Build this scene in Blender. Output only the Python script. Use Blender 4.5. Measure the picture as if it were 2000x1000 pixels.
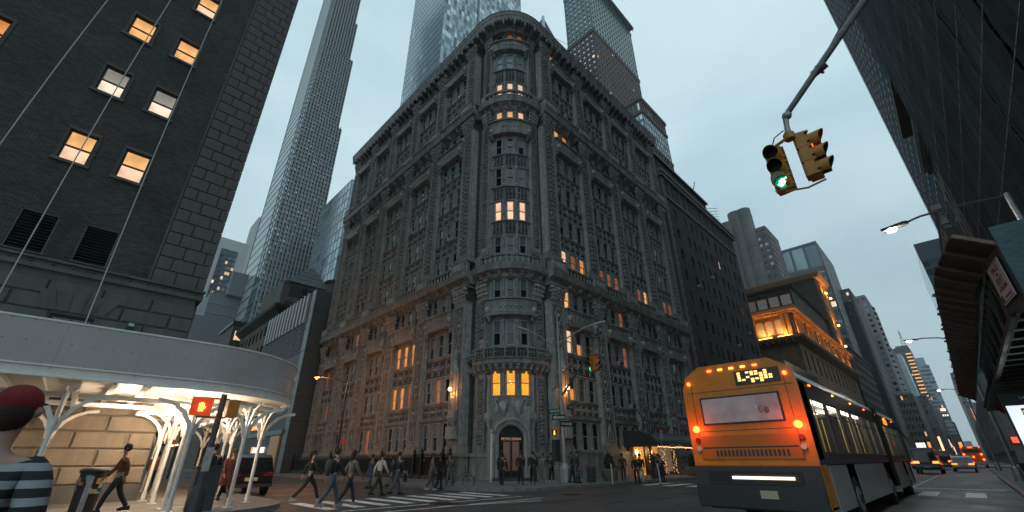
import bpy, bmesh, math, random
from mathutils import Vector, Matrix
for o in list(bpy.data.objects): bpy.data.objects.remove(o)
S = bpy.context.scene
COL = S.collection
R = math.radians
PI = math.pi
random.seed(7)
# ------------------------------------------------------------------ camera
cd = bpy.data.cameras.new('camera'); cam = bpy.data.objects.new('camera', cd); COL.objects.link(cam)
_y, _p, _r = R(45.3647), R(24.4722), R(-0.2674)
F = Vector((math.cos(_p)*math.cos(_y), math.cos(_p)*math.sin(_y), math.sin(_p)))
Rt = Vector((math.sin(_y), -math.cos(_y), 0)); U = Rt.cross(F)
Rr = Rt*math.cos(_r)+U*math.sin(_r); Ur = -Rt*math.sin(_r)+U*math.cos(_r)
cam.matrix_world = Matrix(((Rr.x, Ur.x, -F.x, 0), (Rr.y, Ur.y, -F.y, 0), (Rr.z, Ur.z, -F.z, 1.4), (0, 0, 0, 1)))
cd.sensor_width = 36; cd.lens = 810.09/2000*36; cd.shift_y = 31.74/2000
cd.clip_start = 0.1; cd.clip_end = 6000
S.camera = cam
# ------------------------------------------------------------------ sky, sun, exposure
W = bpy.data.worlds.new('World'); S.world = W; W.use_nodes = True
nt = W.node_tree; nt.nodes.clear()
wo = nt.nodes.new('ShaderNodeOutputWorld'); bg = nt.nodes.new('ShaderNodeBackground')
sky = nt.nodes.new('ShaderNodeTexSky'); sky.sky_type = 'NISHITA'; sky.sun_disc = False
sky.sun_elevation = R(8); sky.sun_rotation = R(200); sky.air_density = 1.5; sky.dust_density = 2.0; sky.ozone_density = 3.0
tc = nt.nodes.new('ShaderNodeTexCoord'); mp = nt.nodes.new('ShaderNodeMapping'); mp.inputs['Scale'].default_value = (1.0, 1.0, 2.6)
nz = nt.nodes.new('ShaderNodeTexNoise'); nz.inputs['Scale'].default_value = 1.15; nz.inputs['Detail'].default_value = 7; nz.inputs['Roughness'].default_value = 0.52
nz.inputs['Distortion'].default_value = 0.35
cr = nt.nodes.new('ShaderNodeValToRGB')
cr.color_ramp.elements[0].position = 0.33; cr.color_ramp.elements[0].color = (4.0, 5.7, 6.5, 1)
cr.color_ramp.elements[1].position = 0.68; cr.color_ramp.elements[1].color = (6.0, 7.55, 8.1, 1)
e = cr.color_ramp.elements.new(0.5); e.color = (5.3, 6.95, 7.6, 1)
# the deck of cloud is a little darker towards the horizon all round
sp = nt.nodes.new('ShaderNodeSeparateXYZ'); mr = nt.nodes.new('ShaderNodeMapRange')
mr.inputs[1].default_value = 0.0; mr.inputs[2].default_value = 0.55; mr.inputs[3].default_value = 0.66; mr.inputs[4].default_value = 1.0
mul = nt.nodes.new('ShaderNodeVectorMath'); mul.operation = 'SCALE'
mx = nt.nodes.new('ShaderNodeMix'); mx.data_type = 'RGBA'; mx.inputs[0].default_value = 0.93
L = nt.links.new
L(tc.outputs['Generated'], mp.inputs['Vector']); L(mp.outputs[0], nz.inputs['Vector']); L(nz.outputs[0], cr.inputs[0])
L(tc.outputs['Generated'], sp.inputs[0]); L(sp.outputs[2], mr.inputs[0]); L(cr.outputs[0], mul.inputs[0]); L(mr.outputs[0], mul.inputs['Scale'])
L(sky.outputs[0], mx.inputs[6]); L(mul.outputs[0], mx.inputs[7]); L(mx.outputs[2], bg.inputs[0]); L(bg.outputs[0], wo.inputs[0])
bg.inputs[1].default_value = 0.125
sd = bpy.data.lights.new('sun', 'SUN'); sd.energy = 0.3; sd.angle = R(25); sd.color = (1, .93, .86)
sun = bpy.data.objects.new('sun', sd); COL.objects.link(sun); sun.rotation_euler = (R(82), 0, R(200-180+90))
S.view_settings.view_transform = 'Standard'; S.view_settings.look = 'None'; S.view_settings.gamma = 1
S.view_settings.use_curve_mapping = False; S.view_settings.exposure = 0
S.render.engine = 'CYCLES'
# ------------------------------------------------------------------ materials
MATS = {}
def nodes_of(m): return m.node_tree.nodes, m.node_tree.links.new
def mat(name, col, rough=0.7, metal=0.0, var=0.0, vscale=3.0, bump=0.0, bscale=20.0, emit=None, estr=0.0, alpha=1.0, stain=0.0, spec=0.5, rvar=0.0):
    if name in MATS: return MATS[name]
    m = bpy.data.materials.new(name); m.use_nodes = True; N, K = nodes_of(m); b = N['Principled BSDF']
    c4 = (*col, 1)
    b.inputs['Base Color'].default_value = c4; b.inputs['Roughness'].default_value = rough; b.inputs['Metallic'].default_value = metal
    b.inputs['Specular IOR Level'].default_value = spec
    m.diffuse_color = c4
    if var or bump or stain or rvar:
        t = N.new('ShaderNodeTexCoord')
        n = N.new('ShaderNodeTexNoise'); n.inputs['Scale'].default_value = vscale; n.inputs['Detail'].default_value = 8; n.inputs['Roughness'].default_value = .65
        K(t.outputs['Object'], n.inputs['Vector'])
        if var:
            h = N.new('ShaderNodeHueSaturation'); h.inputs['Color'].default_value = c4
            r = N.new('ShaderNodeMapRange'); r.inputs[1].default_value = .3; r.inputs[2].default_value = .7
            r.inputs[3].default_value = 1-var; r.inputs[4].default_value = 1+var; K(n.outputs[0], r.inputs[0]); K(r.outputs[0], h.inputs['Value'])
            last = h.outputs[0]
            if stain:
                mp_ = N.new('ShaderNodeMapping'); mp_.inputs['Scale'].default_value = (1.3, 1.3, .12); K(t.outputs['Object'], mp_.inputs[0])
                n2 = N.new('ShaderNodeTexNoise'); n2.inputs['Scale'].default_value = 1.5; n2.inputs['Detail'].default_value = 6; K(mp_.outputs[0], n2.inputs['Vector'])
                r2 = N.new('ShaderNodeMapRange'); r2.inputs[1].default_value = .42; r2.inputs[2].default_value = .68; r2.inputs[3].default_value = 0; r2.inputs[4].default_value = stain
                K(n2.outputs[0], r2.inputs[0]); q = N.new('ShaderNodeMix'); q.data_type = 'RGBA'; K(r2.outputs[0], q.inputs[0]); K(last, q.inputs[6])
                q.inputs[7].default_value = (col[0]*.35, col[1]*.35, col[2]*.35, 1); last = q.outputs[2]
            K(last, b.inputs['Base Color'])
        if rvar:
            r3 = N.new('ShaderNodeMapRange'); r3.inputs[1].default_value = .35; r3.inputs[2].default_value = .65; r3.inputs[3].default_value = max(.02, rough-rvar); r3.inputs[4].default_value = min(1, rough+rvar)
            K(n.outputs[0], r3.inputs[0]); K(r3.outputs[0], b.inputs['Roughness'])
        if bump:
            n3 = N.new('ShaderNodeTexNoise'); n3.inputs['Scale'].default_value = bscale; n3.inputs['Detail'].default_value = 5; K(t.outputs['Object'], n3.inputs['Vector'])
            bp = N.new('ShaderNodeBump'); bp.inputs['Strength'].default_value = bump; bp.inputs['Distance'].default_value = .02
            K(n3.outputs[0], bp.inputs['Height']); K(bp.outputs[0], b.inputs['Normal'])
    if emit:
        b.inputs['Emission Color'].default_value = (*emit, 1); b.inputs['Emission Strength'].default_value = estr
    if alpha < 1: b.inputs['Alpha'].default_value = alpha
    MATS[name] = m; return m
def lit(name, col, s, var=.35, scale=1.2):
    """something that gives off light, uneven like a room behind a blind"""
    if name in MATS: return MATS[name]
    m = mat(name, (col[0]*.3, col[1]*.3, col[2]*.3), .3, emit=col, estr=s)
    if var:
        N, K = nodes_of(m); b = N['Principled BSDF']
        t = N.new('ShaderNodeTexCoord'); n = N.new('ShaderNodeTexNoise'); n.inputs['Scale'].default_value = scale; n.inputs['Detail'].default_value = 2
        K(t.outputs['Object'], n.inputs['Vector']); r = N.new('ShaderNodeMapRange'); r.inputs[1].default_value = .3; r.inputs[2].default_value = .7
        r.inputs[3].default_value = s*(1-var); r.inputs[4].default_value = s*(1+var); K(n.outputs[0], r.inputs[0]); K(r.outputs[0], b.inputs['Emission Strength'])
    return m
def brickmat(name, c1, c2, mortar, bw=.22, bh=.075, rough=.85, bump=.6):
    if name in MATS: return MATS[name]
    m = mat(name, c1, rough); N, K = nodes_of(m); b = N['Principled BSDF']
    t = N.new('ShaderNodeTexCoord'); s = N.new('ShaderNodeSeparateXYZ'); K(t.outputs['Object'], s.inputs[0])
    a = N.new('ShaderNodeMath'); a.operation = 'ADD'; K(s.outputs[0], a.inputs[0]); K(s.outputs[1], a.inputs[1])
    c = N.new('ShaderNodeCombineXYZ'); K(a.outputs[0], c.inputs[0]); K(s.outputs[2], c.inputs[1])
    k = N.new('ShaderNodeTexBrick'); k.inputs['Scale'].default_value = 1; k.inputs['Brick Width'].default_value = bw; k.inputs['Row Height'].default_value = bh
    k.inputs['Mortar Size'].default_value = .01; k.inputs['Color1'].default_value = (*c1, 1); k.inputs['Color2'].default_value = (*c2, 1); k.inputs['Mortar'].default_value = (*mortar, 1)
    K(c.outputs[0], k.inputs['Vector'])
    n = N.new('ShaderNodeTexNoise'); n.inputs['Scale'].default_value = .6; n.inputs['Detail'].default_value = 6; K(t.outputs['Object'], n.inputs['Vector'])
    r = N.new('ShaderNodeMapRange'); r.inputs[1].default_value = .3; r.inputs[2].default_value = .7; r.inputs[3].default_value = .72; r.inputs[4].default_value = 1.3; K(n.outputs[0], r.inputs[0])
    h = N.new('ShaderNodeHueSaturation'); K(k.outputs[0], h.inputs['Color']); K(r.outputs[0], h.inputs['Value']); K(h.outputs[0], b.inputs['Base Color'])
    bp = N.new('ShaderNodeBump'); bp.inputs['Strength'].default_value = bump; bp.inputs['Distance'].default_value = .012; bp.invert = True
    K(k.outputs['Fac'], bp.inputs['Height']); K(bp.outputs[0], b.inputs['Normal'])
    return m
# ------------------------------------------------------------------ mesh builder
class MB:
    def __init__(s): s.v = []; s.f = []; s.m = []; s.mats = []; s.sm = []
    def mi(s, m):
        if m not in s.mats: s.mats.append(m)
        return s.mats.index(m)
    def add(s, vs, fs, m, smooth=False):
        k = len(s.v); s.v += [tuple(p) for p in vs]; i = s.mi(m)
        for f in fs: s.f.append(tuple(k+j for j in f)); s.m.append(i); s.sm.append(smooth)
        return s
    def box(s, x0, x1, y0, y1, z0, z1, m, skip=''):
        vs = [(x0,y0,z0),(x1,y0,z0),(x1,y1,z0),(x0,y1,z0),(x0,y0,z1),(x1,y0,z1),(x1,y1,z1),(x0,y1,z1)]
        fs = {'d':(3,2,1,0),'u':(4,5,6,7),'f':(0,1,5,4),'r':(1,2,6,5),'b':(2,3,7,6),'l':(3,0,4,7)}
        return s.add(vs, [f for k,f in fs.items() if k not in skip], m)
    def prism(s, pts, z0, z1, m, smooth=False, cap=True):
        n = len(pts); vs = [(p[0],p[1],z0) for p in pts]+[(p[0],p[1],z1) for p in pts]
        s.add(vs, [(i,(i+1)%n,n+(i+1)%n,n+i) for i in range(n)], m, smooth)
        if cap: s.add(vs, [tuple(range(n-1,-1,-1)), tuple(range(n,2*n))], m)
        return s
    def obox(s, c, ax, ay, az, m):   # centre and three half-axes
        c, ax, ay, az = Vector(c), Vector(ax), Vector(ay), Vector(az)
        vs = [c+i*ax+j*ay+k*az for k in (-1,1) for i,j in ((-1,-1),(1,-1),(1,1),(-1,1))]
        return s.add(vs, [(3,2,1,0),(4,5,6,7),(0,1,5,4),(1,2,6,5),(2,3,7,6),(3,0,4,7)], m)
    def bar(s, p, q, w, h, m, up=(0,0,1)):
        p, q = Vector(p), Vector(q); d = q-p; l = d.length
        if l < 1e-6: return s
        d /= l; a = d.cross(Vector(up))
        if a.length < 1e-3: a = d.cross(Vector((1,0,0)))
        a.normalize(); b = a.cross(d)
        return s.obox((p+q)/2, d*l/2, a*w/2, b*h/2, m)
    def tube(s, pts, rad, m, n=8, cap=True, smooth=True):
        pts = [Vector(p) for p in pts]; k = len(pts); vs = []
        rs = rad if isinstance(rad, (list, tuple)) else [rad]*k
        ref = None
        for i in range(k):
            d = (pts[min(i+1,k-1)]-pts[max(i-1,0)]).normalized()
            if ref is None:
                ref = Vector((0,0,1)) if abs(d.z) < .9 else Vector((1,0,0))
            a = d.cross(ref).normalized(); b = a.cross(d)
            for j in range(n):
                t = 2*PI*j/n; vs.append(pts[i]+(a*math.cos(t)+b*math.sin(t))*rs[i])
        fs = [(i*n+j, i*n+(j+1)%n, (i+1)*n+(j+1)%n, (i+1)*n+j) for i in range(k-1) for j in range(n)]
        s.add(vs, fs, m, smooth)
        if cap: s.add(vs, [tuple(range(n))[::-1], tuple((k-1)*n+j for j in range(n))], m)
        return s
    def lathe(s, prof, m, n=16, c=(0,0,0), smooth=True):   # prof: (r, z)
        vs = []
        for r, z in prof:
            for j in range(n):
                t = 2*PI*j/n; vs.append((c[0]+r*math.cos(t), c[1]+r*math.sin(t), c[2]+z))
        k = len(prof)
        s.add(vs, [(i*n+j, i*n+(j+1)%n, (i+1)*n+(j+1)%n, (i+1)*n+j) for i in range(k-1) for j in range(n)], m, smooth)
        s.add(vs, [tuple(range(n))[::-1], tuple((k-1)*n+j for j in range(n))], m)
        return s
    def ball(s, c, r, m, n=8, k=5, sz=1.0, sx=1.0, sy=1.0):
        vs = []; 
        for i in range(1, k):
            a = PI*i/k
            for j in range(n):
                t = 2*PI*j/n; vs.append((c[0]+sx*r*math.sin(a)*math.cos(t), c[1]+sy*r*math.sin(a)*math.sin(t), c[2]-sz*r*math.cos(a)))
        b = len(vs); vs += [(c[0],c[1],c[2]-sz*r),(c[0],c[1],c[2]+sz*r)]
        fs = [(i*n+j, i*n+(j+1)%n, (i+1)*n+(j+1)%n, (i+1)*n+j) for i in range(k-2) for j in range(n)]
        fs += [(b,(j+1)%n,j) for j in range(n)]+[(b+1,(k-2)*n+j,(k-2)*n+(j+1)%n) for j in range(n)]
        return s.add(vs, fs, m, True)
    def sweep(s, path, prof, m, closed=False):   # path 2D (x,y); prof (outward offset, z); outward = right of travel
        k = len(path); rows = []
        for i in range(k):
            p = Vector(path[i][:2]); a = Vector(path[max(i-1,0)][:2]); b = Vector(path[min(i+1,k-1)][:2])
            d0 = (p-a).normalized() if i else (b-p).normalized(); d1 = (b-p).normalized() if i < k-1 else d0
            n0 = Vector((d0.y,-d0.x)); n1 = Vector((d1.y,-d1.x)); nn = (n0+n1).normalized(); c = max(.3, nn.dot(n0))
            rows.append([(p.x+nn.x*o/c, p.y+nn.y*o/c, z) for o,z in prof])
        vs = [q for r in rows for q in r]; n = len(prof)
        s.add(vs, [(i*n+j, (i+1)*n+j, (i+1)*n+j+1, i*n+j+1) for i in range(k-1) for j in range(n-1)], m)
        s.add(vs, [tuple(range(n)), tuple((k-1)*n+j for j in range(n))[::-1]], m)
        return s
    def plate(s, poly, y0, y1, m):    # polygon in x,z extruded along y
        n = len(poly); vs = [(p[0],y0,p[1]) for p in poly]+[(p[0],y1,p[1]) for p in poly]
        s.add(vs, [tuple(range(n)), tuple(range(2*n-1,n-1,-1))]+[(i,n+i,n+(i+1)%n,(i+1)%n) for i in range(n)], m); return s
    def mesh(s, name='mesh'):
        me = bpy.data.meshes.new(name); me.from_pydata(s.v, [], s.f)
        for m in s.mats: me.materials.append(m)
        me.polygons.foreach_set('material_index', s.m); me.polygons.foreach_set('use_smooth', s.sm); me.update()
        return me
    def xf(s, M):
        s.v = [tuple(M @ Vector(p)) for p in s.v]; return s
def fixn(me):
    b = bmesh.new(); b.from_mesh(me); bmesh.ops.recalc_face_normals(b, faces=b.faces); b.to_mesh(me); b.free(); return me
def tag(o, label=None, cat=None, group=None, kind=None):
    if label: o['label'] = label
    if cat: o['category'] = cat
    if group: o['group'] = group
    if kind: o['kind'] = kind
    return o
def thing(name, label, cat, loc=(0,0,0), rz=0, group=None):
    o = bpy.data.objects.new(name, None); o.empty_display_size = .2; COL.objects.link(o); o.location = loc; o.rotation_euler = (0,0,rz)
    return tag(o, label, cat, group)
def part(name, g, parent=None, loc=(0,0,0), rz=0, rot=None, scale=None, kind=None, label=None):
    me = g.mesh(name) if isinstance(g, MB) else g
    o = bpy.data.objects.new(name, me); COL.objects.link(o); o.location = loc; o.rotation_euler = rot if rot else (0,0,rz)
    if scale: o.scale = scale
    if parent: o.parent = parent
    if kind: o['kind'] = kind
    if label: o['label'] = label
    return o
def world_part(name, g, root, **k):
    """geometry given in world coordinates, stored relative to its (unrotated) thing"""
    me = g.mesh(name) if isinstance(g, MB) else g
    o = part(name, me, root, **k); o.location = -Vector(root.location) if not k.get('loc') else Vector(k['loc'])-Vector(root.location)
    return o
def struct(name, g): return part(name, g, kind='structure')
def dup(o, parent=None, **k):
    c = o.copy(); COL.objects.link(c); c.parent = parent
    for a, b in k.items(): c[a] = b
    for ch in o.children: dup(ch, c)
    return c
FONTC = {}
def text(s, size, m, depth=.004, align='CENTER', bold=0.0):
    """lettering as a flat mesh in local x,z facing -y"""
    key = (s, size, m.name, align)
    if key in FONTC: return FONTC[key]
    cu = bpy.data.curves.new('t', 'FONT'); cu.body = s; cu.size = size; cu.align_x = align; cu.align_y = 'CENTER'; cu.extrude = depth; cu.offset = bold; cu.resolution_u = 3
    o = bpy.data.objects.new('t', cu); COL.objects.link(o); dg = bpy.context.evaluated_depsgraph_get(); dg.update()
    me = bpy.data.meshes.new_from_object(o.evaluated_get(dg)); bpy.data.objects.remove(o)
    me.transform(Matrix.Rotation(PI/2, 4, 'X')); me.materials.clear(); me.materials.append(m); FONTC[key] = me; return me
def lamp(name, loc, energy, col=(1,.75,.45), rad=.08, parent=None):
    l = bpy.data.lights.new(name, 'POINT'); l.energy = energy; l.color = col; l.shadow_soft_size = rad
    o = bpy.data.objects.new(name, l); COL.objects.link(o); o.location = loc
    if parent: o.parent = parent
    return o
# ------------------------------------------------------------------ palette
STONE = mat('carved_terracotta', (.33,.325,.31), .8, var=.3, vscale=1.1, bump=1.0, bscale=14, stain=.6)
STONE2 = mat('terracotta_highlit', (.45,.445,.425), .82, var=.35, vscale=2.2, bump=1.0, bscale=26, stain=.45)  # same stone, lighter copy: raised work brightened through its colour
STONED = mat('terracotta_shaded', (.07,.069,.067), .9, var=.35, vscale=2.5, bump=.9, bscale=22)  # same stone, dark copy: shade of the recesses put into the colour
for m_ in (STONE, STONE2):
    N_, K_ = nodes_of(m_); b_ = N_['Principled BSDF']; v_ = N_.new('ShaderNodeTexVoronoi'); v_.inputs['Scale'].default_value = 5.5; v_.feature = 'SMOOTH_F1'
    t_ = N_.new('ShaderNodeTexCoord'); K_(t_.outputs['Object'], v_.inputs['Vector']); p_ = N_.new('ShaderNodeBump'); p_.inputs['Strength'].default_value = .8; p_.inputs['Distance'].default_value = .06; p_.invert = True
    K_(v_.outputs[0], p_.inputs['Height']); o_ = b_.inputs['Normal'].links[0].from_node; K_(o_.outputs[0], p_.inputs['Normal']); K_(p_.outputs[0], b_.inputs['Normal'])
STONEG = mat('terracotta_panel_shaded', (.15,.148,.142), .9, var=.35, vscale=2.5, bump=.9, bscale=22)  # softer version of the shade copy, for panels behind the carving
SASH = mat('painted_sash', (.36,.37,.375), .5, var=.12)
GLASSD = mat('dark_window_glass', (.012,.016,.02), .06, spec=.9, rvar=.04, vscale=.7, var=.0)
GLASSB = mat('glass_over_blind', (.16,.17,.18), .18, var=.3, vscale=2.5)
GLASSC = mat('glass_over_grey_curtain', (.07,.085,.095), .12, var=.4, vscale=3)
GLASSS = mat('glass_painted_sky', (.34,.39,.42), .15, var=.2, vscale=1.5)  # sky reflection put into the pane colour
LITW = lit('lit_window_amber', (1.0,.50,.17), .95)
LITP = lit('lit_window_peach', (1.0,.62,.40), 1.05)
LITO = lit('lit_window_orange', (1.0,.36,.07), .75)
LITR = lit('lit_window_dim_red', (.75,.22,.08), .35)
LITC = lit('lit_window_cream', (1.0,.83,.62), 1.0)
LITG = lit('lit_restaurant_gold', (1.0,.40,.035), 1.15)
BLACKM = mat('black_paint', (.012,.012,.013), .45, var=.2)
STEEL = mat('galvanised_steel', (.33,.34,.35), .5, .6, var=.2, vscale=6)
STEELD = mat('dark_steel', (.05,.052,.055), .5, .5, var=.2, vscale=6)
WHITE = mat('white_paint', (.72,.72,.7), .5, var=.1, vscale=2, rvar=.1)
YEL = mat('signal_yellow', (.42,.19,.022), .5, var=.25, vscale=5, bump=.1, bscale=30)

def spot(name, loc, energy, col, d, ang=150):
    l = bpy.data.lights.new(name, 'SPOT'); l.energy = energy; l.color = col; l.shadow_soft_size = .3; l.spot_size = R(ang); l.spot_blend = .8
    o = bpy.data.objects.new(name, l); COL.objects.link(o); o.location = loc; o.rotation_euler = Vector(d).to_track_quat('-Z','Y').to_euler(); return o
# ================================================================== ground, roads, pavements
ASPH = mat('asphalt', (.035,.039,.043), .55, var=.3, vscale=.5, bump=.5, bscale=60, rvar=.14)
CONC = mat('pavement_concrete', (.13,.13,.13), .75, var=.25, vscale=.8, bump=.3, bscale=40)
KERB = mat('kerb_granite', (.17,.17,.17), .7, var=.25, vscale=2)
PAINT = mat('road_paint', (.62,.62,.6), .6, var=.35, vscale=3.0, stain=.25)
g = MB(); g.box(-900, 1500, -900, 1500, -.6, 0, ASPH, 'd'); struct('road', g)
def slab_xy(name, poly):
    g = MB(); g.prism(poly, -.02, .15, CONC); o = struct(name, g)
    # kerb stones round it, recessed joints between them
    return o
def arc(cx, cy, r, a0, a1, n): return [(cx+r*math.cos(a0+(a1-a0)*i/n), cy+r*math.sin(a0+(a1-a0)*i/n)) for i in range(n+1)]
KX, KY = 15.2, 16.2
corner = arc(KX+3.2, KY+3.2, 3.2, PI, 1.5*PI, 8)
pav = slab_xy('pavement', [(KX, 400)]+corner+[(89, KY), (89, 400)])
pav2 = slab_xy('pavement', [(-200, 15)]+arc(2.6, 18.2, 3.2, -PI/2, 0, 8)+[(5.8, 400), (-200, 400)])
pav3 = slab_xy('pavement', [(12.0, -60), (12.0,-3.2)]+arc(14.2, -3.2, 2.2, PI, PI/2, 6)+[(90, -1.0), (90, -60)])
pav4 = slab_xy('pavement', [(113, KY), (900, KY), (900, 400), (113, 400)])
pav5 = slab_xy('pavement', [(113, -60), (113, -1.0), (900, -1.0), (900, -60)])
# kerb stones, one by one along the stretches near the camera
def kerbs(path, parent, lim=60):
    n = 0
    for (ax, ay), (bx, by) in zip(path[:-1], path[1:]):
        d = Vector((bx-ax, by-ay)); l = d.length; k = max(1, round(l/1.5)); d.normalize()
        for i in range(k):
            if n >= lim: return
            s0 = l*i/k+.008; s1 = l*(i+1)/k-.008; h = .155+random.uniform(-.004,.004)
            p = Vector((ax,ay))+d*(s0+s1)/2
            g = MB(); g.box(-(s1-s0)/2, (s1-s0)/2, -.09, .09, -.02, h, KERB)
            o = part('kerbstone', g, parent, (p.x, p.y, 0), math.atan2(d.y, d.x)); n += 1
kerbs([(KX, 46)]+corner+[(60, KY)], pav, 60)
kerbs([(-6,15)]+arc(2.6,18.2,3.2,-PI/2,0,8)+[(5.8,34)], pav2, 30)
kerbs([(12.0,-3.2)]+arc(14.2,-3.2,2.2,PI,PI/2,6)+[(60,-1.0)], pav3, 36)
# flag joints: scored paving flags on the near corner pavement
def flags(x0, x1, y0, y1, parent, st=1.5):
    x = x0; n=0
    while x < x1-.1:
        y = y0
        while y < y1-.1:
            g = MB(); h = .154+random.uniform(0,.004)
            g.box(.012, st-.012, .012, st-.012, .14, h, CONC); part('paving_flag', g, parent, (x, y, 0)); n+=1
            y += st
        x += st
flags(18.5, 36.5, 16.4, 20.9, pav)
flags(-3.2, 4.3, 18.3, 21.3, pav2)
flags(14.5, 30, -4.2, -1.2, pav3)
rc = random.Random(8)
for _ in range(14):      # cracks in the asphalt
    x, y, a = rc.uniform(8,26), rc.uniform(6,14), rc.uniform(0,3); P_ = [(x,y)]
    for _k in range(7): a += rc.gauss(0,.5); x += .35*math.cos(a); y += .35*math.sin(a); P_.append((x,y))
    g = MB(); g.sweep(P_, [(-.012,.001),(-.012,.0032),(.012,.0032),(.012,.001)], mat('crack_black',(.01,.01,.01),.9)); struct('asphalt_crack', g)
# crossing of 58th street between the two corners and stripes of the avenue crossing
def stripe(name, pts, z=.004):
    g = MB(); g.prism(pts, z-.003, z, PAINT); return struct(name, g)
for i in range(9):      # bars of the crossing that runs beside the avenue (over 58th street)
    x = 6.4+i*.98
    stripe('crosswalk_stripe', [(x, 15.0), (x+.42, 15.0), (x+.42, 18.3), (x, 18.3)])
for y0 in (14.2, 13.0): stripe('lane_line', [(6.6, y0), (14.6, y0), (14.6, y0+.12), (6.6, y0+.12)])
for i in range(11):     # bars over the avenue beyond the junction
    y = .1+i*1.45
    stripe('crosswalk_stripe', [(26.2, y), (29.6, y), (29.6, y+.62), (26.2, y+.62)])
stripe('stop_line', [(32.6,-.6),(33.0,-.6),(33.0,3.0),(32.6,3.0)])
for i in range(34):
    x = 34+i*2.3
    stripe('lane_dash', [(x, 2.75), (x+1.1, 2.75), (x+1.1, 2.9), (x, 2.9)])
for i in range(14):
    x = 36+i*8; stripe('lane_dash', [(x, 6.3), (x+3, 6.3), (x+3, 6.42), (x, 6.42)])
stripe('lane_line', [(9.5, 13.2), (13.6, 12.2), (13.66, 12.32), (9.56, 13.32)])
PATCH = mat('asphalt_patch', (.026,.029,.032), .6, var=.3, vscale=2, bump=.5, bscale=50, rvar=.1)
for x,y,w,d,a in ((9.5,10.5,2.6,1.1,.2),(17.5,11.2,3.2,.9,0),(22,7.6,2.4,1.6,.05),(24.5,12.4,3.5,.7,0),(33,1.2,3.0,1.0,0),(13.5,7.2,1.8,1.2,.3)):
    g = MB(); g.box(-w/2,w/2,-d/2,d/2,.001,.0035,PATCH); q = part('asphalt_patch', g, None, (x,y,0), a, kind='structure')
MANH = mat('iron_cover', (.02,.02,.022), .5, .4, bump=.6, bscale=30)
for x, y, r in ((10.3,13.9,.5),(16.9,13.3,.42),(20.8,9.0,.42)):
    g = MB(); g.lathe([(r+.07,-.01),(r+.07,.008),(r,.008)], MANH, 20)
    for k in range(5): g.box(-r*.7, r*.7, -r*.6+k*r*.3-.02, -r*.6+k*r*.3+.02, .008, .016, MANH)
    o = part('manhole_cover', g, None, (x, y, 0)); tag(o, {10.3:'round iron manhole cover beside the crossing stripes',16.9:'iron manhole cover in the asphalt before the rounded corner entrance',20.8:'iron manhole cover in the avenue left of the bus'}[x], 'manhole cover')
for pts in ([(14,9.6),(17,10.1),(22,9.8),(26,10.3)], [(11,12.0),(15,11.6),(19,12.0)], [(17,12.6),(21,12.4),(24,12.8)]):   # tar seams
    g = MB(); g.sweep(pts, [(-.03,.001),(-.03,.004),(.03,.004),(.03,.001)], MANH); struct('tar_seam', g)
# ================================================================== the ornate corner apartment house
CX, CY = 25.55, 26.1
AW = thing('apartment_house', 'ornate twelve storey terracotta apartment house with rounded corner tower at the crossing', 'building', (CX, CY, 0))
FLO = [(2.15,4.35),(6.0,8.0),(10.0,12.15),(14.0,15.95),(18.45,20.2),(21.9,24.0),(25.8,28.0),(29.7,31.7),(33.8,35.45),(37.9,39.6),(41.8,44.1),(46.0,47.6)]
RP, RWID = [27.35,33.75,40.15,46.55,52.95], 1.9
LP, LWID = [28.4,34.45,40.5,46.55,52.6,58.65], 1.75
class FR:      # a facade frame: u along the wall, outward = local -y
    def __init__(s, o, rz): s.o = Vector(o); s.rz = rz; s.c = math.cos(rz); s.s = math.sin(rz)
    def at(s, u, z, y=0): return Vector((s.o.x+u*s.c-y*s.s, s.o.y+u*s.s+y*s.c, z))
FRR = FR((0,22.3,0), 0); FRL = FR((21.8,60,0), -PI/2)
def ap(name, me, fr, u, z, y=0, **k):
    p = fr.at(u, z, y)-AW.location; return part(name, me, AW, p, fr.rz, **k)
core = MB()
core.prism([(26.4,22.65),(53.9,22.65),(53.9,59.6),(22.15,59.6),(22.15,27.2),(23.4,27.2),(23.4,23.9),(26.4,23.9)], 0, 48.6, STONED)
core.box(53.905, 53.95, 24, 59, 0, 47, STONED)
world_part('wall', core, AW)
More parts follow.
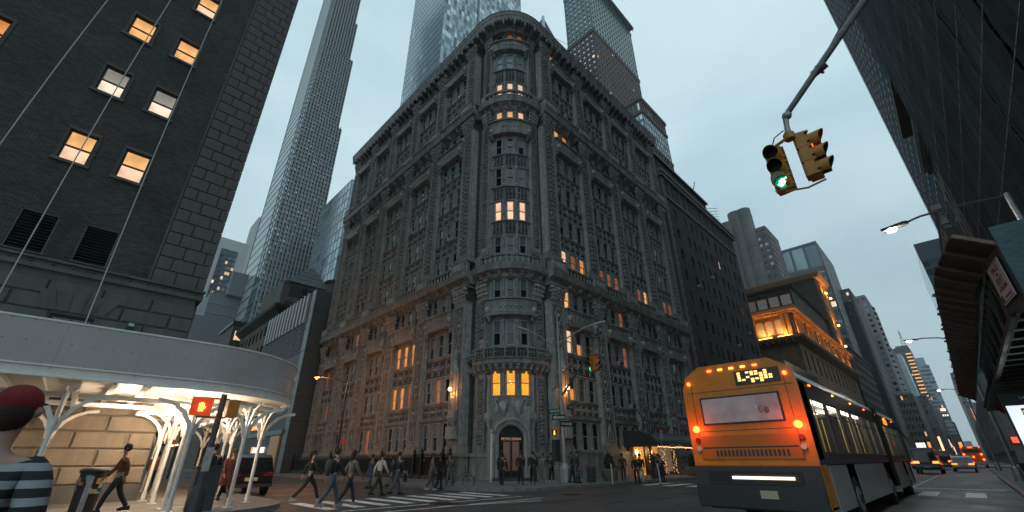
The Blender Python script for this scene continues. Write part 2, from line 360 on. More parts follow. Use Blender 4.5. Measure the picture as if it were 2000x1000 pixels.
# ---- ornament in relief
def relief(w, h, kind, rnd, m=STONE2, dep=.05):
    dep = dep*1.7
    """carved panel in x (centred), z from 0 to h, standing out towards -y"""
    g = MB()
    def boss(x, z, r, d, n=6):
        vs = [(x+r*math.cos(2*PI*j/n), 0, z+r*math.sin(2*PI*j/n)) for j in range(n)]+[(x+.5*r*math.cos(2*PI*j/n), -d, z+.5*r*math.sin(2*PI*j/n)) for j in range(n)]
        g.add(vs, [(j,(j+1)%n,n+(j+1)%n,n+j) for j in range(n)]+[tuple(range(n,2*n))], m)
    def strip(x0,z0,x1,z1,t=.035,d=dep*.8):
        a = Vector((x1-x0, z1-z0)); l = a.length
        if l < .01: return
        a /= l; b = Vector((-a.y,a.x))*t
        P = [(x0+b.x,z0+b.y),(x0-b.x,z0-b.y),(x1-b.x,z1-b.y),(x1+b.x,z1+b.y)]
        g.add([(p[0],0,p[1]) for p in P]+[(x0,-d,z0),(x1,-d,z1)], [(0,1,4),(1,2,5,4),(2,3,5),(3,0,4,5)], m)
    def scroll(x, z, r, sgn):
        pr = None
        for i in range(8):
            a = i*.95; q = r*(1-i/9); p = (x+sgn*q*math.cos(a), z+q*math.sin(a))
            if pr: strip(pr[0],pr[1],p[0],p[1],r*.13,dep)
            pr = p
        boss(x, z, r*.3, dep*1.2, 5)
    if kind != 'bead': g.box(-w/2,w/2,-.008,0,0,h,STONED if kind == 'spandrel' else STONEG)  # dark plate: shade behind the carving laid in as colour
    if kind == 'scroll':
        r = w*.23; z = r*1.2; k = 0
        while z < h-r:
            scroll(-w*.24, z, r, 1); scroll(w*.24, z+r*.4, r, -1)
            if k % 4 == 3:
                n = 10; 
                for j in range(n):
                    a, b_ = 2*PI*j/n, 2*PI*(j+1)/n; strip(w*.3*math.cos(a), z+w*.3*math.sin(a), w*.3*math.cos(b_), z+w*.3*math.sin(b_), .04, dep*1.3)
            boss(rnd.uniform(-.05,.05), z+r*.9, r*.35, dep*1.3)
            z += r*2.25; k += 1
    if kind == 'diamond':
        z = w*.9
        strip(-w*.45,.05,0,w*1.3,.045); strip(w*.45,.05,0,w*1.3,.045); strip(-w*.45,.05,w*.45,.05,.045)
        for i in range(5): boss(rnd.uniform(-.1,.1)*w, .25+i*w*.17, w*.07, dep)
        z = w*1.7
        while z < h-w*1.2:
            strip(0,z-w*.1,-w*.42,z+w*.75); strip(0,z-w*.1,w*.42,z+w*.75); strip(-w*.42,z+w*.75,0,z+w*1.6); strip(w*.42,z+w*.75,0,z+w*1.6)
            boss(0, z+w*.75, w*.2, dep*1.6, 8)
            for sx in (-1,1):
                for q in (0,.25,.5): boss(sx*w*.33, z+w*(1.35+q), w*.08, dep, 5)
                boss(sx*w*.36, z+w*.08, w*.09, dep, 5)
            for q in range(4): boss(rnd.uniform(-.12,.12)*w, z+w*(1.75+q*.16), w*.07, dep, 5)
            z += w*2.35
    if kind == 'spandrel':
        n = max(3, round(w/.95)); cw = w/n
        for i in range(n):
            x = -w/2+cw*(i+.5); r = min(cw, h)*.3
            for a,b_,c,d in ((-1,-1,1,-1),(1,-1,1,1),(1,1,-1,1),(-1,1,-1,-1)):
                strip(x+a*cw*.42,h/2+b_*h*.42,x+c*cw*.42,h/2+d*h*.42,.025,dep*.7)
            boss(x,h/2,r*.5,dep*1.8,8); scroll(x-r*.95,h/2,r*.6,1); scroll(x+r*.95,h/2,r*.6,-1)
            for q in range(4): boss(x+r*.8*math.cos(q*PI/2+.78),h/2+r*1.05*math.sin(q*PI/2+.78),r*.22,dep,5)
    if kind == 'bead':
        z = .1
        while z < h: boss(0,z,w*.42,dep,6); z += w*1.5
    return g
RL = {}
def rel(w, h, kind, m=STONE2, dep=.05):
    k = (round(w,2), round(h,2), kind, m.name)
    if k not in RL: RL[k] = relief(w, h, kind, random.Random(len(RL)+3), m, dep).mesh('relief')
    return RL[k]
# ---- pilasters
def pil_mesh(w, z0, z1, d=.36, base=.7, cap=1.7, key={}):
    k = (w, z0, z1)
    if k in key: return key[k]
    g = MB(); h = z1-z0
    g.box(-w/2, w/2, -d, .4, base, h-cap, STONE2)  # shafts take the lighter copy so they stand out from shaded bays
    for i,(e,q) in enumerate(((.16,.3),(.1,.52),(.04,.7))):
        g.box(-w/2-e, w/2+e, -d-e, .4, (0,.3,.52)[i]*base/.7, q*base/.7, STONE)
    iw = w*.31
    for sx in (-1,1):
        g.box(sx*w*.5-sx*.14, sx*w*.5, -d-.07, -d, base+.1, h-cap-.1, STONE2) if sx>0 else g.box(-w*.5, -w*.5+.14, -d-.07, -d, base+.1, h-cap-.1, STONE2)
        x = sx*w*.34; g.box(x-.05, x+.05, -d-.05, -d, base+.2, h-cap-.2, STONE)
    g.box(-w*.3, w*.3, -d-.05, -d, base+.15, base+.25, STONE); g.box(-w*.3, w*.3, -d-.05, -d, h-cap-.3, h-cap-.2, STONE)
    key[k] = g.mesh('pilaster'); return key[k]
def cap_mesh(w, h=1.7, d=.36, key={}):
    if w in key: return key[w]
    g = MB(); rnd = random.Random(5)
    g.box(-w/2-.02, w/2+.02, -d-.03, .38, .02, .2, STONE); g.box(-w/2+.05, w/2-.05, -d+.02, .38, .2, h-.25, STONED)
    for i in range(4):                       # leaf rows flaring outwards
        z = .2+i*.3; e = .03+i*.07; n = 5+(i%2)
        for j in range(n):
            x = -w/2+w*(j+.5)/n
            g.add([(x-w/n*.42,-d-e*.3,z),(x+w/n*.42,-d-e*.3,z),(x+w/n*.3,-d-e-.1,z+.3),(x-w/n*.3,-d-e-.1,z+.3),(x,-d-e-.2,z+.16)], [(0,1,4),(1,2,4),(2,3,4),(3,0,4)], STONE2)
    for sx in (-1,1):
        g.ball((sx*w*.46, -d-.16, h-.38), .24, STONE2, 7, 5); g.ball((sx*w*.2, -d-.2, h-.62), .18, STONE2, 6, 4); g.ball((sx*w*.5, -d-.04, h-.75), .15, STONE2, 6, 4)
    g.ball((0,-d-.26,h-.45), .2, STONE2, 7, 5)
    g.box(-w/2-.18, w/2+.18, -d-.34, .38, h-.2, h, STONE)
    key[w] = g.mesh('capital'); return key[w]
ZON = [(1.95,15.9,'diamond'),(18.35,35.9,'scroll'),(37.9,47.6,'scroll')]
for fr, ps, w in ((FRR, RP, RWID), (FRL, [60-y for y in LP], LWID)):
    for u in ps:
        for z0, z1, kd in ZON:
            p = ap('pilaster', pil_mesh(w, z0, z1), fr, u, z0)
            part('relief', rel(w*.56, z1-z0-.7-1.7-.6, kd), p, (0,-.365,1.0), kind='stuff')
            for sx in (-1,1): part('beading', rel(.1, z1-z0-3.2, 'bead', dep=.05), p, (sx*w*.42,-.43,.9), kind='stuff')
            part('capital', cap_mesh(w), p, (0,0,z1-z0-1.7))
# ---- windows
def win_mesh(w, h, key={}):
    k = (w,h)
    if k in key: return key[k]
    g = MB(); f = .075
    g.box(-w/2-.1, w/2+.1, .02, .1, -.07, 0, STONE); 
    for a,b in ((-w/2,-w/2+f),(w/2-f,w/2)): g.box(a,b,.06,.3,0,h,SASH)
    g.box(-w/2+f,w/2-f,.06,.3,h-f,h,SASH); g.box(-w/2+f,w/2-f,.06,.3,0,f*.9,SASH)
    g.box(-w/2+f,w/2-f,.13,.25,h*.5-.03,h*.5+.03,SASH)
    for a,b in ((-w/2+f,-w/2+f+.04),(w/2-f-.04,w/2-f)):
        g.box(a,b,.14,.2,h*.5+.03,h-f,SASH); g.box(a,b,.2,.26,f*.9,h*.5-.03,SASH)
    key[k] = g.mesh('window'); return key[k]
def pane_mesh(w, h, up, m, key={}):
    k = (w,h,up,m.name)
    if k in key: return key[k]
    g = MB(); a = w/2-.115
    if up: g.box(-a,a,.165,.175,h*.5+.03,h-.075,m)
    else: g.box(-a,a,.225,.235,.07,h*.5-.03,m)
    key[k] = g.mesh('pane'); return key[k]
wrnd = random.Random(11)
def panes(w, h, parent, style):
    r = wrnd.random()
    if style == 'd':
        if r < .2: a, b = GLASSB, GLASSD
        elif r < .3: a, b = GLASSC, GLASSC
        elif r < .5: a, b = GLASSC, GLASSD
        elif r < .53: a, b = GLASSB, GLASSB
        else: a, b = GLASSD, GLASSD
    elif style == 'b': a, b = GLASSB, GLASSD
    elif style == 's': a, b = GLASSS, GLASSS
    elif style == 'sd': a, b = GLASSS, GLASSD
    else:
        a = b = {'w':LITW,'p':LITP,'o':LITO,'r':LITR,'c':LITC,'g':LITG}[style[0]]
        if len(style) > 1: a = GLASSC if style[1] == 'l' else a; b = GLASSD if style[1] == 'u' else b
    part('pane', pane_mesh(w,h,True,a), parent); part('pane', pane_mesh(w,h,False,b), parent)
LITMAP = {  # (side, bay from the corner, floor 1..12, window from the corner)
 ('R',0,12,0):'o',('R',0,9,0):'w',('R',0,9,1):'o',('R',0,5,0):'p',('R',0,5,1):'r',('R',0,5,2):'o',('R',0,4,0):'w',('R',0,3,0):'p',('R',0,3,1):'ol',('R',0,2,0):'ol',
 ('R',1,5,1):'r',('R',1,5,0):'r',('R',1,5,2):'r',('R',1,4,2):'r',('R',1,3,2):'r',('R',2,5,2):'w',('R',2,5,1):'r',('R',3,5,1):'r',('R',3,5,2):'r',('R',3,10,1):'d',
 ('L',1,3,0):'o',('L',1,3,1):'o',('L',1,3,2):'o',('L',1,2,0):'r',('L',1,2,1):'o',('L',1,2,2):'o',('L',3,4,1):'r',('L',3,4,0):'r',('L',4,4,1):'r',('L',4,5,1):'r',('L',2,1,1):'r',('L',0,2,1):'r'}
nwin = 0
extra = MB()     # farthest windows beyond the first 300
def colonnette(h, key={}):
    h = round(h,2)
    if h in key: return key[h]
    g = MB(); g.box(-.21,.21,-.02,.36,0,h,STONE); g.tube([(0,-.06,0),(0,-.06,.25),(0,-.06,.3),(0,-.06,h-.3),(0,-.06,h-.25),(0,-.06,h)],[.13,.13,.085,.085,.13,.15],STONE2,7)
    z=.45
    while z < h-.4: g.box(-.1,.1,-.165,-.04,z,z+.05,STONE2); g.box(-.2,-.15,-.05,-.02,z-.1,z+.06,STONE2); g.box(.15,.2,-.05,-.02,z-.1,z+.06,STONE2); z += .22
    key[h] = g.mesh('mullion'); return key[h]
def jamb(w, h, key={}):
    k = (round(w,2),round(h,2))
    if k in key: return key[k]
    g = MB(); g.box(-w/2,w/2,.0,.36,0,h,STONE); g.box(-w/2+.03,-w/2+.09,-.05,0,0,h,STONE); g.box(w/2-.09,w/2-.03,-.05,0,0,h,STONE)
    z=.2
    while z < h-.1: g.box(-.07,.07,-.045,0,z,z+.09,STONE2); z += .17
    key[k] = g.mesh('jamb'); return key[k]
def spandrel_mesh(w, h, fl, key={}):
    k = (w, round(h,2), fl)
    if k in key: return key[k]
    g = MB(); g.box(-w/2,w/2,-.04,.36,0,h,STONE)
    g.box(-w/2,w/2,-.13,-.04,h-.12,h-.03,STONE); g.box(-w/2,w/2,-.08,-.04,h-.22,h-.12,STONE); g.box(-w/2,w/2,-.1,-.04,.02,.12,STONE)
    x = -w/2+.06
    while x < w/2-.08: g.box(x,x+.1,-.13,-.04,.12,.22,STONE2); x += .2
    if fl == 1:         # dentilled hood over the ground floor windows
        g.box(-w/2,w/2,-.34,-.04,.36,.46,STONE); g.box(-w/2,w/2,-.2,-.04,.22,.36,STONE)
        x = -w/2+.04
        while x < w/2-.08: g.box(x,x+.09,-.31,-.2,.2,.36,STONE2); x += .19
    key[k] = g.mesh('spandrel'); return key[k]
def balconette_mesh(w, h, key={}):
    k = (w, round(h,2))
    if k in key: return key[k]
    g = MB(); g.box(-w/2,w/2,-.04,.36,0,h,STONE)
    b0, b1, d = .42, h-.05, .62
    g.box(-w/2+.05,w/2-.05,-d,-.04,b0,b1-.12,STONE); g.box(-w/2-.04,w/2+.04,-d-.14,-.04,b1-.12,b1,STONE); g.box(-w/2,w/2,-d-.08,-.04,b0-.1,b0+.02,STONE)
    g.box(-w/2+.25,w/2-.25,-d-.03,-d,b0+.14,b0+.18,STONE2); g.box(-w/2+.25,w/2-.25,-d-.03,-d,b1-.24,b1-.2,STONE2)
    for sx in (-1,1):
        x = sx*(w/2-.28)
        g.ball((x,-d-.05,b0+.42),.26,STONE2,7,5,1.2); g.ball((x,-d+.1,b0-.02),.24,STONE2,7,5); g.ball((x,-d+.3,b0-.28),.19,STONE2,6,4); g.box(x-.14,x+.14,-d+.15,-.04,b0-.5,b0-.08,STONE)
    for x in (-.5,0,.5): g.ball((x*w*.35,-d-.02,(b0+b1)/2),.1,STONE2,6,4)
    key[k] = g.mesh('balconette'); return key[k]
AC = MB(); _m = mat('air_conditioner_case', (.4,.4,.38), .6, var=.2); AC.box(-.3,.3,-.42,.1,0,.42,_m); AC.box(-.26,.26,-.43,-.42,.05,.37,BLACKM); AC = AC.mesh('air_conditioner')
ACS = {('R',1,3,1),('R',2,3,0),('R',1,2,2),('R',2,2,1),('L',1,7,2),('L',2,7,0),('L',3,9,1),('L',2,10,1),('L',0,6,1),('L',1,4,2),('L',0,9,2)}
def facade(side, fr, ps, w, nsign):
    """bays between the pilasters; ps ordered from the corner outwards"""
    global nwin
    for b in range(len(ps)-1):
        uc = (ps[b]+ps[b+1])/2; gap = abs(ps[b+1]-ps[b])-w; step = gap/3.08; ww = .92 if side == 'R' else .86
        for fi,(z0,z1) in enumerate(FLO):
            h = z1-z0
            for k in range(3):
                u = uc+nsign*(k-1)*step
                st = LITMAP.get((side,b,fi+1,k),'d')
                if nwin < 264 or side == 'R':
                    o = ap('window', win_mesh(ww,round(h,2)), fr, u, z0, -.13); nwin += 1
                    panes(ww, round(h,2), o, st)
                else:
                    q = MB(); q.box(u-ww/2,u+ww/2,.2,.24,z0,z1,GLASSD if (fi*3+k)%4 else (LITR if fi<5 else GLASSB)); q.box(u-ww/2,u+ww/2,.14,.2,z0+h/2-.03,z0+h/2+.03,SASH)
                    for e in (-1,1): q.box(u+e*ww/2-.04,u+e*ww/2+.04,.1,.24,z0,z1,SASH)
                    for vv in range(len(q.v)): q.v[vv] = tuple(fr.at(q.v[vv][0], q.v[vv][2], q.v[vv][1]))
                    for f,mi in zip(q.f,q.m): extra.add([q.v[i] for i in f],[tuple(range(len(f)))],q.mats[mi])
                if (side,b,fi+1,k) in ACS: ap('air_conditioner', AC, fr, u, z0+.03, 0)
            mw = step-ww
            for k in (-1,1): ap('mullion', colonnette(h), fr, uc+k*step/2, z0)
            jw = gap/2-1.5*step+mw/2+.02+ (step-ww)*.0
            e = gap/2-(step+ww/2)
            for k in (-1,1): ap('jamb', jamb(e,h), fr, uc+k*(gap/2-e/2), z0)
            # what stands above this window row
            top = FLO[fi+1][0] if fi < 11 else 48.0
            if fi in (2,7,10): ap('balconette', balconette_mesh(gap, top-z1), fr, uc, z1)
            elif fi in (3,8): 
                ap('spandrel', spandrel_mesh(gap, .9, 0), fr, uc, z1)
            elif fi == 11: ap('spandrel', spandrel_mesh(gap, top-z1, 0), fr, uc, z1)
            else:
                ap('spandrel', spandrel_mesh(gap, top-z1, fi+1), fr, uc, z1)
                zz = .5 if fi == 0 else .24
                ap('relief', rel(gap-.15, top-z1-zz-.28, 'spandrel'), fr, uc, z1+zz, -.045, kind='stuff')
        g = MB(); g.box(-gap/2,gap/2,-.3,.36,0,.22,STONE); g.box(-gap/2,gap/2,-.2,.36,-1.85,0,STONE)
        for x in (-.33,0,.33): g.box(x*gap-.42,x*gap+.42,-.24,-.2,-1.35,-.45,STONE)
        ap('plinth', g, fr, uc, 1.95)
    for u in ps:
        g = MB(); g.box(-w/2-.16,w/2+.16,-.56,.4,.1,1.72,STONE); g.box(-w/2-.24,w/2+.24,-.66,.4,1.72,1.95,STONE); g.box(-w/2-.22,w/2+.22,-.62,.4,.1,.55,STONE)
        g.box(-w*.3,w*.3,-.6,-.56,.75,1.5,STONE); ap('plinth', g, fr, u, 0)
facade('R', FRR, RP, RWID, 1)
facade('L', FRL, [60-y for y in LP], LWID, -1)
o = world_part('window', extra, AW); o['kind'] = 'stuff'
# ---- rounded tower
PHI = R(225.8)
def sect(g, r0, r1, a0, a1, z0, z1, m, n=None):
    n = n or max(1, int(abs(a1-a0)/5)); A = [PHI+R(a0+(a1-a0)*i/n) for i in range(n+1)]
    pts = [(CX+r1*math.cos(a), CY+r1*math.sin(a)) for a in A]+[(CX+r0*math.cos(a), CY+r0*math.sin(a)) for a in A[::-1]]
    g.prism(pts, z0, z1, m)
def polar(a, r, z): t = PHI+R(a); return Vector((CX+r*math.cos(t), CY+r*math.sin(t), z))
def tp(name, me, a, r, z, **k): return part(name, me, AW, polar(a,r,z)-AW.location, PHI+R(a)+PI/2, **k)
RT = 3.3
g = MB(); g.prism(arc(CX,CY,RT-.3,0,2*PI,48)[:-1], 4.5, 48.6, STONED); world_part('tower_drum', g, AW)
TW = {12:['d','r','r'],11:['s','s','s'],10:['p','p','p'],9:['w','w','p'],8:['d','d','sd'],7:['d','d','s'],6:['p','p','p'],5:['d','b','b'],4:['bl','b','b'],3:['b','b','b'],2:['g','g','g']}
TWS, TWW = 20.5, .74
prevtop = 4.9
for fi,(z0,z1) in enumerate(FLO):
    if fi == 0: continue
    h = z1-z0
    for k in range(3):
        a = (k-1)*TWS; ww = TWW if fi > 1 else .84
        o = tp('window', win_mesh(ww, round(h,2)), a, RT+.1, z0); st = TW[fi+1][k]
        if st == 'bl': st = 'b'
        panes(ww, round(h,2), o, st if st in ('d','b','s','sd') else st)
    for k in (-1,1):
        tp('mullion', colonnette(h), k*TWS/2, RT, z0); 
    g = MB()
    for k in (-1,1):
        sect(g, RT-.4, RT, k*(TWS+6.9), k*33, z0, z1, STONE, 2); sect(g, RT, RT+.06, k*(TWS+7.5), k*(TWS+9), z0, z1, STONE, 1)
        sect(g, RT-.4, RT, k*33, k*100, z0, z1, STONE, 12)
    world_part('jamb', g, AW)
    top = FLO[fi+1][0] if fi < 11 else 48.3
    g = MB(); sect(g, RT-.4, RT+.02, -100, 100, z1, top, STONE, 40)
    if fi not in (2,7,10):
        sect(g, RT, RT+.16, -33.5, 33.5, top-.14, top-.02, STONE, 14); sect(g, RT, RT+.12, -33.5, 33.5, z1+.03, z1+.16, STONE, 14)
        world_part('spandrel', g, AW)
        if fi not in (3,8,11,1):
            for k in (-1,0,1): tp('relief', rel(1.0, top-z1-.4, 'spandrel'), k*20.5, RT+.03, z1+.2, kind='stuff')
    else:
        b0, b1 = z1+.45, top-.02
        sect(g, RT, RT+.55, -35, 35, b0, b1-.12, STONE, 14); sect(g, RT, RT+.72, -37, 37, b1-.12, b1, STONE, 14); sect(g, RT, RT+.62, -36, 36, b0-.12, b0, STONE, 14)
        sect(g, RT+.55, RT+.59, -22, 22, b0+.15, b0+.2, STONE2, 10); sect(g, RT+.55, RT+.59, -22, 22, b1-.3, b1-.25, STONE2, 10)
        for k in (-1,1):
            for rr,zz,q in ((RT+.5,b0+.4,.27),(RT+.35,b0-.05,.24),(RT+.2,b0-.32,.18)): g.ball(polar(k*31,rr,zz), q, STONE2, 7, 5, 1.1)
        for k in range(-2,3): g.ball(polar(k*6,RT+.57,(b0+b1)/2-.05), .12, STONE2, 6, 4)
        world_part('balconette', g, AW)
# tower pilasters: bowed strips with carved panels
for z0, z1, kd in ZON:
    z0 = {1.95:9.7}.get(z0, z0)
    for k in (-1,1):
        g = MB(); sect(g, RT, RT+.22, k*36, k*53, z0+.1, z1-1.4, STONE2, 4)
        for i,(e,q) in enumerate(((2.2,.25),(1.2,.45),(.5,.65))): sect(g, RT, RT+.3-.03*i, k*(36-e), k*(53+e), z0+.1 if i == 0 else z0+(.25,.45)[i-1], z0+q, STONE, 4)
        sect(g, RT+.22, RT+.28, k*36, k*38, z0+.8, z1-1.5, STONE, 1); sect(g, RT+.22, RT+.28, k*51, k*53, z0+.8, z1-1.5, STONE, 1)
        sect(g, RT, RT+.14, k*57, k*66, z0+.1, z1-1.4, STONE, 2)
        p = world_part('pilaster', g, AW)
        tp('relief', rel(.62, z1-z0-2.8, 'scroll', dep=.06), k*44.5, RT+.24, z0+1.0, kind='stuff')
        tp('relief', rel(.3, z1-z0-2.8, 'bead', dep=.05), k*61.5, RT+.14, z0+1.0, kind='stuff')
        g = MB(); sect(g, RT, RT+.5, k*33, k*56, z1-.2, z1, STONE, 4); sect(g, RT, RT+.26, k*36, k*53, z1-1.4, z1-.2, STONE, 4)
        for i in range(3):
            for j in range(5): g.ball(polar(k*(36+j*4.2),RT+.26+.09*i,z1-1.25+i*.38),.17,STONE2,6,4,1.25)
        world_part('capital', g, AW)
# ---- cornices: the two straight runs and the bowed run of each
def runs(name, prof, rt, zoff=.0, jag=True):
    for i, path in enumerate(([(21.8,59.9),(21.8,27.1)], arc(CX,CY,rt,PI+.02-.18,1.5*PI-.02+.18,28), [(26.35,22.3),(54.2,22.3)])):
        g = MB(); g.sweep(path, [(o, z+(.003 if i == 1 else 0)) for o,z in prof], STONE); o = world_part('cornice', g, AW)
runs('mid', [(-.3,16.0),(.25,16.0),(.32,16.35),(.6,16.5),(.85,16.55),(.92,16.85),(.98,17.12),(-.3,17.2)], RT+.03)
runs('upper', [(-.3,35.6),(.2,35.6),(.3,36.0),(.62,36.15),(.8,36.2),(.86,36.6),(.92,36.85),(-.3,36.92)], RT+.03)
g = MB(); full = [(21.8,59.9)]+arc(CX,CY,3.75,PI,1.5*PI,26)+[(54.0,22.3)]
g.sweep(full, [(-.5,47.55),(.1,47.55),(.18,48.0),(.3,48.22),(1.1,48.3),(1.14,48.75),(1.2,48.85),(1.26,49.22),(1.26,49.3),(-.6,49.32)], STONE)
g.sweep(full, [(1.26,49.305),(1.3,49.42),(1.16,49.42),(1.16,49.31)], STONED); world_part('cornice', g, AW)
def along(path, st, off):
    out = []; acc = st*.5
    for (ax,ay),(bx,by) in zip(path[:-1],path[1:]):
        d = Vector((bx-ax,by-ay)); l = d.length; d.normalize(); n = Vector((d.y,-d.x)); s = acc
        while s < l: p = Vector((ax,ay))+d*s+n*off; out.append((p, math.atan2(n.y,n.x))); s += st
        acc = s-l
    return out
# scrolled brackets and the scalloped valance under the crown
bk = MB(); bk.plate([(0,0),(0,.75),(1.0,.75),(1.0,.55),(.75,.45),(.55,.2),(.25,-.05),(.1,-.25)], -.13, .13, STONE); bk.ball((.86,0,.42),.17,STONE2,7,5,1.3); bk.tube([(.86,0,.3),(.86,0,.0)],[.12,.03],STONE2,6)
bkm = bk.mesh('bracket')
sc = MB(); n = 8; W_ = 1.02
pts = [(-W_/2,.34),(-W_/2,0)]+[(-(W_/2-.1)*math.cos(PI*i/n), .24*math.sin(PI*i/n)) for i in range(n+1)]+[(W_/2,0),(W_/2,.34)]
sc.plate(pts, -.04, .04, STONE); scm = sc.mesh('scallop')
for p, a in along(full, 1.02, .12):
    part('bracket', bkm, AW, Vector((p.x,p.y,47.52))-AW.location, a)
for p, a in along(full, 1.02, 1.02):
    part('scallop', scm, AW, Vector((p.x,p.y,48.0))-AW.location, a+PI/2)
# frieze bosses below the crown, brackets below the middle cornices
b2 = MB(); b2.plate([(0,0),(0,.7),(.62,.7),(.62,.5),(.4,.4),(.22,.1)], -.14, .14, STONE); b2.ball((.45,0,.38),.15,STONE2,6,4); b2 = b2.mesh('bracket')
for zc, ps in ((15.82,1),(35.45,1)):
    for path in ([(21.8,57.5),(21.8,29.5)],[(28.4,22.3),(52,22.3)]):
        for p, a in along(path, 1.55, .1): part('bracket', b2, AW, Vector((p.x,p.y,zc))-AW.location, a)
    for k in range(-4,5): part('bracket', b2, AW, polar(k*15,RT+.02,zc)-AW.location, PHI+R(k*15))
# balustrades on the cornices
bal = MB(); bal.lathe([(.09,0),(.05,.1),(.11,.32),(.06,.55),(.09,.7)], STONE2, 6); bal = bal.mesh('baluster')
def balustrade(path, z, rt=False, skip=()):
    g = MB(); g.sweep(path, [(-.12,z+.72),(.12,z+.72),(.15,z+.86),(-.15,z+.86)], STONE); g.sweep(path, [(-.14,z),(.14,z),(.12,z+.1),(-.12,z+.1)], STONE)
    g.sweep(path, [(-.15,z+.861),(-.12,z+.72)], STONE)
    world_part('balustrade_rail', g, AW)
    for i,(p, a) in enumerate(along(path, .5, 0)): part('baluster', bal, AW, Vector((p.x,p.y,z+.05))-AW.location, a)
for z, o in ((17.2,.62),(36.92,.58)):
    balustrade([(21.8-o,58.6),(21.8-o,27.3)], z); balustrade([(26.6,22.3-o),(53.6,22.3-o)], z)
    balustrade(arc(CX,CY,RT+o,PI+.0,1.5*PI-.0,24), z)
    for fr, ps, w in ((FRR,RP,RWID),(FRL,[60-y for y in LP],LWID)):
        g = MB(); g.box(-w/2,w/2,-.95,-.1,0,.95,STONE); g.box(-w/2-.06,w/2+.06,-1.0,-.1,.95,1.05,STONE); g.box(-w*.3,w*.3,-.99,-.95,.2,.75,STONE2); g = g.mesh('pedestal')
        for u in ps: ap('pedestal', g, fr, u, z)
    g = MB(); [sect(g, RT+.1, RT+.82, k*46-5, k*46+5, z, z+1.0, STONE, 2) for k in (-1,1)]; world_part('pedestal', g, AW)
# carved balcony round the tower above the lit dining room
g = MB(); path = arc(CX,CY,RT+.1,PI-.12,1.5*PI+.12,30)
g.sweep(path, [(-.1,8.02),(.1,8.02),(.2,8.25),(.5,8.4),(.62,8.45),(.66,8.7),(.72,8.78),(-.1,8.8)], STONE); g.sweep(path, [(.5,8.8),(.56,8.8),(.56,9.65),(.5,9.65)], STONED); g.sweep(path, [(.42,9.62),(.68,9.62),(.7,9.76),(.4,9.76)], STONE); g.sweep(path,[(.55,8.85),(.62,8.85),(.62,8.95),(.55,8.95)],STONE)
world_part('balcony', g, AW)
for k in range(-5,6): tp('relief', rel(.78,.66,'spandrel',dep=.09), k*13, RT+.67, 8.95, kind='stuff')
for k in range(-6,7): g = MB(); g.box(-.06,.06,-.1,.05,0,.78,STONE); tp('balcony_post', g, k*13-6.5 if k>-6 else -71, RT+.68, 8.85)
for k in range(-8,9): tp('bracket', b2, k*8.5, RT+.05, 7.72).rotation_euler = (0,0,PHI+R(k*8.5))
# ---- dining room level and the arched door
g = MB(); sect(g, RT-.4, RT+.02, -100, -24, 0, 5.2, STONE, 20); sect(g, RT-.4, RT+.02, 24, 100, 0, 5.2, STONE, 20); sect(g, RT-.4, RT+.06, -100, 100, 5.2, 6.0, STONE, 40)
for k in (-1,1): sect(g, RT, RT+.3, k*27, k*62, 0.1, 1.7, STONE, 8); sect(g, RT, RT+.4, k*26, k*64, 1.7, 1.95, STONE, 8); sect(g, RT, RT+.36, k*26.5, k*63, .1, .5, STONE, 8)
world_part('tower_base', g, AW)
for k in (-1,1):
    g = MB(); sect(g, RT, RT+.2, k*36, k*50, 1.95, 7.9, STONE, 4); sect(g, RT, RT+.26, k*35, k*38, 2.4, 7.6, STONE, 1); sect(g, RT, RT+.26, k*48, k*51, 2.4, 7.6, STONE, 1); sect(g, RT, RT+.14, k*53, k*60, 1.95, 7.9, STONE, 2)
    world_part('pilaster', g, AW); tp('relief', rel(.52,4.9,'scroll',dep=.06), k*43, RT+.22, 2.5, kind='stuff')
    g = MB(); z=5.0; c = polar(k*30,RT+.2,0); g.lathe([(.3,4.35),(.33,4.75),(.12,4.2)][:2],STONE2,8,c=(c.x,c.y,0)); g.lathe([(.05,3.7),(.3,4.35)],STONE2,8,c=(c.x,c.y,0)); g.lathe([(.11,4.75),(.1,7.3),(.2,7.6)],STONE2,8,c=(c.x,c.y,0)); world_part('colonnette', g, AW)
    for a in (9.5,):        # corbels and carved salamanders over the arch
        g = MB(); c = polar(k*a,RT+.2,0); g.lathe([(.06,4.5),(.3,4.9),(.34,5.45),(.2,5.5),(.12,5.6)],STONE2,8,c=(c.x,c.y,0)); world_part('corbel', g, AW)
    g = MB(); P0 = [(-.35,5.0),(-.2,4.72),(.1,4.75),(.32,5.0),(.3,5.3),(.05,5.42),(-.12,5.62),(.05,5.8),(.28,5.72)]
    g.tube([polar(k*(20-x*6), RT+.2, z) for x,z in P0],[.05,.11,.15,.14,.12,.1,.08,.09,.05],STONE2,7); g.ball(polar(k*18.4,RT+.24,5.74),.13,STONE2,7,5); world_part('carved_salamander', g, AW)
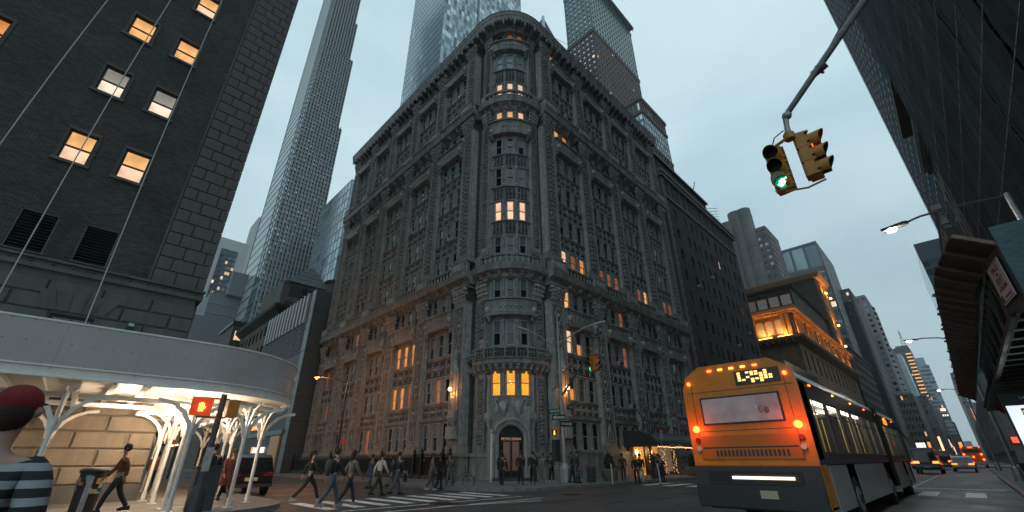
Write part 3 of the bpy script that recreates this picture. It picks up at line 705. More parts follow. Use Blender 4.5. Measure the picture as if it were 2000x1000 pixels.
# the arch: bands stepping inwards, an iron framed glass door deep inside
ARW = 1.28; SPR = 2.95
def archring(r0, r1, y0, y1, m, key=None):
    g = MB(); n = 14
    A = [PI*i/n for i in range(n+1)]
    outer = [(r1*math.cos(a), SPR+r1*math.sin(a)) for a in A]; inner = [(r0*math.cos(a), SPR+r0*math.sin(a)) for a in A]
    poly = [(r1,.15)]+outer+[(-r1,.15),(-r0,.15)]+inner[::-1]+[(r0,.15)]
    for i in range(n):
        q = [outer[i],outer[i+1],inner[i+1],inner[i]]; g.plate(q, y0, y1, m)
    for sx in (-1,1): g.box(min(sx*r0,sx*r1),max(sx*r0,sx*r1),y0,y1,.15,SPR,m)
    return g
DOOR = Vector(polar(0,RT,0))-AW.location; DRZ = PHI+PI/2
for i,(r0,r1,y0) in enumerate(((1.28,1.42,-.38),(1.14,1.28,-.28),(1.0,1.14,-.16),(.9,1.0,-.04))):
    part('arch_band', archring(r0+.001,r1,y0,.5,STONE if i%2 else STONE2), AW, DOOR, DRZ)
g = MB()     # wall pieces filling between the arch and the bowed front
for sx in (-1,1): g.box(min(sx*1.42,sx*1.75),max(sx*1.42,sx*1.75),-.12,.5,.15,4.3,STONE)
n = 10
for i in range(n):
    a0, a1 = PI*i/n, PI*(i+1)/n
    g.plate([(1.42*math.cos(a0),SPR+1.42*math.sin(a0)),(1.75*math.cos(a0),max(SPR+1.42*math.sin(a0),4.3)+.9*math.sin(a0)*.3+.2),(1.75*math.cos(a1),max(SPR+1.42*math.sin(a1),4.3)+.9*math.sin(a1)*.3+.2),(1.42*math.cos(a1),SPR+1.42*math.sin(a1))], -.12,.5,STONE)
g.box(-1.75,1.75,-.1,.5,4.45,5.2,STONE)
part('arch_wall', g, AW, DOOR, DRZ)
IRON = mat('black_iron', (.012,.013,.014), .4, .5); DGL = mat('door_glass_lit_lobby', (.05,.035,.03), .1, emit=(.55,.26,.16), estr=.09)
dr = MB(); dr.box(-.9,.9,.3,.36,.15,.45,IRON)
for x in (-.88,-.62,.0,.62,.88): dr.box(x-.035,x+.035,.26,.36,.15,3.1,IRON)
dr.box(-.9,.9,.26,.36,2.72,3.1,IRON); dr.box(-.9,.9,.26,.36,.15,.75,IRON)
for sx in (-1,1):
    for z in [1.0+.27*i for i in range(7)]: dr.tube([(sx*.75+.1*math.cos(t*PI/4),.29,z+.1*math.sin(t*PI/4)) for t in range(9)],.02,mat('brass_rings',(.35,.3,.22),.4,.7),4)
n=12; dr.plate([(-.9,3.1)]+[(.9*math.cos(PI-PI*i/n),SPR+.15+.9*math.sin(PI-PI*i/n)) for i in range(n+1)]+[(.9,3.1)], .3,.36, IRON)
for a in (40,65,90,115,140): dr.tube([(.3*math.cos(R(a)),.28,SPR+.15+.3*math.sin(R(a))),(.85*math.cos(R(a)),.28,SPR+.15+.85*math.sin(R(a)))],.018,BLACKM,4)
D_ = part('door', dr, AW, DOOR, DRZ)
q = MB(); q.box(-.59,-.03,.32,.34,.75,2.72,DGL); q.box(.03,.59,.32,.34,.75,2.72,DGL); part('door_glass', q, D_)
part('lettering', text('PETROSSIAN', .26, lit('sign_copper_light',(.8,.42,.28),.55,0)), D_, (0,.25,2.9))
g = MB(); g.box(-1.3,1.3,-1.1,.4,.15,.32,STONED); g.box(-1.5,1.5,-1.4,-.2,.15,.235,STONED); part('door_step', g, AW, DOOR, DRZ)
# lanterns in ornate niches either side of the tower, each with a burning globe
def niche(fr, u, name='lantern_niche'):
    g = MB(); g.box(-.42,.42,-.75,-.4,4.6,4.95,STONE2); g.lathe([(.05,3.9),(.3,4.3),(.42,4.6)],STONE2,8,c=(0,-.5,0)); g.box(-.36,.36,-.66,-.4,4.95,5.1,STONE2)
    for k in (-1,1): g.tube([(k*.3,-.62,5.1),(k*.3,-.62,8.2)],.06,STONE2,6)
    g.box(-.36,.36,-.45,-.36,5.1,8.2,STONE2)
    g.lathe([(.42,8.2),(.38,8.5),(.22,8.7),(.28,9.0),(.14,9.3),(.2,9.5),(.05,10.2)],STONE2,8,c=(0,-.55,0)); g.box(-.4,.4,-.9,-.4,3.0,3.9,STONE2)
    o = ap(name, g, fr, u, 0)
    b = MB(); b.tube([(0,-.4,6.35),(0,-.95,6.3),(0,-.95,6.5)],.03,BLACKM,5); b.lathe([(.1,6.5),(.12,6.6)],BLACKM,8,c=(0,-.95,0)); l = part('lantern_arm', b, o)
    q = MB(); q.ball((0,-.95,6.78),.17,lit('globe_light',(1,.55,.22),5,0),10,7); part('lantern_globe', q, o)
    p = fr.at(u,6.78,-1.25); lamp('lantern_light', fr.at(u,6.42,-.72), 26, (1,.36,.08), .06); lamp('lantern_light', fr.at(u,6.8,-1.35), 30, (1,.42,.13), .1)
niche(FRL, 60-LP[0]); niche(FRR, RP[0])

g = MB(); c_ = polar(0, RT-.55+.33, 0)   # chandelier glowing behind the middle dining room window
for k in range(9): g.ball((c_.x+.16*math.cos(k*.7), c_.y+.16*math.sin(k*.7), 6.98+.07*(k%3)), .028, lit('chandelier', (1,.85,.5), 12, 0), 5, 3)
world_part('chandelier', g, AW, kind='stuff')
# ================================================================== facade tools shared by the other buildings
def punched(g, fr, U0, U1, z0, z1, ops, depth, m, mr=None):
    """wall from U0 to U1 with real rectangular openings ops=(u0,u1,z0,z1) and their reveals, in world coordinates"""
    mr = mr or m
    us = sorted({U0,U1,*[o[0] for o in ops],*[o[1] for o in ops]}); zs = sorted({z0,z1,*[o[2] for o in ops],*[o[3] for o in ops]})
    def P(u,z,y=0): return tuple(fr.at(u,z,y))
    for j in range(len(zs)-1):
        run = None
        for i in range(len(us)-1):
            cu, cz = (us[i]+us[i+1])/2, (zs[j]+zs[j+1])/2
            hole = any(o[0]<cu<o[1] and o[2]<cz<o[3] for o in ops)
            if hole:
                if run is not None: g.add([P(run,zs[j]),P(us[i],zs[j]),P(us[i],zs[j+1]),P(run,zs[j+1])],[(0,1,2,3)],m); run = None
            elif run is None: run = us[i]
        if run is not None: g.add([P(run,zs[j]),P(us[-1],zs[j]),P(us[-1],zs[j+1]),P(run,zs[j+1])],[(0,1,2,3)],m)
    for a,b,c,d in ops:
        g.add([P(a,c),P(b,c),P(b,d),P(a,d),P(a,c,depth),P(b,c,depth),P(b,d,depth),P(a,d,depth)],[(0,4,5,1),(1,5,6,2),(2,6,7,3),(3,7,4,0)],mr)
SWN = {}
def swin(w, h, fm, pm, sill=None, sash=True, mull=0):
    """frame with meeting rail (and its pane mesh), opening w x h, origin bottom centre"""
    k = (round(w,2),round(h,2),fm.name,pm.name,sill.name if sill else '',sash,mull)
    if k in SWN: return SWN[k]
    g = MB(); f = min(.07,w*.08); y0, y1 = .12, .24
    g.box(-w/2,-w/2+f,y0,y1,0,h,fm); g.box(w/2-f,w/2,y0,y1,0,h,fm); g.box(-w/2+f,w/2-f,y0,y1,h-f,h,fm); g.box(-w/2+f,w/2-f,y0,y1,0,f,fm)
    if sash: g.box(-w/2+f,w/2-f,y0+.03,y1-.01,h*.5-f*.4,h*.5+f*.4,fm)
    for i in range(mull): x = -w/2+w*(i+1)/(mull+1); g.box(x-f*.35,x+f*.35,y0+.03,y1-.01,f,h-f,fm)
    if sill: g.box(-w/2-.12,w/2+.12,-.09,.12,-.12,-.001,sill)
    q = MB(); q.box(-w/2+f*.9,w/2-f*.9,.2,.21,f*.9,h-f*.9,pm)
    SWN[k] = (g.mesh('window'), q.mesh('pane')); return SWN[k]
def putwin(root, fr, u, z, pair, ac=False):
    o = part('window', pair[0], root, fr.at(u,z)-root.location, fr.rz); part('pane', pair[1], o); return o
def chamfer_stone(w, h, d=.06, c=.05, m=None, key={}):
    k = (round(w,3),round(h,3),m.name,d)
    if k in key: return key[k]
    g = MB(); a, b = w/2-.006, h-.006
    vs = [(-a,0,.006),(a,0,.006),(a,0,b),(-a,0,b),(-a+c,-d,.006+c),(a-c,-d,.006+c),(a-c,-d,b-c),(-a+c,-d,b-c)]
    g.add(vs,[(0,1,5,4),(1,2,6,5),(2,3,7,6),(3,0,4,7),(4,5,6,7)],m); key[k] = g.mesh('stone'); return key[k]
# ================================================================== brick hotel at the left with rusticated base
HB = thing('hotel_building', 'dark brick building with rusticated stone base and lit sash windows above the white sidewalk shed', 'building', (2.25, 22.0, 0))
HBR = brickmat('dark_brick', (.095,.09,.084), (.05,.048,.047), (.022,.022,.022), .215, .068, bump=1.0)
HST = mat('lamplit_limestone', (.26,.215,.16), .85, var=.2, vscale=.9, bump=.5, bscale=22, stain=.35)  # warm copy of the limestone, lamplight put into its colour
HSD = mat('unlit_limestone', (.125,.122,.115), .88, var=.22, vscale=.8, bump=.5, bscale=22, stain=.4)  # same limestone, darker copy for parts outside the lamplight
FH = FR((0,22.0,0), 0)
WX = [-10.6,-8.83,-6.95,-5.0,-3.29,-1.53]
WZ = [(12.48,13.98),(16.2,17.7),(19.79,21.2),(23.35,24.85),(26.95,28.45),(30.5,32.0)]
ops = [(x-.44,x+.44,a,b) for x in (-10.6,-8.83,-7.0,-3.29,-1.53) for a,b in WZ]
lou = [(-8.3,-7.3,8.48,10.08),(-3.82,-2.79,8.48,10.08),(-2.05,-1.03,8.48,10.08)]
low = [(-5.4,-3.6,3.0,6.35),(-1.9,-.72,5.0,6.4),(-9.6,-7.6,.9,6.35)]
g = MB(); punched(g, FH, -40, .35, 8.3, 60, ops+lou, .26, HBR, HSD); world_part('brick_wall', g, HB)
g = MB(); g.prism([(-40,22.27),(2.2,22.27),(2.2,60),(-40,60)], 0, 60, HSD); world_part('wall', g, HB)
g = MB(); punched(g, FH, -40, 2.2, 0, 8.3, low, .26, HSD, HSD); g.box(.35,2.2,22.05,22.2,8.3,60,HSD); g.box(2.15,2.2,22.0,60,0,60,HSD); world_part('backing_wall', g, HB)
blind = [LITW, lit('lit_blind_amber2',(1,.56,.24),.9), LITC]
hot = {0:(LITW,LITP),1:(LITC,LITC),2:(LITO,LITO)}
rr = random.Random(4)
for xi,x in enumerate((-10.6,-8.83,-7.0,-3.29,-1.53)):
    for zi,(a,b) in enumerate(WZ):
        h = b-a; o = part('window', swin(.88,h,BLACKM,GLASSD,HSD)[0], HB, FH.at(x,a)-HB.location)
        if x > -4 and zi < 4: up, dn = [(LITW,LITP),(GLASSB,LITC),(LITW,LITW),(LITW,LITP)][zi]
        elif x > -8 and zi == 1: up, dn = LITO, LITO
        else: up, dn = GLASSD, GLASSD
        for m,c,d in ((up,h*.53,h-.06),(dn,.06,h*.47)):
            if zi == 1 and m is GLASSB: m = lit('blind_half_lit', (.62,.55,.45), .42)
            q = MB(); q.box(-.375,.375,.2,.21,c,d,m); part('pane', q, o)
        g = MB(); g.box(-.5,.5,-.02,.0,h,h+.1,HSD); g.box(-.54,-.44,-.03,0,0,h,BLACKM); g.box(.44,.54,-.03,0,0,h,BLACKM); part('window_surround', g, HB, FH.at(x,a)-HB.location)
for a,b,c,d in lou:
    g = MB(); w = b-a; g.box(0,.05,.02,.2,0,d-c,HSD); g.box(w-.05,w,.02,.2,0,d-c,HSD); g.box(0,w,.02,.2,d-c-.05,d-c,HSD); g.box(-.04,w+.04,-.05,.2,-.06,0,HSD); g.box(.05,w-.05,.2,.21,0,d-c,BLACKM)
    v = part('louvre_vent', g, HB, FH.at(a,c)-HB.location)
    sl = MB(); sl.add([(.05,.02,0),(w-.05,.02,0),(w-.05,.14,.09),(.05,.14,.09),(.05,.03,-.012),(w-.05,.03,-.012),(w-.05,.15,.078),(.05,.15,.078)],[(0,1,2,3),(7,6,5,4),(0,4,5,1),(2,6,7,3)],STEELD); sl = sl.mesh('slat')
    z = .06
    while z < d-c-.12: part('slat', sl, v, (0,0,z)); z += .125
for a,b,c,d in low: 
    pr = swin(b-a, d-c, BLACKM, GLASSD, None, True, 1); putwin(HB, FH, (a+b)/2, c, pr)
# ledge with bosses
g = MB(); g.box(-40,2.33,21.84,22.0,7.9,8.06,HSD); g.box(-40,2.3,21.93,22.0,8.06,8.24,HSD); g.box(-40,2.36,21.8,22.0,8.24,8.32,HSD); g.box(2.2,2.33,22,60,7.9,8.3,HSD); world_part('string_course', g, HB)
bs = MB(); bs.lathe([(.06,0),(.05,.03),(.02,.045)], HSD, 8); bs = bs.mesh('boss')
for i in range(22): part('boss', bs, HB, Vector((2.0-i*.55, 21.93, 8.15))-HB.location, rot=(PI/2,0,0))
# quoins: three blocks a course, joints breaking
nst = 0
for j in range(58):
    z = 8.34+j*.6
    if z > 36: break
    for a,b in (((.38,.9),(.9,1.72),(1.72,2.28)) if j%2 else ((.38,1.2),(1.2,1.98),(1.98,2.28))):
        part('stone', chamfer_stone(b-a,.6,.045,.03,HSD), HB, Vector(((a+b)/2,22.0,z))-HB.location); nst += 1
g = MB(); g.box(.3,.38,21.93,22.0,8.32,60,HSD); world_part('edge_moulding', g, HB)
# rusticated courses below
ROWH = .575
for j in range(14):
    z = .72+j*ROWH-.02; HX = HST if z < 4.0 else HSD  # lower courses get the warm copy: lamplight painted into the stone
    if z+ROWH > 7.95: break
    x = 2.25-(0 if j%2 else .0); first = True
    k = 0
    while x > -9.5 and nst < 296:
        w = (1.5 if (k or j%2) else .78); a, b = x-w, x
        hole = [o for o in low if not (b <= o[0] or a >= o[1]) and not (z+ROWH <= o[2]+.02 or z >= o[3])]
        if hole:
            o = hole[0]
            if b-o[1] > .2: part('stone', chamfer_stone(b-o[1],ROWH,.07,.055,HX), HB, Vector(((b+o[1])/2,22.0,z))-HB.location); nst += 1
            x = o[0]; k += 1; continue
        part('stone', chamfer_stone(w,ROWH,.07,.055,HX), HB, Vector(((a+b)/2,22.0,z))-HB.location); nst += 1
        x = a; k += 1
g = MB(); g.box(-40,2.3,21.9,22.0,0,.7,HSD); world_part('base_course', g, HB)
# lintel of wedge stones over the lower window
for k in range(-2,3):
    x = -1.31+k*.33; t = .09*k
    g = MB(); xa = k*.31-.15; xb = k*.31+.15; c_ = -1.31; g.plate([(c_+xa,0),(c_+xb,0),(c_+xb*1.5,.72),(c_+xa*1.5,.72)], 21.9-.01*(2-abs(k)), 21.99, HSD); q = world_part('voussoir', g, HB); q.location.z += 6.5
g = MB(); g.box(-.12,.12,-.22,0,0,.12,BLACKM); g.box(-.08,.08,-.3,-.1,.12,.24,mat('floodlight_glass',(.3,.5,.5),.2)); part('floodlight', g, HB, Vector((.35,21.9,6.15))-HB.location)
# entrance awnings along the side street glimpsed under the shed
AWN = mat('dark_awning', (.05,.035,.025), .8, var=.2)
t = thing('entrance_awning', 'dark brown awning with string lights in the side street behind the shed columns', 'awning', (2.3, 30, 0))
g = MB(); g.add([(0,-1.6,3.1),(0,1.6,3.1),(1.6,1.6,2.6),(1.6,-1.6,2.6),(1.6,-1.6,2.25),(1.6,1.6,2.25),(0,-1.6,2.25),(0,1.6,2.25)],[(0,3,2,1),(3,4,5,2),(0,6,4,3),(1,2,5,7)],AWN); part('canopy', g, t)
bulb = lit('fairy_light', (1,.62,.28), 9, 0)
g = MB(); [g.ball((1.62,-1.6+i*.2,2.22+.03*(i%2)),.028,bulb,5,3) for i in range(17)]; part('string_lights', g, t, kind='stuff')
g = MB(); [g.tube([(1.5,y,.15),(1.5,y,2.3)],.03,mat('brass_post',(.35,.26,.12),.35,.8),6) for y in (-1.5,1.5)]; part('post', g, t)
# ================================================================== white sidewalk shed round the corner
SH = thing('sidewalk_shed', 'white steel sidewalk shed with curved grey mesh parapet and lit underside below the brick building', 'sidewalk shed', (2.3, 19.0, 0))
MESH = mat('grey_mesh_sheeting', (.52,.525,.53), .38, var=.1, vscale=.7, rvar=.12, bump=.15, bscale=3)
N_, K_ = nodes_of(MESH); MESH.node_tree.nodes['Principled BSDF'].inputs['Alpha'].default_value = .62
SW = mat('shed_white_steel', (.74,.73,.70), .45, var=.12, vscale=3, rvar=.1)
sp_ = [(-16,15.6),(-7.4,15.6)]+[(-7.4+1.62*i,15.6) for i in range(1,6)]+arc(2.3,19.1,3.5,-PI/2,0,7)+[(5.8,20.8),(5.8,22.6),(5.8,26),(5.8,34)]
sp_ = [p for i,p in enumerate(sp_) if i == 0 or (Vector(p)-Vector(sp_[i-1])).length > .05]
fine = []
for i,(a,b) in enumerate(zip(sp_[:-1],sp_[1:])):
    pts = [a,b]
    # bowed sheets on the corner follow the circle
    if a[0] >= 2.2 and b[1] <= 19.2 and a != b:
        a0 = math.atan2(a[1]-19.1,a[0]-2.3); a1 = math.atan2(b[1]-19.1,b[0]-2.3); pts = arc(2.3,19.1,3.5,a0,a1,4)
    fine += pts
    g = MB(); g.sweep(pts, [(-.004,3.62),(.004,3.62),(.004,4.76),(-.004,4.76)], MESH); g.sweep(pts, [(.004,4.76),(-.004,4.76),(-.004,3.62)], MESH); q = world_part('mesh_panel', g, SH)
    g = MB(); g.tube([(a[0],a[1],3.56),(a[0],a[1],4.8)], .012, MESH, 5); g.tube([(a[0],a[1],3.6),(a[0]*.5+b[0]*.5,a[1]*.5+b[1]*.5+.1,4.5)], .014, SW, 4); g.tube([(a[0]*.5+b[0]*.5,a[1]*.5+b[1]*.5+.1,4.5),(b[0],b[1]+.08,3.65)], .014, SW, 4)
    g.tube([(a[0],a[1]+.12,4.25),(b[0],b[1]+.12,4.25)], .02, STEELD, 4); world_part('mesh_strut', g, SH)
fine = [p for i,p in enumerate(fine) if i == 0 or (Vector(p)-Vector(fine[i-1])).length > .02]
g = MB()
for (ax,ay),(bx,by) in zip(fine[:-1],fine[1:]):
    d_ = Vector((bx-ax,by-ay)); n_ = Vector((d_.y,-d_.x)).normalized()*.012; q_ = max(1,int(d_.length/.4))
    for i in range(q_):
        p_ = Vector((ax,ay))+d_*(i+.5)/q_+n_
        for z_ in (3.68,4.2,4.71): g.ball((p_.x,p_.y,z_),.013,STEELD,4,3)
world_part('rivets', g, SH, kind='stuff')
g = MB(); g.sweep(fine, [(-.03,4.74),(.02,4.74),(.02,4.79),(-.03,4.79),(-.03,4.74)], SW); world_part('top_rail', g, SH)
g = MB(); g.sweep(fine, [(-.1,3.36),(.03,3.36),(.03,3.4),(-.02,3.42),(-.02,3.6),(.03,3.62),(.03,3.66),(-.1,3.66),(-.1,3.36)], SW); world_part('edge_beam', g, SH)
deck = MB(); deck.prism([(-16,15.75)]+arc(2.3,19.1,3.4,-PI/2,0,10)+[(5.7,34),(2.45,34),(2.45,21.9),(-16,21.9)], 3.5, 3.58, SW); world_part('deck', deck, SH)
jo = MB(); jo.box(-.05,.05,0,6.0,-.14,0,SW); jo.box(-.07,.07,0,6.0,-.15,-.14,SW); jo = jo.mesh('joist')
for i in range(22): part('joist', jo, SH, Vector((-14+i*.72,15.85,3.49))-SH.location)
jo2 = MB(); jo2.box(0,3.2,-.05,.05,-.14,0,SW); jo2 = jo2.mesh('joist')
for i in range(16): part('joist', jo2, SH, Vector((2.5,19.4+i*.9,3.49))-SH.location)
for (x0,y0,x1,y1) in ((-16,17.3,3.9,17.3),(-16,19.8,4.7,19.8),(4.5,18,4.5,34),(2.6,16.2,2.6,22),(-.3,15.8,-.3,22),(3.3,15.9,5.4,18.0)):
    g = MB(); g.bar((x0,y0,3.2),(x1,y1,3.2),.12,.02,SW); g.bar((x0,y0,3.08),(x1,y1,3.08),.12,.02,SW); g.bar((x0,y0,3.14),(x1,y1,3.14),.02,.1,SW); world_part('header_beam', g, SH)
def column(x, y, r=.055, dirs=(0,1,2,3)):
    g = MB(); g.tube([(0,0,.16),(0,0,3.1)], r, SW, 10); g.box(-.12,.12,-.12,.12,.145,.17,SW); g.tube([(0,0,.2),(0,0,.42)], r+.018, SW, 10)
    for z in (.24,.34): g.tube([(-r-.03,0,z),(r+.03,0,z)], .012, STEELD, 5)
    c = part('column', g, SH, Vector((x,y,0))-SH.location)
    for d in dirs:
        a = d*PI/2; g = MB(); pts = []
        for i in range(6):
            t = i/5*PI/2; pts.append(((.95*(1-math.cos(t))+r)*math.cos(a), (.95*(1-math.cos(t))+r)*math.sin(a), 2.15+.92*math.sin(t)))
        for p,q in zip(pts[:-1],pts[1:]): g.bar(p,q,.035,.1,SW)
        part('knee_brace', g, c)
for x,y in ((2.42,21.5),(2.5,19.76),(2.5,17.34),(2.42,15.95),(4.5,21.3),(3.95,16.35),(4.85,17.9),(-.45,16.0),(-4.4,16.0),(-8.4,16.0),(-.6,21.4),(-4.6,21.4),(5.2,23.4),(5.2,26.4),(3.0,24.6),(3.0,28),(5.2,29.5)): column(x, y)
tube_l = lit('tube_light', (1,.84,.66), 14, 0)
for i,(x,y,l,a) in enumerate(((.9,18.4,1.2,0),(2.2,17.2,1.2,.3),(2.0,20.4,1.2,0),(3.9,19.3,1.2,PI/2),(4.1,22.4,1.2,PI/2),(-2.6,19.2,1.2,0),(4.1,27,1.2,PI/2),(3.2,18.0,1.0,.8))):
    g = MB(); g.tube([(-l/2,0,0),(l/2,0,0)], .025, tube_l, 6); g.box(-l/2-.05,l/2+.05,-.05,.05,.03,.07,SW); part('tube_light', g, SH, Vector((x,y,3.02))-SH.location, a)
    if i not in (3,): lamp('shed_light', (x,y,2.9), 150 if i != 5 else 45, (1,.74,.5), .25)
# ropes hanging from the roof to the shed
ROPE = mat('white_rope', (.5,.5,.5), .8)
for p, q, lab in (((-3.77,18,19.5),(-4.3,18,4.6),'white rope hanging down the brick wall, leftmost of the three'),((-2.29,18,21.5),(-2.68,18,5.0),'middle white rope hanging between the lit windows to the shed'),((-.9,18,23),(-.73,17.9,4.55),'white rope knotted at the shed parapet, rightmost of the three')):
    g = MB(); P = [Vector(p).lerp(Vector(q),i/10)+Vector((-.08*math.sin(i*PI/10),0,0)) for i in range(11)]; g.tube(P, .017, ROPE, 5)
    if 'knotted' in lab:
        c = Vector(q)-Vector(p)*0; g.ball(q, .07, ROPE, 6, 4); g.tube([(q[0]+.12+.12*math.cos(t*PI/4),q[1],q[2]-.12+.12*math.sin(t*PI/4)) for t in range(9)], .015, ROPE, 5); g.tube([q,(q[0]-.12,q[1],q[2]-.5)],.015,ROPE,5)
    o = world_part('rope', g, HB); o.parent = None; o.location = (0,0,0); tag(o, lab, 'rope', 'ropes hanging over the brick wall')
# ================================================================== the city behind
def tower_face(g, fr, U0, U1, z0, z1, nu, nz, pw, sh, dep, wall, glz, rnd, skip=0.0, tall=None):
    """far facade: piers and floor bands standing proud of individual panes"""
    du = (U1-U0)/nu; dz = (z1-z0)/nz
    def P(u,z,y): return tuple(fr.at(u,z,y))
    tot = sum(w for _,w in glz)
    def pick():
        r = rnd.random()*tot
        for m,w in glz:
            r -= w
            if r <= 0: return m
        return glz[0][0]
    for i in range(nu):
        for j in range(nz):
            a, b = U0+du*i+pw/2, U0+du*(i+1)-pw/2; c, d = z0+dz*j+sh/2, z0+dz*(j+1)-sh/2
            g.add([P(a,c,0),P(b,c,0),P(b,d,0),P(a,d,0)], [(0,1,2,3)], pick())
    if pw > 0:
        for i in range(nu+1):
            u = U0+du*i; a, b = max(U0,u-pw/2), min(U1,u+pw/2)
            g.add([P(a,z0,0),P(b,z0,0),P(b,z0,-dep),P(a,z0,-dep),P(a,z1,0),P(b,z1,0),P(b,z1,-dep),P(a,z1,-dep)],[(3,2,6,7),(0,3,7,4),(2,1,5,6),(4,7,6,5),(0,1,2,3)],wall)
    if sh > 0:
        e = dep*.86 if pw > 0 else dep
        for j in range(nz+1):
            z = z0+dz*j; c, d = max(z0,z-sh/2), min(z1,z+sh/2)
            g.add([P(U0,c,0),P(U1,c,0),P(U1,c,-e),P(U0,c,-e),P(U0,d,0),P(U1,d,0),P(U1,d,-e),P(U0,d,-e)],[(3,2,6,7),(0,3,2,1),(4,7,6,5)],wall)
def box_building(name, label, x0, x1, y0, y1, H, base, group=None, cat='building'):
    t = thing(name, label, cat, (x0, y0, 0), 0, group)
    g = MB(); g.box(x0+.02, x1, y0+.02, y1, 0, H, base); world_part('core', g, t); return t
def faces(t, x0, y0, x1, y1, z0, z1, wall, glz, W=None, S=None, seed=1, only='WS', nm='window_grid', stuff=True):
    """W: the face towards -x, S: the face towards -y, each (nu, nz, pier, band, depth)"""
    r = random.Random(seed)
    if W and 'W' in only: g = MB(); tower_face(g, FR((x0,y1,0),-PI/2), 0, y1-y0, z0, z1, *W, wall, glz, r); world_part(nm, g, t, kind='stuff' if stuff else None)
    if S and 'S' in only: g = MB(); tower_face(g, FR((x0,y0,0),0), 0, x1-x0, z0, z1, *S, wall, glz, r); world_part(nm, g, t, kind='stuff' if stuff else None)
GB = mat('blue_curtain_glass', (.13,.19,.22), .12, metal=.55, spec=.8)
GB2 = mat('pale_curtain_glass', (.30,.38,.42), .14, metal=.6, spec=.8)
GB3 = mat('deep_curtain_glass', (.045,.075,.09), .1, metal=.4, spec=.8)
GBW = mat('sky_bright_glass', (.55,.63,.66), .16, metal=.7)
MUL = mat('pale_mullion', (.30,.32,.33), .5, .3)
TER = mat('pale_terracotta_piers', (.26,.275,.28), .6, var=.1)
FLIT = lit('far_lit_window', (1,.6,.32), .8, .2)
FLITC = lit('far_lit_white', (1,.8,.6), .9, .2)
CONCT = mat('tower_concrete', (.21,.205,.2), .85, var=.2, vscale=.12, stain=.3)
# -- slender tower, stepping back in feathers at the right
t = box_building('slender_tower', 'very slender ribbed pale tower stepping back, left of the rounded building', 32.5, 49.2, 166, 196, 118, GB3)
r = random.Random(3)
zt = [(0,118,49.4),(118,146,49.25),(146,191,47.6),(191,218,45.9),(218,262,44.6),(262,300,43)]
for k,(a,b,x1) in enumerate(zt):
    g = MB(); g.box(32.52,x1,166.02,196,a,b,GB3); world_part('core', g, t)
    g = MB(); n = round((x1-32.5)/1.28); nz_ = max(1,round((b-a)/2.1)); tower_face(g, FR((32.5,166,0),0), 0, x1-32.5, a, b, n, nz_, .62, .35, .8, TER, [(GB,6),(GB2,4),(GBW,1.0),(GB3,.1),(FLIT,.005)], r)
    world_part('ribbed_face', g, t, kind='stuff')
    g = MB(); [g.box(x1-.6-i*.9,x1-.3-i*.9,165.9,166.5,b,b+1.6-.35*i,TER) for i in range(2)]; world_part('feather_fin', g, t, kind='stuff')
WHP = mat('white_glazed_panel', (.40,.44,.46), .3, metal=.2, var=.08, vscale=.1)
g = MB(); tower_face(g, FR((32.5,196,0),-PI/2), 0, 22, 0, 300, 1, 66, .1, .28, .2, GB3, [(WHP,1)], r); tower_face(g, FR((32.5,196,0),-PI/2), 22, 30, 0, 300, 2, 100, .15, .3, .2, GB, [(GB3,2),(GB,2),(GB2,1)], r); world_part('panelled_face', g, t, kind='stuff')
# -- white slab with dark glazed field
t = box_building('white_slab_tower', 'white travertine slab tower with a tall dark glazed field of lit floors', 26, 47.5, 298, 320, 134, mat('travertine', (.50,.52,.53), .6, var=.06, vscale=.05))
g = MB(); tower_face(g, FR((32.9,297.9,0),0), 0, 9.3, 20, 126.5, 7, 30, .12, 1.5, .15, mat('dark_spandrel', (.06,.08,.09), .3), [(GB3,6),(GB,3),(FLIT,.5),(FLITC,.2)], random.Random(8)); world_part('window_grid', g, t, kind='stuff')
for x in (36.5,39):
    pass
g = MB(); g.bar((34.5,297.4,97),(38,297.4,88),.6,.5,BLACKM); g.ball((38.2,297.2,87.5),1.1,MUL,8,6); world_part('roof_mast', g, t)
# -- pale lattice tower behind
t = box_building('lattice_tower', 'distant pencil thin white lattice tower between the slab and the ribbed tower', 64.0, 92, 395, 423, 207, GB3)
WL = mat('white_lattice', (.52,.55,.56), .6)
faces(t, 64, 395, 92, 423, 0, 207, WL, [(GB,5),(GBW,2),(GB2,3),(FLIT,.35)], W=(6,52,1.7,1.6,.5), S=(6,52,1.7,1.6,.5), seed=5)
# -- glass tower sliver by the cornice
t = box_building('glass_tower', 'glass tower sliver left of the rounded building showing a fine blue grid', 43.4, 75, 123, 150, 91, GB3)
faces(t, 43.4, 123, 75, 150, 0, 91, MUL, [(GB,2),(GB2,6)], W=(10,24,.12,.35,.1), S=(24,34,.25,.3,.12), seed=6)
# -- big blue glass tower with chequered face
t = box_building('blue_glass_tower', 'tall blue glass tower with a chequered light and dark face behind the rounded cornice', 71.6, 128, 120.3, 154.5, 320, GB3)
r = random.Random(12)
g = MB(); tower_face(g, FR((71.6,154.5,0),-PI/2), 0, 34.2, 40, 320, 14, 60, .3, .34, .1, GB, [(GB2,12),(GBW,.6)], r); world_part('window_grid', g, t, kind='stuff')
g = MB(); tower_face(g, FR((71.6,120.3,0),0), 0, 21.0, 40, 320, 12, 70, .1, .18, .06, MUL, [(GB2,5),(GB,3),(GB3,2),(GBW,2),(FLITC,.03)], r); tower_face(g, FR((71.6,120.3,0),0), 22.2, 56, 40, 320, 18, 70, .1, .18, .06, MUL, [(GB2,5),(GB,3),(GB3,2),(GBW,2)], r); world_part('window_grid', g, t, kind='stuff')
g = MB(); g.box(92.6,93.8,119.9,120.3,0,320,GB3); world_part('recess_strip', g, t)
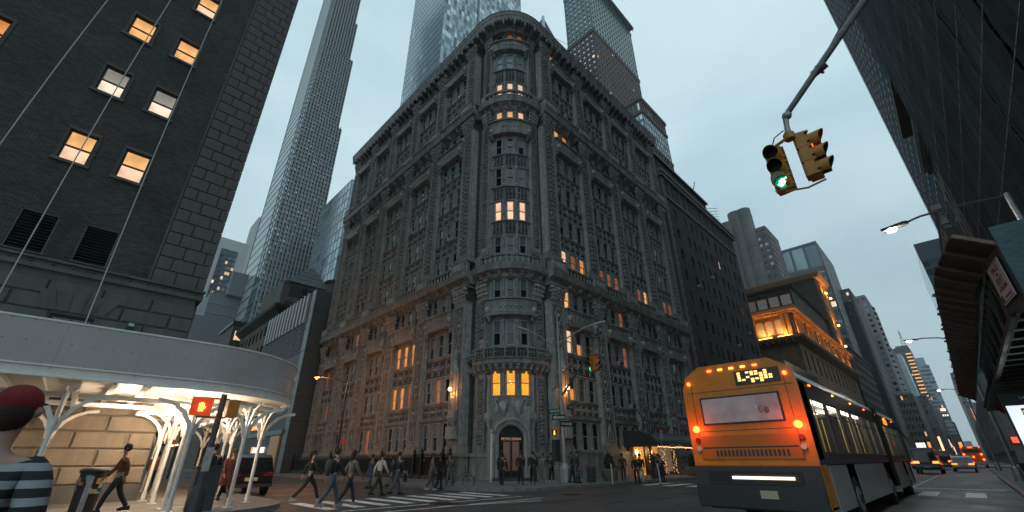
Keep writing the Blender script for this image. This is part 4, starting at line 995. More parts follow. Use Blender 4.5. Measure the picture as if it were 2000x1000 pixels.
# -- dark wedge tower
t = thing('wedge_tower', 'dark wedge shaped glass tower peeking over the cornice right of the rounded corner', 'building', (92, 73, 0))
g = MB(); vs = [(92.4,73.8,0),(101,68.2,0),(106,80,0),(95,86,0),(92.4,73.8,176),(101,68.2,150),(106,80,150),(95,86,176)]
g.add(vs,[(0,1,5,4),(1,2,6,5),(2,3,7,6),(3,0,4,7),(4,5,6,7)],mat('wedge_glass',(.035,.05,.06),.25,metal=.4)); world_part('body', g, t)
g = MB(); [g.bar((92.4,73.75,150+z),(92.4+8.6,68.15,150+z-5),.12,.12,MUL) for z in range(-20,20,4)]; [g.bar(Vector((92.4,73.7,100)).lerp(Vector((101,68.1,100)),i/8),Vector((92.4,73.7,170)).lerp(Vector((101,68.1,148)),i/8),.12,.12,MUL) for i in range(9)]; world_part('mullions', g, t, kind='stuff')
g = MB(); g.bar((92.3,73.7,0),(92.3,73.7,176),.9,.9,GB2); world_part('edge_panel', g, t)
# -- brown brick tower
BRT = mat('brown_tower_brick', (.115,.088,.075), .85, var=.12, vscale=.2)
t = box_building('brown_brick_tower', 'tall brown brick tower with square windows and a comb edged green crown', 113.8, 153.5, 62.8, 76.8, 214, BRT)
for z0,z1,wl,gz in ((60,176.5,BRT,[(GBW,6),(GB2,3),(GB3,.6),(FLITC,.12)]),(178.5,212,mat('green_crown_panel',(.10,.15,.155),.35,metal=.3),[(GBW,5),(GB2,4)])):
    faces(t, 113.8, 62.8, 153.5, 76.8, z0, z1, wl, gz, W=(6,round((z1-z0)/3.3),1.15,1.5,.35), S=(17,round((z1-z0)/3.3),1.15,1.5,.35), seed=int(z0))
g = MB(); g.box(113.2,154,62.2,77,176.5,178.5,BRT); g.box(113.3,154,62.3,77,212,214,mat('green_crown_panel',(.1,.15,.155),.35)); world_part('cornice', g, t)
g = MB(); [g.box(114+i*.95,114.35+i*.95,60.2,63,215,216.4,BLACKM) for i in range(42)]; g.box(113.8,154,60.9,61.2,214.6,215,BLACKM); [g.box(111,113.8,63+i*.95,63.35+i*.95,215,216.4,BLACKM) for i in range(14)]; world_part('comb_edge', g, t, kind='stuff')
# -- its lower neighbour
t = box_building('stepped_brown_tower', 'lower brown tower with green glass top floors behind the right end of the cornice', 101.6, 118.5, 42.2, 47.8, 111, BRT)
GRN = mat('green_crown_panel',(.1,.15,.155),.35)
faces(t, 101.6, 42.2, 118.5, 47.8, 50, 92, BRT, [(GBW,5),(GB2,3),(GB3,1)], W=(3,13,.8,1.4,.25), S=(9,13,.8,1.4,.25), seed=31)
faces(t, 101.6, 42.2, 118.5, 47.8, 93, 104.5, GRN, [(GBW,4),(GB2,4),(GB3,1)], W=(4,4,.4,.9,.1), S=(10,4,.5,.9,.15), seed=32)
faces(t, 101.6, 42.2, 118.5, 47.8, 105.5, 110, BRT, [(GB3,4),(GBW,2)], W=(3,1,1,1.2,.2), S=(9,1,.8,1.6,.2), seed=33)
g = MB(); g.box(101.1,119,41.7,47.8,110,111.4,BRT); g.box(101.2,118.8,41.8,47.8,104.5,105.5,BRT); g.box(101.2,118.8,41.8,47.8,92,93,BRT); world_part('cornice', g, t)
# ================================================================== dark brick apartment house on the far end of the block
DB = thing('dark_apartment_house', 'dark brown brick apartment house with pale stone quoins right of the ornate building', 'building', (57.0, 22.6, 0))
DBR = brickmat('umber_brick', (.062,.054,.05), (.045,.04,.038), (.05,.047,.045), .25, .08, bump=.3)
LST = mat('pale_limestone', (.235,.235,.225), .85, var=.2, vscale=.8, stain=.4)
FD = FR((0,22.6,0),0)
colx = [60.2,64.0,66.5,68.4,70.9,73.3,77.0,79.4,81.6,84.6,87.0]; cw = [.95,.9,.85,.5,.9,.9,1.0,.85,.5,.9,.9]
rows = [4.6+3.62*i for i in range(10)]
ops = [(x-w/2,x+w/2,z,z+1.95) for x,w in zip(colx,cw) for z in rows]
ops += [(x-w/2,x+w/2,41.6,43.4) for x,w in zip(colx,cw) if w > .6]
top = [(61.5,63.6,46.2,48.0),(68.3,70.0,46.2,48.0),(73.0,74.4,46.2,48.0),(76.3,77.4,46.2,48.0)]
g = MB(); punched(g, FD, 57.0, 89.2, 0, 44.4, ops, .25, DBR); world_part('brick_wall', g, DB)
g = MB(); punched(g, FR((0,23.4,0),0), 57.6, 79.5, 45.6, 49.6, top, .2, DBR); world_part('penthouse_wall', g, DB)
g = MB(); g.box(57.02,89.15,22.9,50,0,44.4,DBR); g.box(57.6,79.5,23.7,48,44,49.6,DBR); world_part('wall', g, DB)
for x,w in zip(colx,cw):
    for i,z in enumerate(rows+[41.6]):
        if i == 10 and w < .6: continue
        h = 1.95 if i < 10 else 1.8; rv = rr.random()
        pm = GLASSB if rv < .3 else GLASSS if rv < .42 else LITO if rv < .45 and i < 8 else LITP if rv<.465 else GLASSC if rv<.6 else GLASSD
        putwin(DB, FD, x, z, swin(w, h, SASH if i > 9 else STEELD, pm, LST))
for a,b,c,d in top: putwin(DB, FR((0,23.4,0),0), (a+b)/2, c, swin(b-a, d-c, SASH, GLASSS, None, True, 1 if b-a>1.5 else 0))
j = 0
for k in range(62):      # toothed quoins
    z = .3+k*.71
    w = .95 if k%2 else .62
    if z < 44: part('stone', chamfer_stone(w,.71,.1,.02,LST), DB, FD.at(57.0+w/2,z)-DB.location)
    o = part('stone', chamfer_stone(w,.71,.1,.02,LST), DB, Vector((57.0,22.6+w/2-.1,z))-DB.location, -PI/2)
g = MB(); g.box(56.6,89.5,22.2,22.6,44.4,45.1,LST); g.box(56.4,89.7,22.0,22.7,45.1,45.6,LST); g.box(56.8,89.3,22.4,22.6,40.55,40.95,LST); g.box(56.6,57.0,22.6,50,44.4,45.6,LST); g.box(57.2,79.8,23.0,23.4,49.5,49.9,BLACKM); g.box(56.9,57,22.6,50,40.6,40.95,LST)
world_part('cornice', g, DB)
g = MB(); [g.box(x-w/2-.22,x-w/2-.05,22.45,22.6,40.95,44.4,LST) or g.box(x+w/2+.05,x+w/2+.22,22.45,22.6,40.95,44.4,LST) for x,w in zip(colx,cw) if w>.6]; world_part('pilaster_strips', g, DB, kind='stuff')
for i,(y,z) in enumerate([(25.5+2.6*q, 4.5+3.7*s) for q in range(2) for s in range(11)]):     # windows in the light court side
    putwin(DB, FR((56.76,60,0),-PI/2), 60-y, z, swin(1.1,1.8,STEELD,[GLASSD,GLASSB,LITW][0 if i%5 else (2 if i in (5,15) else 1)],LST))
for (a,b,c) in ((64.0,rows[6],0),(70.9,rows[7],0),(77.0,rows[4],0),(84.6,rows[5],0)): part('air_conditioner', AC, DB, FD.at(a,b)-DB.location)
g = MB(); g.tube([(80.5,24,49),(80.5,24,51.5)],.06,STEELD,5); [g.bar((81,24+.0,46+i*.7),(83.5,22.5,46.6+i*.7),.08,.08,STEEL) for i in range(6)]; [g.bar((73,23,49.9),(72.2,22.2,50.9),.1,.1,STEELD) for _ in (0,)]; world_part('rooftop_frame', g, DB)
# ================================================================== concert hall lit orange
CH = thing('concert_hall', 'brown brick concert hall with its top loggia lit orange behind the bus', 'building', (123.5, 22.3, 0))
CHB = brickmat('roman_brick', (.20,.115,.055), (.16,.09,.045), (.15,.1,.06), .4, .1, bump=.3)
CHD = brickmat('brown_brick', (.07,.05,.04), (.055,.04,.033), (.05,.04,.035), .3, .09, bump=.3)
CTR = mat('terracotta_trim', (.27,.16,.08), .8, var=.2, vscale=1)
FC = FR((0,22.3,0),0); FW = FR((123.5,60,0),-PI/2)
opsS = []; opsW = []
for i in range(12): x = 128+i*6.2; opsS += [(x-1.25,x-.25,31.6,34.6),(x+.25,x+1.25,31.6,34.6)]
for i in range(12): x = 128+i*6.2; opsS += [(x-.9,x+.9,22,27)]
for y in (25.6,27.8,30.0,36,38.2,40.4): opsW += [(60-y-.85,60-y+.85,31.2,34.9)]
g = MB(); punched(g, FC, 123.5, 203, 0, 37.2, opsS, .35, CHB); punched(g, FW, 0, 37.7, 0, 37.2, opsW, .35, CHB); world_part('brick_wall', g, CH)
g = MB(); g.box(123.9,203,22.7,60,0,37.2,CHD); world_part('wall', g, CH)
WIN = mat('hall_window', (.2,.17,.14), .2, emit=(1,.6,.3), estr=.10)
for a,b,c,d in opsS:
    if c > 30: putwin(CH, FC, (a+b)/2, c, swin(b-a,d-c,STEELD,WIN,None,True,0))
for a,b,c,d in opsW: putwin(CH, FW, (a+b)/2, c, swin(b-a,d-c,SASH,GLASSS,None,True,2))
for i in range(13):
    x = 124.9+i*6.2; g = MB(); g.box(-.55,.55,-.35,0,30.3,36.0,CTR); g.box(-.7,.7,-.5,0,35.6,36.2,CTR); g.box(-.68,.68,-.48,0,30.2,30.8,CTR); part('pilaster', g, CH, FC.at(x,0)-CH.location)
for y in (23.2,24.4,31.3,34.6,41.6,44):
    g = MB(); g.box(-.4,.4,-.35,0,30.3,36.0,CTR); g.box(-.52,.52,-.48,0,35.6,36.2,CTR); part('pilaster', g, CH, FW.at(60-y,0)-CH.location, -PI/2)
for y in (25.6,27.8,30.0,36,38.2,40.4):
    g = MB(); n=8
    for q in range(n):
        a0,a1 = PI*q/n, PI*(q+1)/n; g.plate([(.88*math.cos(a0),.88*math.sin(a0)),(1.08*math.cos(a0),1.08*math.sin(a0)),(1.08*math.cos(a1),1.08*math.sin(a1)),(.88*math.cos(a1),.88*math.sin(a1))],-.12,.02,CTR)
    part('arch', g, CH, FW.at(60-y,34.2)-CH.location, -PI/2)
pth = [(123.5,60),(123.5,22.3),(203.5,22.3)]
for pr_ in ([(0,36.2),(.5,36.3),(.7,36.7),(1.5,36.9),(1.6,37.5),(1.4,37.8),(-.5,37.9)],[(0,28.6),(.9,28.9),(1.9,29.3),(2.1,29.7),(2.0,30.1),(0,30.2)]):
    g = MB(); g.sweep(pth, pr_, CTR); world_part('cornice', g, CH)
dt = MB(); dt.box(-.16,.16,-.62,0,0,.35,CTR); dt = dt.mesh('dentil')
for i in range(96): part('dentil', dt, CH, FC.at(124+i*.82,36.35,-.5)-CH.location)
for i in range(30): part('dentil', dt, CH, FW.at(60-22.8-i*.82,36.35,-.5)-CH.location, -PI/2)
bk3 = MB(); bk3.box(-.18,.18,-1.8,0,0,.5,CTR); bk3.box(-.18,.18,-1.0,0,-.4,0,CTR); bk3 = bk3.mesh('bracket')
for i in range(52): part('bracket', bk3, CH, FC.at(124.2+i*1.5,28.7,0)-CH.location)
for i in range(10): part('bracket', bk3, CH, FW.at(60-23-i*1.5,28.7,0)-CH.location, -PI/2)
FLOOD = lit('orange_floodlight', (1,.42,.06), 14, 0)
for i in range(14):
    x = 124.8+i*5.9; g = MB(); g.box(-1.6,1.6,-.1,.1,0,.1,FLOOD); g.box(-1.7,1.7,-.14,.14,-.06,0,STEELD); part('floodlight', g, CH, FC.at(x,30.2,-1.6)-CH.location)
    if i % 2 == 0: spot('loggia_light', FC.at(x+1.4,30.6,-1.5), 2000, (1,.36,.055), (0,.45,1))
for y in (24.5,29,36): g = MB(); g.box(-1.6,1.6,-.1,.1,0,.1,FLOOD); part('floodlight', g, CH, FW.at(60-y,30.2,-1.6)-CH.location, -PI/2); spot('loggia_light', FW.at(60-y,30.6,-1.5), 1700, (1,.36,.055), (.45,0,1))
# studio storeys above
FU = FR((139.2,60,0),-PI/2); opU = [(60-y-1.3,60-y+1.3,43.2,46.4) for y in (25.2,28.4,31.6,34.8)]+[(60-y-1.3,60-y+1.3,38.6,41.6) for y in (25.2,31.6)]
g = MB(); punched(g, FU, 0, 36.6, 37.2, 48.4, opU, .3, CHD); punched(g, FR((0,23.4,0),0), 139.2, 196, 37.2, 48.4, [], .3, CHD); world_part('studio_wall', g, CH)
g = MB(); g.box(139.5,196,23.7,60,37.2,48.4,CHD); world_part('wall', g, CH)
for a,b,c,d in opU: putwin(CH, FU, (a+b)/2, c, swin(b-a,d-c,SASH,mat('studio_glass',(.2,.22,.23),.15,emit=(1,.6,.4),estr=.06),None,True,2))
g = MB(); g.sweep([(139.2,60),(139.2,23.4),(196,23.4)], [(0,48.0),(.8,48.3),(1.1,48.8),(0,49.2)], CHD); world_part('cornice', g, CH)
# tower of studios with lit cornice
g = MB(); g.box(186,203.4,22.5,48,37.2,66,CHD); world_part('tower_wall', g, CH)
g = MB(); g.sweep([(186,48),(186,22.5),(203.6,22.5)], [(0,64.8),(1.2,65.2),(2.0,66.6),(2.0,67.2),(0,67.4)], CTR); world_part('cornice', g, CH)
g = MB(); tower_face(g, FR((0,22.45,0),0), 188, 203.4, 38, 64.5, 4, 6, 1.6, 1.6, .5, CTR, [(WIN,3),(GLASSD,1)], random.Random(2)); world_part('lit_side', g, CH, kind='stuff')
for x,z,e in ((190,60,2600),(198,60,2600),(194,48,2600),(194,40,2000)):
    spot('tower_flood', (x,20.6,z), e, (1,.36,.055), (0,.5,1)); g = MB(); g.box(-.6,.6,-.3,.3,-.2,.2,FLOOD); part('floodlight', g, CH, Vector((x,21.0,z-.5))-CH.location)
# ================================================================== towers beyond the avenue
t = thing('scalloped_concrete_tower', 'grey concrete tower with scalloped half round bays above the dark apartment house', 'building', (196, 35, 0))
g = MB()
for i,(cy,r_,h) in enumerate(((55,3.6,96.5),(50.6,3.8,106),(46.2,3.4,110.3),(42.6,3.2,110.3))): g.prism(arc(196+2,cy,r_,0,2*PI,16)[:-1],0,h,CONCT,True)
g.box(197.5,215,35.5,58,0,99,CONCT); world_part('shaft', g, t)
g = MB(); r = random.Random(21)
for cy,r_,hh in ((50.6,3.8,104),(46.2,3.4,108),(42.6,3.2,108)):
    for z in range(50,int(hh),8): g.prism(arc(198,cy,r_+.12,0,2*PI,16)[:-1],z,z+.4,CONCT,True)
world_part('band', g, t, kind='stuff')
g = MB(); tower_face(g, FR((197.4,47.5,0),-PI/2), 0, 12, 30, 98, 5, 21, .95, 1.5, .5, CONCT, [(GLASSD,4),(GB,2),(GB2,2),(FLIT,.6)], r); tower_face(g, FR((197.4,35.5,0),0), 0, 18, 30, 98, 5, 21, 1.6, 1.5, .5, CONCT, [(GLASSD,4),(GB,2),(FLIT,.3)], r); world_part('window_grid', g, t, kind='stuff')
for cy in (54.5,): g = MB(); tower_face(g, FR((194.3,cy+1.8,0),-PI/2), 0, 3, 40, 90, 2, 16, .9, 1.5, .3, CONCT, [(GLASSD,4),(GB,2),(FLIT,.4)], r); world_part('window_grid', g, t, kind='stuff')
t = box_building('glass_office_block', 'grey glass office block with big square bays and some lit floors', 248, 285, 24.3, 55, 105.8, mat('office_frame', (.14,.16,.17), .5))
faces(t, 248, 24.3, 285, 55, 60, 105.8, mat('office_frame', (.14,.16,.17), .5), [(GB,4),(GB2,5),(GB3,1)], W=(5,3,1.0,2.6,.5), seed=41)
faces(t, 247.9, 24.3, 285, 38, 50, 92, mat('office_frame', (.14,.16,.17), .5), [(GB,5),(GB2,2),(FLITC,1.2),(GB3,2)], W=(4,9,.6,1.9,.4), seed=42)
faces(t, 248, 24.3, 285, 55, 40, 104, MUL, [(GB2,3),(GBW,2),(GB,3)], S=(14,24,.4,.7,.4), seed=43)
BEI = mat('beige_brick_far', (.135,.125,.12), .85, var=.15, vscale=.1, stain=.3)
t = box_building('beige_brick_tower', 'beige brick tower with rows of small windows behind the lit concert hall', 270, 300, 19.6, 40, 84, BEI)
faces(t, 270, 19.6, 300, 40, 10, 83, BEI, [(GLASSD,3),(GBW,2),(GB,2),(FLITC,.6)], W=(7,19,1.9,2.2,.25), S=(9,19,2.2,2.2,.25), seed=44)
g = MB(); g.box(268,290,25,42,0,52,BEI); tower_face(g, FR((267.9,42,0),-PI/2),0,17,10,50,5,11,1.9,2.0,.2,BEI,[(GLASSD,3),(GBW,1),(FLITC,.4)],random.Random(1)); world_part('lower_wing', g, t, kind='stuff')
g = MB(); [g.bar((266+i*.1,20+i*2.5,60),(266+i*.1,20+i*2.5,79),.2,.2,STEELD) for i in range(4)]; [g.bar((266,20,60+3*j),(266.4,27.5,60+3*j),.15,.15,STEELD) for j in range(7)]; g.box(266.6,269.9,19.8,24,0,76,mat('dark_netting',(.03,.033,.036),.8)); world_part('scaffold', g, t, kind='stuff')
PAL = mat('pale_far_masonry', (.24,.245,.25), .8, var=.12, vscale=.1)
t = box_building('fire_escape_building', 'pale tall building with a column of fire escapes down its avenue side', 330, 380, 17.8, 40, 96, PAL)
faces(t, 330, 17.8, 380, 40, 5, 95, PAL, [(GLASSD,3),(GB2,2),(FLIT,.3)], W=(8,26,1.3,1.7,.25), S=(14,26,1.8,1.7,.3), seed=45)
g = MB(); [g.box(345,352,16.3,17.8,8+3.46*i,8.15+3.46*i,STEELD) or g.bar((345,16.4,9+3.46*i),(352,16.4,9+3.46*i),.1,.1,STEELD) for i in range(25)]; world_part('fire_escape', g, t, kind='stuff')
BLK = mat('black_blank_wall', (.018,.02,.024), .6, var=.2, vscale=.1)
t = box_building('black_slab_building', 'black blank walled slab building behind the bus roof', 300, 328, 20.4, 45, 69, BLK)
g = MB(); [g.box(299.6,300,20.4+i*2.2,20.6+i*2.2,0,69,BLK) for i in range(12)]; world_part('ribs', g, t, kind='stuff')
t = box_building('brown_loft_building', 'dark brown loft building with tall windows just beyond the concert hall', 206, 262, 22.3, 45, 42, CHD)
faces(t, 206, 22.3, 262, 45, 4, 41, CHD, [(GLASSD,4),(GB,1),(FLIT,.15)], W=(6,10,1.2,1.3,.3), S=(18,10,1.1,1.3,.35), seed=46)
g = MB(); g.sweep([(206,45),(206,22.3),(262,22.3)], [(0,41),(.8,41.4),(1,42),(0,42.4)], CHD); world_part('cornice', g, t)
t = box_building('masonry_office_building', 'grey masonry office building with regular windows down the avenue', 350, 520, 8.7+.0, 17.0, 35.5, BEI)
faces(t, 350, 8.7, 520, 17.0, 6, 31, BEI, [(GLASSD,5),(GB,1)], W=(5,8,.8,1.5,.25), S=(40,8,2,1.5,.3), seed=47)
faces(t, 350, 8.7, 520, 17.0, 32, 35, BEI, [(GLASSD,5)], W=(5,1,.8,1.2,.3), seed=48)
t = box_building('grey_loft_row', 'row of grey loft buildings lining the left of the avenue beyond the bus', 300, 348, 12.5, 20.2, 33, PAL)
faces(t, 300, 12.5, 348, 20.2, 4, 32, BEI, [(GLASSD,5),(GB,1),(FLIT,.4)], W=(6,8,.6,1.5,.25), S=(20,8,1.2,1.5,.3), seed=49)
t = box_building('slim_grey_tower', 'slim grey balconied tower down the avenue left of the white slanting one', 400, 440, 19.0, 26, 77, PAL)
faces(t, 400, 19.0, 440, 26, 5, 76, PAL, [(GB3,3),(GB,2)], W=(3,22,.6,1.4,.25), S=(10,22,1.0,1.6,.6), seed=50)
t = thing('slanted_glass_tower', 'pale glass tower whose top slants away, before the tower with a mast', 'building', (450, 13.4, 0))
g = MB(); vs=[(450,13.9,0),(450,21.5,0),(470,21.5,0),(470,13.9,0),(450,16.2,77.5),(450,20.6,79),(470,20.6,79),(470,16.2,77.5)]
g.add(vs,[(1,0,4,5),(0,3,7,4),(4,7,6,5)],mat('pale_slanted_glass',(.5,.57,.6),.25,metal=.3)); world_part('body', g, t)
g = MB(); [g.bar((449.9,13.9+(2.3*z/77),z),(449.9,21.5-(.9*z/77),z),.25,.25,MUL) for z in range(20,78,5)]; world_part('floor_lines', g, t, kind='stuff')
t = box_building('mast_tower', 'dark tower with orange lit floor bands and a lattice mast on its roof', 520, 560, 11.5, 22.8, 95, mat('mast_tower_wall',(.09,.1,.11),.5))
g = MB(); [g.box(519.8,520,11.6,15.6,48+3.1*i,48.9+3.1*i,lit('orange_band',(1,.45,.16),1.3,.2)) for i in range(14)]; world_part('lit_band', g, t, kind='stuff')
faces(t, 520, 15.8, 560, 22.8, 20, 93, mat('mast_tower_wall',(.09,.1,.11),.5), [(GB3,3),(GB,2),(FLIT,.2)], W=(5,24,.5,1.3,.2), seed=51)
g = MB(); [g.bar((530+a,13+b,95),(531,14.5,113),.25,.25,STEELD) for a in (0,2.5) for b in (0,3)]; [g.bar((530,13+.2*i,96+2.2*i),(530,16-.2*i,96+2.2*i),.2,.2,STEELD) for i in range(7)]; g.box(524,540,12.4,21,95,97.4,CONCT); world_part('mast', g, t)
t = box_building('blue_stepped_tower', 'blue glass tower with banded floors and white lettered sign band far down the avenue', 620, 660, 4.2, 13.2, 92, GB3)
g = MB(); g.box(619.9,640,6,13.2,92,100,GB2); world_part('cap', g, t)
faces(t, 620, 4.2, 660, 13.2, 24, 92, mat('banded_floor',(.35,.38,.4),.5), [(GB2,3),(GB,3),(GB3,2),(FLITC,.3)], W=(8,17,.0,1.6,.3), seed=52)
g = MB(); g.box(619.4,619.9,4.3,10.5,39,44,mat('sign_band',(.06,.13,.16),.4)); world_part('sign_band', g, t)
g = MB(); [g.box(619.2,619.4,5.2+i*1.6,6.2+i*1.6,40.6,42.4,lit('white_sign_light',(1,.95,.9),1.4,0)) for i in range(3)]; world_part('sign_letters', g, t, kind='stuff'); g = MB(); g.box(619.1,619.4,5.6,9.3,45.6,48.0,lit('orange_glow_sign',(1,.62,.4),2.2,0)); world_part('glow_sign', g, t)
# lit billboards at the far square
BBW = lit('billboard_white', (1,.9,.84), 1.5, .15, ); BBO = lit('billboard_orange', (1,.3,.06), 1.6, .5)
t = box_building('billboard_building', 'far building wrapped in white glowing billboards edged in orange', 640, 700, 3.2, 10.0, 36, BLK)
for a,b,c,d in ((4.6,7.4,9,29),(5.4,8.0,30,35.5)): g = MB(); g.box(639.4,639.7,a,b,c,d,BBW); world_part('billboard', g, t); g = MB(); g.box(639.35,639.7,a-.3,a-.02,c,d,BBO); world_part('billboard_edge', g, t)
t = box_building('sign_corner_building', 'dark building with vertical red and white lit signs before the billboards', 420, 520, 7.0, 8.7, 16, BLK)
g = MB(); [g.box(419.5,420,7.1+i*.5,7.4+i*.5,4+i*2.2,9+i*2.2,BBO if i%2 else BBW) for i in range(4)]; world_part('lit_signs', g, t, kind='stuff')
t = box_building('right_strip_building', 'grey building right of the avenue gap carrying a tall slanting white light strip', 500, 640, -12, -6.9, 66, mat('far_grey',(.16,.17,.18),.7))
faces(t, 500, -12, 640, -6.9, 38, 65, mat('far_grey',(.16,.17,.18),.7), [(GB,3),(GB2,2),(GLASSD,2)], W=(5,9,.3,1.2,.2), seed=53)
g = MB(); g.box(449.5,450,-9.9,-9.0,10,34,BBW); g.box(449.5,450,-8.98,-8.75,10,34,BBO); g.box(450,470,-14,-8.8,0,38,mat('far_grey',(.16,.17,.18),.7)); world_part('light_strip', g, t)
t = box_building('right_far_row', 'row of low buildings lining the right of the avenue', 150, 440, -30, -6.8, 20, mat('far_grey',(.16,.17,.18),.7))
g = MB(); tower_face(g, FR((440,-6.75,0),PI), 0, 290, 3, 19.5, 60, 5, 2.2, 1.6, .4, mat('far_grey',(.16,.17,.18),.7), [(GLASSD,5),(GB,1),(FLIT,.6)], random.Random(5)); world_part('window_grid', g, t, kind='stuff')
# hill of haze blocks closing the far end
t = box_building('far_end_building', 'hazy pale building closing the far end of the avenue', 900, 940, -4.0, 6.0, 24, mat('far_pale',(.25,.28,.3),.8))
SIGC = [lit('sign_red_light',(1,.08,.03),2.2,.2),BBW,BBO,lit('sign_warm_light',(1,.6,.3),1.8,.2),lit('sign_pink_light',(1,.35,.4),1.5,.2)]
for i,(x,y,z,w,h,lb) in enumerate(((205.5,23.5,4.2,5,1.0,'warm lit shop sign at the foot of the brown loft building'),(299.0,16.5,7,3.4,3.5,'red lit sign on the grey loft row at street level'),(298.9,13.4,5,1.0,8,'tall white lit sign at the corner of the grey loft row'),(349.0,10.6,9,1.0,8,'pink vertical sign before the masonry office building'),(349.0,13.5,5,3.2,2.2,'orange lit shopfront below the masonry office building'),(149.5,-8.2,5.2,2.2,1.2,'orange lit sign at the near end of the right hand row'),(205.5,26.8,8,1.2,6,'vertical white sign beside the brown loft building'),(420,3.6,8,1.6,7,'white glowing screen low down at the far square'))):
    t = thing('lit_sign', lb, 'sign', (x,y,z)); g = MB(); g.box(-.25,0,-w/2,w/2,-h/2,h/2,SIGC[i%5]); part('face', g, t); g = MB(); g.box(0,.5,-w/2-.1,w/2+.1,-h/2-.1,h/2+.1,BLK); part('box', g, t)
# ================================================================== along 58th street
t = thing('panel_clad_building', 'grey metal panelled building with white vertical fins left of the ornate building', 'building', (19.4, 60.4, 0))
PNL = mat('grey_metal_panel', (.13,.15,.16), .4, .4, var=.1, vscale=.3)
PNK = mat('dark_panel', (.05,.055,.06), .5, .3, var=.15, vscale=.3)
g = MB(); g.box(19.4,45,60.4,82,0,24.4,PNK); world_part('core', g, t)
for z in range(8):
    g = MB(); g.box(-.01,2.6,-.1,0,.02,3.0,PNL); part('panel', g, t, Vector((19.3,60.4,.2+3.05*z))-t.location)
    g = MB(); g.box(-.1,0,0,1.6,.02,3.0,PNL); part('panel', g, t, Vector((19.4,60.32,.2+3.05*z))-t.location)
fw = mat('white_fin', (.5,.52,.53), .5)
fn = MB(); fn.box(-.35,.0,0,.55,0,4.6,fw); fn = fn.mesh('fin')
for i in range(13): part('fin', fn, t, Vector((19.4,62.6+i*1.5,19.9))-t.location)
sl = MB(); [sl.box(-.12,.0,q*2.9+.1*(q%3),q*2.9+2.3,0,.06,PNL) for q in range(7)]; sl = sl.mesh('louvre_slat')
for i in range(10): part('louvre_slat', sl, t, Vector((19.38,62.1+.6*(i%2),15.6+i*.43))-t.location, kind='stuff')
g = MB(); r = random.Random(2); [g.box(19.2,19.4,62.3+r.uniform(0,18),0,15.5,15.6,fw) for _ in (0,)]; 
op = MB(); op.box(-.08,0,0,1.6,0,1.6,BLACKM)
for k in range(16): op.box(-.14,-.02,0,1.6,k*.1,k*.1+.03,PNK)
op = op.mesh('louvre')
for y in (63.5,66.2,68.9): part('louvre', op, t, Vector((19.36,y,10.4))-t.location, scale=(1,1,1.9))
g = MB(); tower_face(g, FR((19.33,82,0),-PI/2), 0, 12, 6, 15, 7, 4, .6, .9, .1, PNK, [(GLASSD,4),(FLIT,.35),(GB3,3)], r); world_part('window_grid', g, t, kind='stuff')
g = MB(); g.box(19.1,19.36,62,81,4.7,5.3,PNL); g.box(19.2,19.38,63,66.5,.2,4.6,mat('bronze_lobby',(.3,.18,.09),.4,.5,emit=(1,.5,.2),estr=.08)); world_part('lobby_front', g, t)
g = MB(); g.box(19.1,19.3,68.5,73,2.6,3.3,lit('white_sign_light',(1,.95,.9),1.4,0)); g.box(19.1,19.3,73.2,74,2.6,3.4,BBO); world_part('lit_sign', g, t)
g = MB(); g.box(19.0,19.2,72,77,6.6,7.3,lit('white_sign_light',(1,.95,.9),1.4,0)); g.box(19.0,19.2,73,77.4,5.8,6.3,BBO); world_part('lit_sign', g, t)
OLD = brickmat('old_brown_brick', (.13,.10,.08), (.10,.08,.065), (.05,.045,.04), .3, .09, bump=.3)
t = thing('old_brown_building', 'old brown stone building with deep cornice and arched attic windows on the side street', 'building', (20.5, 82.2, 0))
FO = FR((20.5,117,0),-PI/2); ops = [(2+i*2.6,3.3+i*2.6,z,z+2.0) for i in range(12) for z in (8,12,16,19.6,23.2)]
g = MB(); punched(g, FO, 0, 34.8, 0, 27.2, ops, .25, OLD); world_part('brick_wall', g, t); g = MB(); g.box(20.8,45,82.2,117,0,27.2,OLD); world_part('wall', g, t)
for a,b,c,d in ops: putwin(t, FO, (a+b)/2, c, swin(b-a,d-c,STEELD,GLASSD if rr.random()<.7 else GLASSB,LST))
g = MB(); g.sweep([(20.5,117),(20.5,82.2),(30,82.2)], [(0,26.4),(.5,26.8),(1.2,27.4),(1.3,28.0),(0,28.3)], mat('dark_cornice',(.03,.028,.026),.8)); world_part('cornice', g, t)
t = thing('gabled_brown_building', 'dark brown building with a pitched copper gable roof and patched brick side wall', 'building', (22.5, 84, 0))
g = MB(); g.box(22.5,38,92,106,0,36.8,OLD); world_part('wall', g, t)
RF = mat('pale_copper_roof', (.17,.2,.2), .6, var=.15)
g = MB(); g.add([(23,91.6,36.8),(32,91.6,36.8),(27.5,91.6,41.5),(23,106,36.8),(32,106,36.8),(27.5,106,41.5)],[(0,1,2),(0,2,5,3),(1,4,5,2)],RF)
for i in range(5): g.bar((23+i*.9,91.55,37+i*.9),(32-i*.9,91.55,37+i*.9),.06,.06,MUL)
world_part('gable_roof', g, t)
FG = FR((0,91.75,0),0)
for x,z,p in ((27.0,34.2,GBW),(24.9,30.0,GBW),(27.8,30.0,GBW),(25.2,25.8,GLASSC),(28.6,25.8,LITO),(23.6,22.5,GBW)): putwin(t, FG, x, z, swin(1.1,1.9,STEELD,p,LST))
g = MB(); g.box(23.9,29.4,91.95,92,33.6,36.0,mat('sooty_patch',(.03,.027,.025),.9)); g.box(23.6,30.2,91.95,92,29.4,32.4,mat('sooty_patch',(.03,.027,.025),.9)); world_part('brick_patch', g, t)
